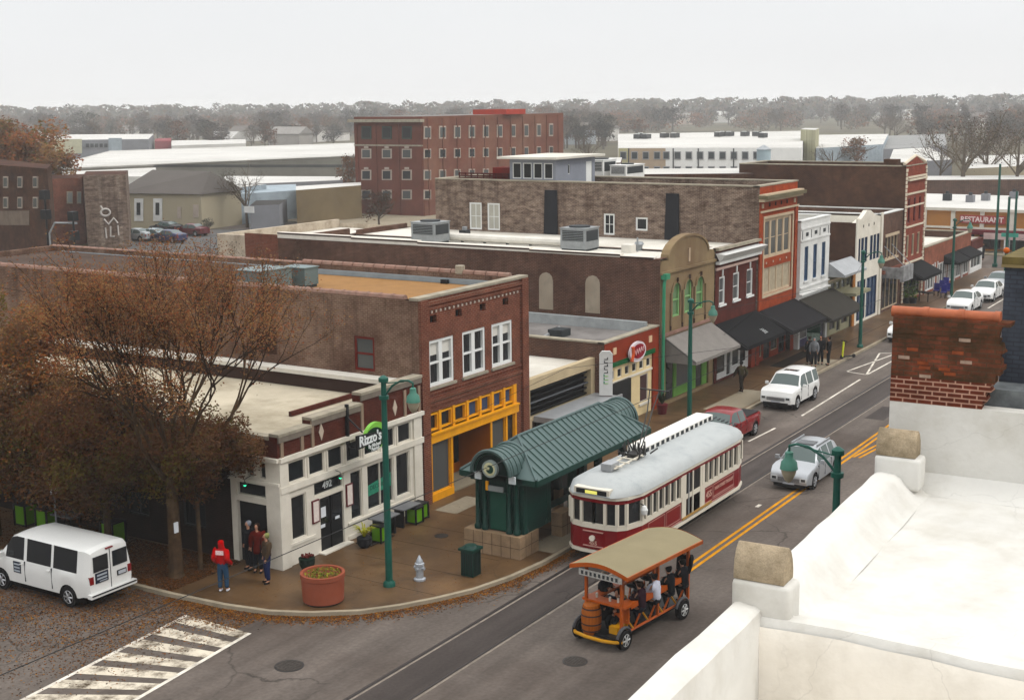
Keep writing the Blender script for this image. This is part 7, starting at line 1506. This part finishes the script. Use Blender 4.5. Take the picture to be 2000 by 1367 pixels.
# white flats with many windows
p0 = D(1500, 289, 245); zf = p0.z; Lf = G(1207, 289, zf); A = p0; Rt2 = G(1566, 289, zf); Bk0 = G(1207, 262, zf); Bk1 = G(1572, 256, zf)
t, P_ = gblock('white_apartment_row', 'long pale flat roofed apartment row with paired windows and rooftop units', [(Lf, 0), (Rt2, 0), (Bk1, 0), (Bk0, 0)], zf, mat('far white render', '#e2e1dd', var=.04), whr)
gbox(t, A, Lf, 1228, 290, 1300, 340, mat('tan render', '#b09c85', var=.05)); gbox(t, A, Lf, 1208, 290, 1227, 340, mat('cream olive render', '#b3ac86', var=.05))
gwin(t, A, Lf, [(u, v, u + 13, v + 16) for v in (296, 325) for u in [1211, 1233, 1255, 1277] + [1295 + k * 22 for k in range(9)]], mat('far grey frame', '#9a9a9a'), mat('far dark pane', '#3c4448', rough=.2), .12)
gwin(t, A, Lf, [(u, 290, u + 2, 340) for u in (1227, 1314, 1363, 1432)], acd, None, .15, 'downpipe')
mb = MB(); rr = random.Random(17)
for (u, v) in ((1247, 272), (1253, 270), (1262, 272), (1298, 270), (1318, 270), (1404, 268), (1412, 267), (1425, 267), (1455, 267), (1478, 267), (1490, 270)):
    q = G(u, v, zf); t2 = thing('rooftop_unit', 'small dark rooftop unit on the long white apartment roof', 'air conditioner', (q.x, q.y, zf), group='rooftop units on the white apartments'); mb = MB(); mb.box(q.x - 1.2, q.x + 1.2, q.y - .7, q.y + .7, zf + .1, zf + 1.1, mat('far dark unit', '#4a4c4c', var=.4, scale=1)); mb.build('cabinet', t2); mb = MB(); mb.box(q.x - .9, q.x - .3, q.y - .5, q.y + .5, zf + 1.11, zf + 1.25, whitef); mb.build('fan', t2)
t, P_ = gblock('panelled_block', 'tall block with vertical olive and cream panels at the right end of the white flats', [(1564, 253), (1593, 254), (1600, 251), (1572, 250)], 9.2, mat('olive panels', '#a3a084', var=.3, scale=.5, aniso=(3, 3, .05)), whr)
gblock('pale_blue_block', 'long pale blue flat building right of the panelled block', [(1594, 290), (1725, 282), (1735, 262), (1600, 264)], 5.5, bluw, whr)
gblock('grey_roof_shed', 'grey roofed shed behind the russet tree on the right', [(1722, 292), (1850, 285), (1845, 262), (1722, 266)], 4.2, grw, mat('far grey roof', '#8c8c8a', var=.1, scale=.1))
gblock('white_roof_shed', 'bright white roofed shed right of the russet tree', [(1735, 318), (1860, 312), (1815, 288), (1745, 292)], 4.5, grw, whr)
gblock('white_roof_shed', 'white roofed building behind the bare trees at the right', [(1880, 330), (2050, 322), (2050, 300), (1880, 306)], 4.5, beigew, whr)
gblock('brown_low_building', 'low brown brick wall building behind the restaurant roof on the right', [(1805, 352), (2060, 350), (2060, 342), (1805, 344)], 3.6, br_mid, whr)
# corner restaurant beyond the crossing, facing us
t = thing('orange_restaurant', 'low orange and cream restaurant with white roof and RESTAURANT lettering beyond the far crossing', 'building', (142, 30, 0)); pw = WP(142, 45)
ort = mat('orange tan render', '#b47f4a', var=.1, scale=.6)
mb = MB(); wall(mb, pw, 0, 35, 0, 4.2, [(7.5 + k * 2.6, 9.6 + k * 2.6, .3, 2.0) for k in range(8)], ort, .3)
for k in range(9): pbox(mb, pw, 6.9 + k * 2.9, 7.3 + k * 2.9, .01, .2, 2.2, 4.3, cream)
pbox(mb, pw, 0, 35, .21, .35, 4.1, 4.4, cream); pbox(mb, pw, 0, 35, .01, .19, 2.3, 2.5, cream); mb.build('wall', t)
mb = MB(); mb.box(142, 164, 10, 45, 4.2, 4.25, whr); mb.build('roof', t); mb = MB(); pbox(mb, pw, 10.7, 15.2, .02, .25, 2.9, 3.7, mat('pink sign board', '#a8504c', var=.1)); mb.build('sign_board', t)
text(t, pw, 12.9, 3.28, .72, 'RESTAURANT', mat('white pink lettering', '#d8c4c0', var=0), d=.27, ext=.02, bold=.02, sx=.95)
mb = MB(); pbox(mb, pw, 11, 34, .25, 1.6, 1.9, 2.3, mat('maroon canopy', '#5c1f26', var=.2)); pbox(mb, pw, 13.5, 34, 1.61, 1.8, 1.5, 2.1, mat('pink white canopy', '#b8a09c', var=.2)); mb.build('canopy', t)
for k in range(7): window(t, pw, 7.5 + k * 2.6, 9.6 + k * 2.6, .3, 2.0, mat('maroon frame', '#4a1c20'), GL, nx=2, dep=.3, fw=.12)
for k in range(5): mb = MB(); pbox(mb, pw, 12.5 + k * 3, 12.8 + k * 3, 1.5, 1.75, 0, 1.6, whitep); mb.build('pillar', t)
for i, (u, v) in enumerate(((1850, 392), (1895, 395), (1925, 392), (1980, 388))):
    q = G(u, v, 4.25); mb = MB(); mb.box(q.x - .5, q.x + .5, q.y - .4, q.y + .4, 4.25, 5.0, grw if i else acd); mb.cyl(q.x, q.y, 5.0, 5.3, .2, acd, 8); tag(mb.build('roof_vent'), 'small roof vent on the white restaurant roof, %s from the left' % ('first', 'second', 'third', 'fourth')[i], 'roof vent')
# left side of the view
t, P_ = gblock('graffiti_building', 'two storey brick building with pale graffiti wall behind the near tan roof', [(162, 343), (245, 341), (250, 333), (168, 335)], 8.1, br_tan, br_dark)
A, B = P_[0], P_[1]; gf = mat('faded white graffiti', '#b8b2ac', var=.2); mb = MB(); rr = random.Random(3)
nn = Vector((B.y - A.y, -(B.x - A.x), 0)).normalized(); nn = nn if nn.dot(CP - A) > 0 else -nn
def stroke(pts, w_): mb.tube([ve(A, B, u, v) + nn * .03 for u, v in pts], w_, gf, 5)
stroke([(206 + 9 * math.cos(a / 3), 415 + 7 * math.sin(a / 3)) for a in range(20)], .12); stroke([(203, 428), (212, 438), (222, 426), (230, 436)], .12); stroke([(206, 445), (208, 465)], .1); stroke([(216, 442), (216, 462), (224, 462)], .1); stroke([(230, 440), (232, 460)], .09); stroke([(200, 408), (196, 402)], .1)
mb.build('graffiti', t)
t, P_ = gblock('red_brick_building', 'red brick building with pale upper window left of the graffiti wall', [(60, 352), (160, 347), (166, 340), (70, 344)], 7.6, br_red, br_dark); gwin(t, P_[0], P_[1], [(130, 374, 141, 398), (150, 374, 158, 398)], stone, mat('pale pane', '#8c8f8c'), .12)
t, P_ = gblock('dark_building', 'tall dark brick building at the left edge with pale stone band', [(-60, 318), (92, 330), (100, 322), (-60, 305)], 10.2, br_dark, br_dark); gbox(t, P_[0], P_[1], -40, 412, 58, 440, mat('pale stone band', '#7a6c60', var=.2)); gwin(t, P_[0], P_[1], [(u, v, u + 9, v + 22) for u in (8, 36, 66) for v in (345, 385)], lw, GLg, .1)
t, P_ = gblock('beige_hall', 'beige hall with large grey hipped roof and two white panelled windows', [(232, 378), (392, 380), (470, 372), (330, 362)], 4.5, beigew, mat('hall roof grey', '#5d5854', var=.08, scale=.3), 0)
A, B, C_, D_ = P_; rg0 = (A + D_) / 2; rg1 = (B + C_) / 2; r0 = rg0.lerp(rg1, .12) + Vector((0, 0, 2.6)); r1 = rg0.lerp(rg1, .88) + Vector((0, 0, 2.6)); mb = MB(); rm_ = mat('hall roof grey', '#5d5854')
for f_ in ((A, B, r1, r0), (B, C_, r1), (C_, D_, r0, r1), (D_, A, r0)): mb.poly([p_ + (p_ - (rg0 + rg1) / 2).normalized() * (.5 if p_.z < 5 else 0) + Vector((0, 0, .05)) for p_ in f_], rm_)
mb.build('hipped_roof', t); gwin(t, A, B, [(263, 388, 280, 432), (300, 388, 317, 432)], whitep, None, .1); gwin(t, A, B, [(268, 396, 275, 420), (305, 396, 312, 420)], GL, None, .16, 'pane'); gwin(t, A, B, [(347, 404, 354, 427), (378, 400, 388, 425)], lw, None, .1, 'panel')
t, P_ = gblock('pale_blue_hall', 'pale blue painted hall with four white slit windows', [(392, 372), (455, 368), (520, 360), (455, 362)], 4.7, bluw, whr); gbox(t, P_[0], P_[1], 397, 388, 428, 412, whitep); gwin(t, P_[0], P_[1], [(400 + k * 7, 392, 403.5 + k * 7, 409) for k in range(4)], GL, None, .1)
gblock('pale_blue_shed', 'lower pale blue shed right of the hall', [(455, 380), (578, 372), (578, 360), (470, 364)], 4.0, bluw, bluw); gblock('small_grey_shed', 'small grey shed with dark roof below the pale blue hall', [(488, 402), (545, 400), (560, 390), (500, 392)], 3.0, grw, mat('dark shed roof', '#3c3a38'))
gblock('olive_building', 'low olive brown building left of the old brick apartment block', [(578, 372), (705, 362), (705, 356), (578, 364)], 4.6, mat('olive brown wall', '#77684f', var=.2, scale=.2), whr)
gblock('white_warehouse', 'low white roofed warehouse left of the brick apartment block', [(430, 362), (670, 352), (668, 345), (440, 344)], 3.6, grw, whr)
t, P_ = gblock('long_warehouse', 'very long white roofed warehouse with dark shaded loading side', [(90, 330), (700, 304), (700, 281), (215, 297)], 5.2, mat('warehouse side', '#77756c', var=.25, scale=.1), whr, .25); gbox(t, P_[0], P_[1], 300, 322, 698, 327, mat('dark loading band', '#3f403f', var=.3, scale=.2)); 
gblock('white_warehouse', 'white warehouse at the left with pale front wall', [(75, 345), (310, 345), (300, 318), (85, 322)], 4.6, whr, whr)
t, P_ = gblock('school_building', 'long low grey and cream school building at the far left', [(20, 275), (290, 272), (300, 262), (20, 264)], 6.5, grw, whr); gbox(t, P_[0], P_[1], 103, 272, 160, 300, mat('cream block', '#b3b096')); gwin(t, P_[0], P_[1], [(48 + k * 9, 281, 54 + k * 9, 288) for k in range(6)] + [(168 + k * 9, 281, 174 + k * 9, 288) for k in range(5)], acd, None, .2); gbox(t, P_[0], P_[1], 212, 270, 238, 298, bluw)
gblock('small_red_building', 'small red building at the right end of the school', [(302, 276), (334, 275), (334, 270), (304, 271)], 5.0, mat('far red wall', '#8a4448', var=.15), mat('far red roof', '#8a4448'))
gblock('long_white_shed', 'long thin white roofed shed behind the red building', [(335, 285), (480, 280), (480, 272), (335, 275)], 4.5, whr, whr)
gblock('brick_shop', 'small red brick building left of the white flats', [(1188, 318), (1212, 318), (1215, 308), (1190, 308)], 6.5, br_mid, whr)
t, P_ = gblock('rear_brick_building', 'dark brick parapet building just behind the tan brick wall, in front of the flats', [(1218, 341), (1556, 338), (1550, 328), (1225, 330)], 9.8, br_dark, whr)
q = D(1491, 331, 120); t = thing('roof_silo', 'pale grey cylindrical tank with conical cap among the roofs before the flats', 'tank', (q.x, q.y, 0)); mb = MB(); mb.cyl(q.x, q.y, 0, D(1491, 292, 120).z, .62, mat('silo metal', '#9fb0b6', rough=.5, metal=.2, var=.08), 18); mb.build('tank_body', t, smooth=True); mb = MB(); z = D(1491, 292, 120).z; mb.lathe([(.72, 0), (.05, .4)], ac, 18, (q.x, q.y, z)); mb.build('cap', t)
# distant houses
rr = random.Random(77); hs_ = [(250, 262, '#c9c6c0'), (470, 268, '#bdbab4'), (520, 262, '#b8a99c'), (590, 270, '#c9c6c0'), (640, 268, '#c4c0ba'), (150, 262, '#c2c0bc'), (95, 250, '#bcc0c4'), (60, 258, '#b5b5b2'), (1140, 262, '#b9aca0'), (1165, 268, '#c9c6c0'), (1120, 275, '#9aa0a4'), (1410, 232, '#c9c6c0'), (1640, 222, '#cbc9c5'), (1590, 224, '#bfbdb8'), (1760, 226, '#c9c6c0'), (1700, 228, '#b5b0a8'), (1890, 240, '#c9c6c0'), (1945, 238, '#b5b0a8'), (1330, 236, '#b8a99c'), (355, 262, '#bab5ad'), (430, 285, '#c9c9c6'), (555, 285, '#9d9892')]
for i, (u, v, c) in enumerate(hs_):
    q = G(u, v + 8, 0); w_, d_, h = rr.uniform(8, 14), rr.uniform(7, 10), rr.uniform(3, 5.5)
    t = thing('distant_house', 'small pale house with gabled roof among the hazy trees far behind', 'house', (q.x, q.y, 0), group='distant houses among the trees'); mb = MB(); mb.box(q.x, q.x + d_, q.y - w_ / 2, q.y + w_ / 2, 0, h, mat('house wall ' + c, c, var=.1, scale=.2)); mb.build('wall', t)
    mb = MB(); rf = mat(('far roof a', 'far roof b', 'far roof c')[i % 3], ('#8f8b86', '#6c6660', '#b0aeaa')[i % 3]); x0, x1, y0, y1 = q.x - .4, q.x + d_ + .4, q.y - w_ / 2 - .4, q.y + w_ / 2 + .4; xm = (x0 + x1) / 2
    mb.add([(x0, y0, h), (x1, y0, h), (x1, y1, h), (x0, y1, h), (xm, y0, h + 2.4), (xm, y1, h + 2.4)], [(0, 3, 5, 4), (1, 4, 5, 2), (0, 4, 1), (3, 2, 5)], rf); mb.build('roof', t)
    mb = MB(); [mb.box(q.x - .08, q.x, yy, yy + 1.1, 1.0, 2.4, acd) for yy in (q.y - w_ * .3, q.y + w_ * .15)]; mb.build('windows', t) if False else None
# distant trees: a few crown meshes shared by many copies
FG = [('far tree grey', '#4d4740'), ('far tree brown', '#5a4838'), ('far tree olive', '#4a4a38'), ('far tree dark', '#37362f'), ('far tree rust', '#6e4428')]
FM = [leafm(a, c) for a, c in FG]
barkm = mat('far bark', '#5d5348', var=.2, scale=2); barkd = mat('far twig', '#625749', var=.2, scale=2)
def crown_mesh(seed, n_=900, ms=(0, 1), bare=False):
    rr = random.Random(seed); mb = MB(); tips = []
    mb.tube([Vector((0, 0, 0)), Vector((.01, 0, .3)), Vector((0, 0, .75))], [.03, .02, .008], barkm, 6)
    for k in range(7): a = rr.uniform(0, 6.28); grow(mb, Vector((0, 0, rr.uniform(.22, .4))), Vector((math.cos(a), math.sin(a), 1.1)).normalized(), .3, .012, 2 if bare else 1, rr, tips, .3, .6, 2)
    trunk = mb; mb = MB(); cl = []
    for k in range(20):
        a = rr.uniform(0, 6.28); r_ = rr.uniform(.0, .3); z = rr.uniform(.35, .86); f_ = 1 - ((z - .6) / .45) ** 2; cl.append((Vector((r_ * f_ * math.cos(a), r_ * f_ * math.sin(a), z)), rr.uniform(.09, .17), rr.choice(ms)))
    for k in range(n_):
        if bare: q = tips[rr.randrange(len(tips))][0]; c = q + Vector((rr.gauss(0, .04), rr.gauss(0, .04), rr.gauss(0, .04))); mi_ = rr.choice(ms); s_ = rr.uniform(.005, .011)
        else: c, r_, mi_ = cl[rr.randrange(20)]; v = Vector((rr.gauss(0, 1), rr.gauss(0, 1), rr.gauss(0, .8))).normalized() * r_ * rr.random() ** .4; c = c + v; s_ = rr.uniform(.014, .032)
        leaf(mb, c, s_, FM[mi_], rr)
    return trunk, mb
protos = []
for k, (ms, bare, n_) in enumerate((((0, 1), False, 1100), ((0, 3), False, 1100), ((1, 4), False, 1000), ((2, 3), False, 1000), ((0, 1), True, 2600), ((1, 0), True, 2200))):
    t = thing('distant_tree', '', 'tree', (0, 0, 0), world=False); a, c = crown_mesh(100 + k, n_, ms, bare); a.build('trunk', t, local=True); c.build('crown', t, local=True); protos.append(t)
LB = ['hazy grey brown tree of the far treeline', 'hazy dark grey tree of the far treeline', 'hazy rusty brown tree of the far treeline', 'hazy olive tree of the far treeline', 'hazy bare branched tree of the far treeline', 'hazy pale bare tree of the far treeline']
used = set()
def ftree(k, x, y, h, w_, lb=None, grp='trees of the hazy far treeline'):
    o = protos[k] if k not in used else copy_tree(protos[k]); used.add(k); o.location = (x, y, 0); o.rotation_euler = (0, 0, rr.uniform(0, 6.28)); o.scale = (w_, w_, h); o['label'] = lb or LB[k]; o['group'] = grp
    if lb: del o['group']
    return o
rr = random.Random(5)
for i in range(290):
    v = 233 + 62 * (i / 290) ** 1.3; u = rr.uniform(-80, 2080)
    if v > 262 and (690 < u < 1110 or 1190 < u < 1740): u = rr.choice((rr.uniform(0, 680), rr.uniform(1100, 1180), rr.uniform(1720, 2050)))
    q = G(u, v + (1000 - u) * .0114, 0); h = rr.uniform(9.5, 14.5) if v < 270 else rr.uniform(7, 12); ftree(rr.choice((0, 0, 1, 1, 2, 3, 4, 5)), q.x, q.y, h, h * rr.uniform(1.0, 1.5))
q = G(40, 462, 0); dense('street_tree', 'bright orange brown tree rising behind the dark building at the left edge', q.x, q.y, 13, 9.6, 5.5, 7.5, 3.9, 15000, ORNG, 44, .3, (.12, .26), 40)
# trees one can tell apart
for k, u, v, h, w_, lb in ((4, 1880, 392, 13.5, 16, 'large bare tree with dark forked trunk behind the restaurant roof'), (4, 1985, 392, 12.5, 14, 'bare spreading tree at the right edge behind the restaurant roof'), (5, 1925, 375, 12, 12, 'slender bare tree between the two big bare trees'), (2, 1672, 338, 8, 11, 'round russet tree above the dark brick roof'), (5, 1625, 345, 7, 8, 'pale twiggy tree left of the round russet tree'), (5, 1835, 372, 10, 9, 'pale willow like bare tree behind the small pointed gable'),
    (2, 741, 455, 5.5, 6.5, 'orange brown small tree before the old brick apartment block'), (2, 683, 395, 8, 6, 'rusty tree at the left flank of the brick apartment block'), (4, 1150, 345, 9, 8, 'bare branched tree between brick block and white flats'), (2, 1245, 275, 9, 14, 'bright rusty tree just behind the left end of the flats'), (4, 430, 282, 13, 15, 'tall bare tree standing out in the left far treeline'), (4, 483, 445, 8, 7, 'thin bare tree before the pale blue hall'), (3, 404, 460, 2.2, 2.6, 'round dark green bush before the beige hall'), (1, 12, 360, 11, 13, 'dark tree behind the dark building on the left'), (2, 60, 345, 11, 12, 'dull rusty tree farther behind the orange tree at the left edge')):
    q = G(u, v, 0); ftree(k, q.x, q.y, h, w_, lb)
for i, u in enumerate((425, 452, 478, 505, 545, 575)):
    q = FX(u, 500, 58.5 if u < 523 else 60.5); o = ftree(5, q.x - 1, q.y, 7.6, 3.2, 'bare twiggy shrub against the cream and brick end walls'); o['group'] = 'bare shrubs by the cream wall'
# far wood: one mass of low crowns closing the horizon
mb = MB(); rr = random.Random(91)
for i in range(620):
    u = rr.uniform(-150, 2150); v = rr.uniform(225, 243) + (1000 - u) * .0114; q = G(u, v, 0); h = rr.uniform(10.5, 17); w_ = h * rr.uniform(.6, 1.1)
    for k in range(110):
        vv = Vector((rr.gauss(0, 1), rr.gauss(0, 1), rr.gauss(0, 1))).normalized(); c = q + Vector((vv.x * w_ * .6, vv.y * w_ * .6, h * .5 + vv.z * h * .5)); leaf(mb, c, h * rr.uniform(.07, .15), FM[rr.choice((0, 1, 2, 3))], rr)
struct(mb.build('far_wood'), 'stuff')
mb = MB(); hp_ = [(u, v) for u, v, c in hs_]
for i in range(800):
    u = rr.uniform(-100, 2100); v = rr.uniform(244, 290) if rr.random() < .45 else rr.uniform(238, 263)
    if v > 263 and (60 < u < 700 or 1190 < u < 1740): continue
    if any(abs(u - a) < 22 and v > b_ + 2 for a, b_ in hp_): continue
    q = G(u, v + (1000 - u) * .0114, 0); h = rr.uniform(5, 11); w_ = h * rr.uniform(.7, 1.3)
    for k in range(150):
        vv = Vector((rr.gauss(0, 1), rr.gauss(0, 1), rr.gauss(0, 1))).normalized() * rr.uniform(.6, 1); c = q + Vector((vv.x * w_ * .6, vv.y * w_ * .6, h * .5 + vv.z * h * .5)); leaf(mb, c, h * rr.uniform(.05, .11), FM[rr.choice((0, 1, 1, 2, 3, 4) if i % 5 else (4, 1))], rr)
struct(mb.build('scrub_wood'), 'stuff')
# parked cars at the hall
for i, (u, v, c, lb) in enumerate(((268, 470, '#9aa0a2', 'silver car at the left of the small car park'), (300, 470, '#8d9a9f', 'grey blue car second from left in the small car park'), (330, 473, '#343a5a', 'dark blue car in the small car park'), (325, 455, '#141417', 'black suv behind the other cars in the small car park'), (375, 460, '#5a2026', 'dark red car right of the small car park'))):
    q = G(u, v, 0); sedan('parked_car', lb, q.x, q.y, mat('paint ' + c, c, rough=.25), 90, 'cars in the small car park')
# street lights and traffic signals on the left
for (u, v, vt, lb) in ((97, 520, 370, 'dark traffic signal pole with lanterns before the red brick building'), (148, 505, 412, 'short signal pole with double lantern by the graffiti wall')):
    q = D(u, v, 118); q2 = D(u, vt, 118); t = thing('traffic_signal', lb, 'traffic signal', (q.x, q.y, 0)); mb = MB(); mb.cyl(q.x, q.y, 0, q2.z, .09, black, 8); mb.build('pole', t); mb = MB()
    for dz in (0, 1.2): mb.box(q.x - .3, q.x + .3, q.y - .35, q.y + .35, q2.z - .8 - dz * 1.4, q2.z - dz * 1.4, black)
    build_split(mb, 'signal_head', t)
q = D(101, 515, 118); q2 = D(140, 436, 118); t = thing('street_lamp', 'curved grey street lamp arm at left before the graffiti building', 'street lamp', (q.x, q.y, 0)); mb = MB(); zt = D(101, 455, 118).z; mb.tube([(q.x, q.y, 0), (q.x, q.y, zt), (q.x + .3, (q.y * 2 + q2.y) / 3, zt + .9), (q2.x, q2.y, q2.z)], .09, ac, 7); mb.build('pole', t); mb = MB(); mb.box(q2.x - .2, q2.x + .2, q2.y - .5, q2.y + .1, q2.z - .08, q2.z + .08, ac); mb.build('lamp_head', t)
q = G(488, 450, 0); t = thing('white_sign', 'white sign board on post before the bare tree at the pale blue hall', 'sign', (q.x, q.y, 0)); mb = MB(); mb.box(q.x, q.x + .1, q.y - .8, q.y + .8, 2.2, 3.0, whitep); mb.build('sign_panel', t); mb = MB(); mb.cyl(q.x + .05, q.y, 0, 2.2, .06, ac, 6); mb.build('post', t)
mb = MB(); P4 = [G(*p_) for p_ in ((252, 447), (385, 450), (385, 441), (252, 439))]; mb.poly([(p_.x, p_.y, .01) for p_ in P4], mat('lawn strip', '#5d6434', var=.3, scale=.5)); struct(mb.build('lawn'), 'structure')
mb = MB(); P4 = [G(*p_) for p_ in ((240, 520), (640, 520), (640, 448), (240, 449))]; mb.poly([(p_.x, p_.y, .0) for p_ in P4], mat('car park asphalt', '#5b5a59', var=.2, scale=.2, fine=.2)); struct(mb.build('car_park'), 'structure')
# the air: one even volume
hz = bpy.data.materials.new('haze volume'); hz.use_nodes = True; n = hz.node_tree.nodes; n.remove(n['Principled BSDF']); pv = n.new('ShaderNodeVolumePrincipled'); pv.inputs['Density'].default_value = .00036; pv.inputs['Color'].default_value = (.97, .975, .98, 1); pv.inputs['Anisotropy'].default_value = .2
hz.node_tree.links.new(pv.outputs[0], n['Material Output'].inputs['Volume'])
mb = MB(); mb.box(-1700, 1700, -500, 2300, -3.6, 24, hz); o = mb.build('haze'); o['kind'] = 'stuff'
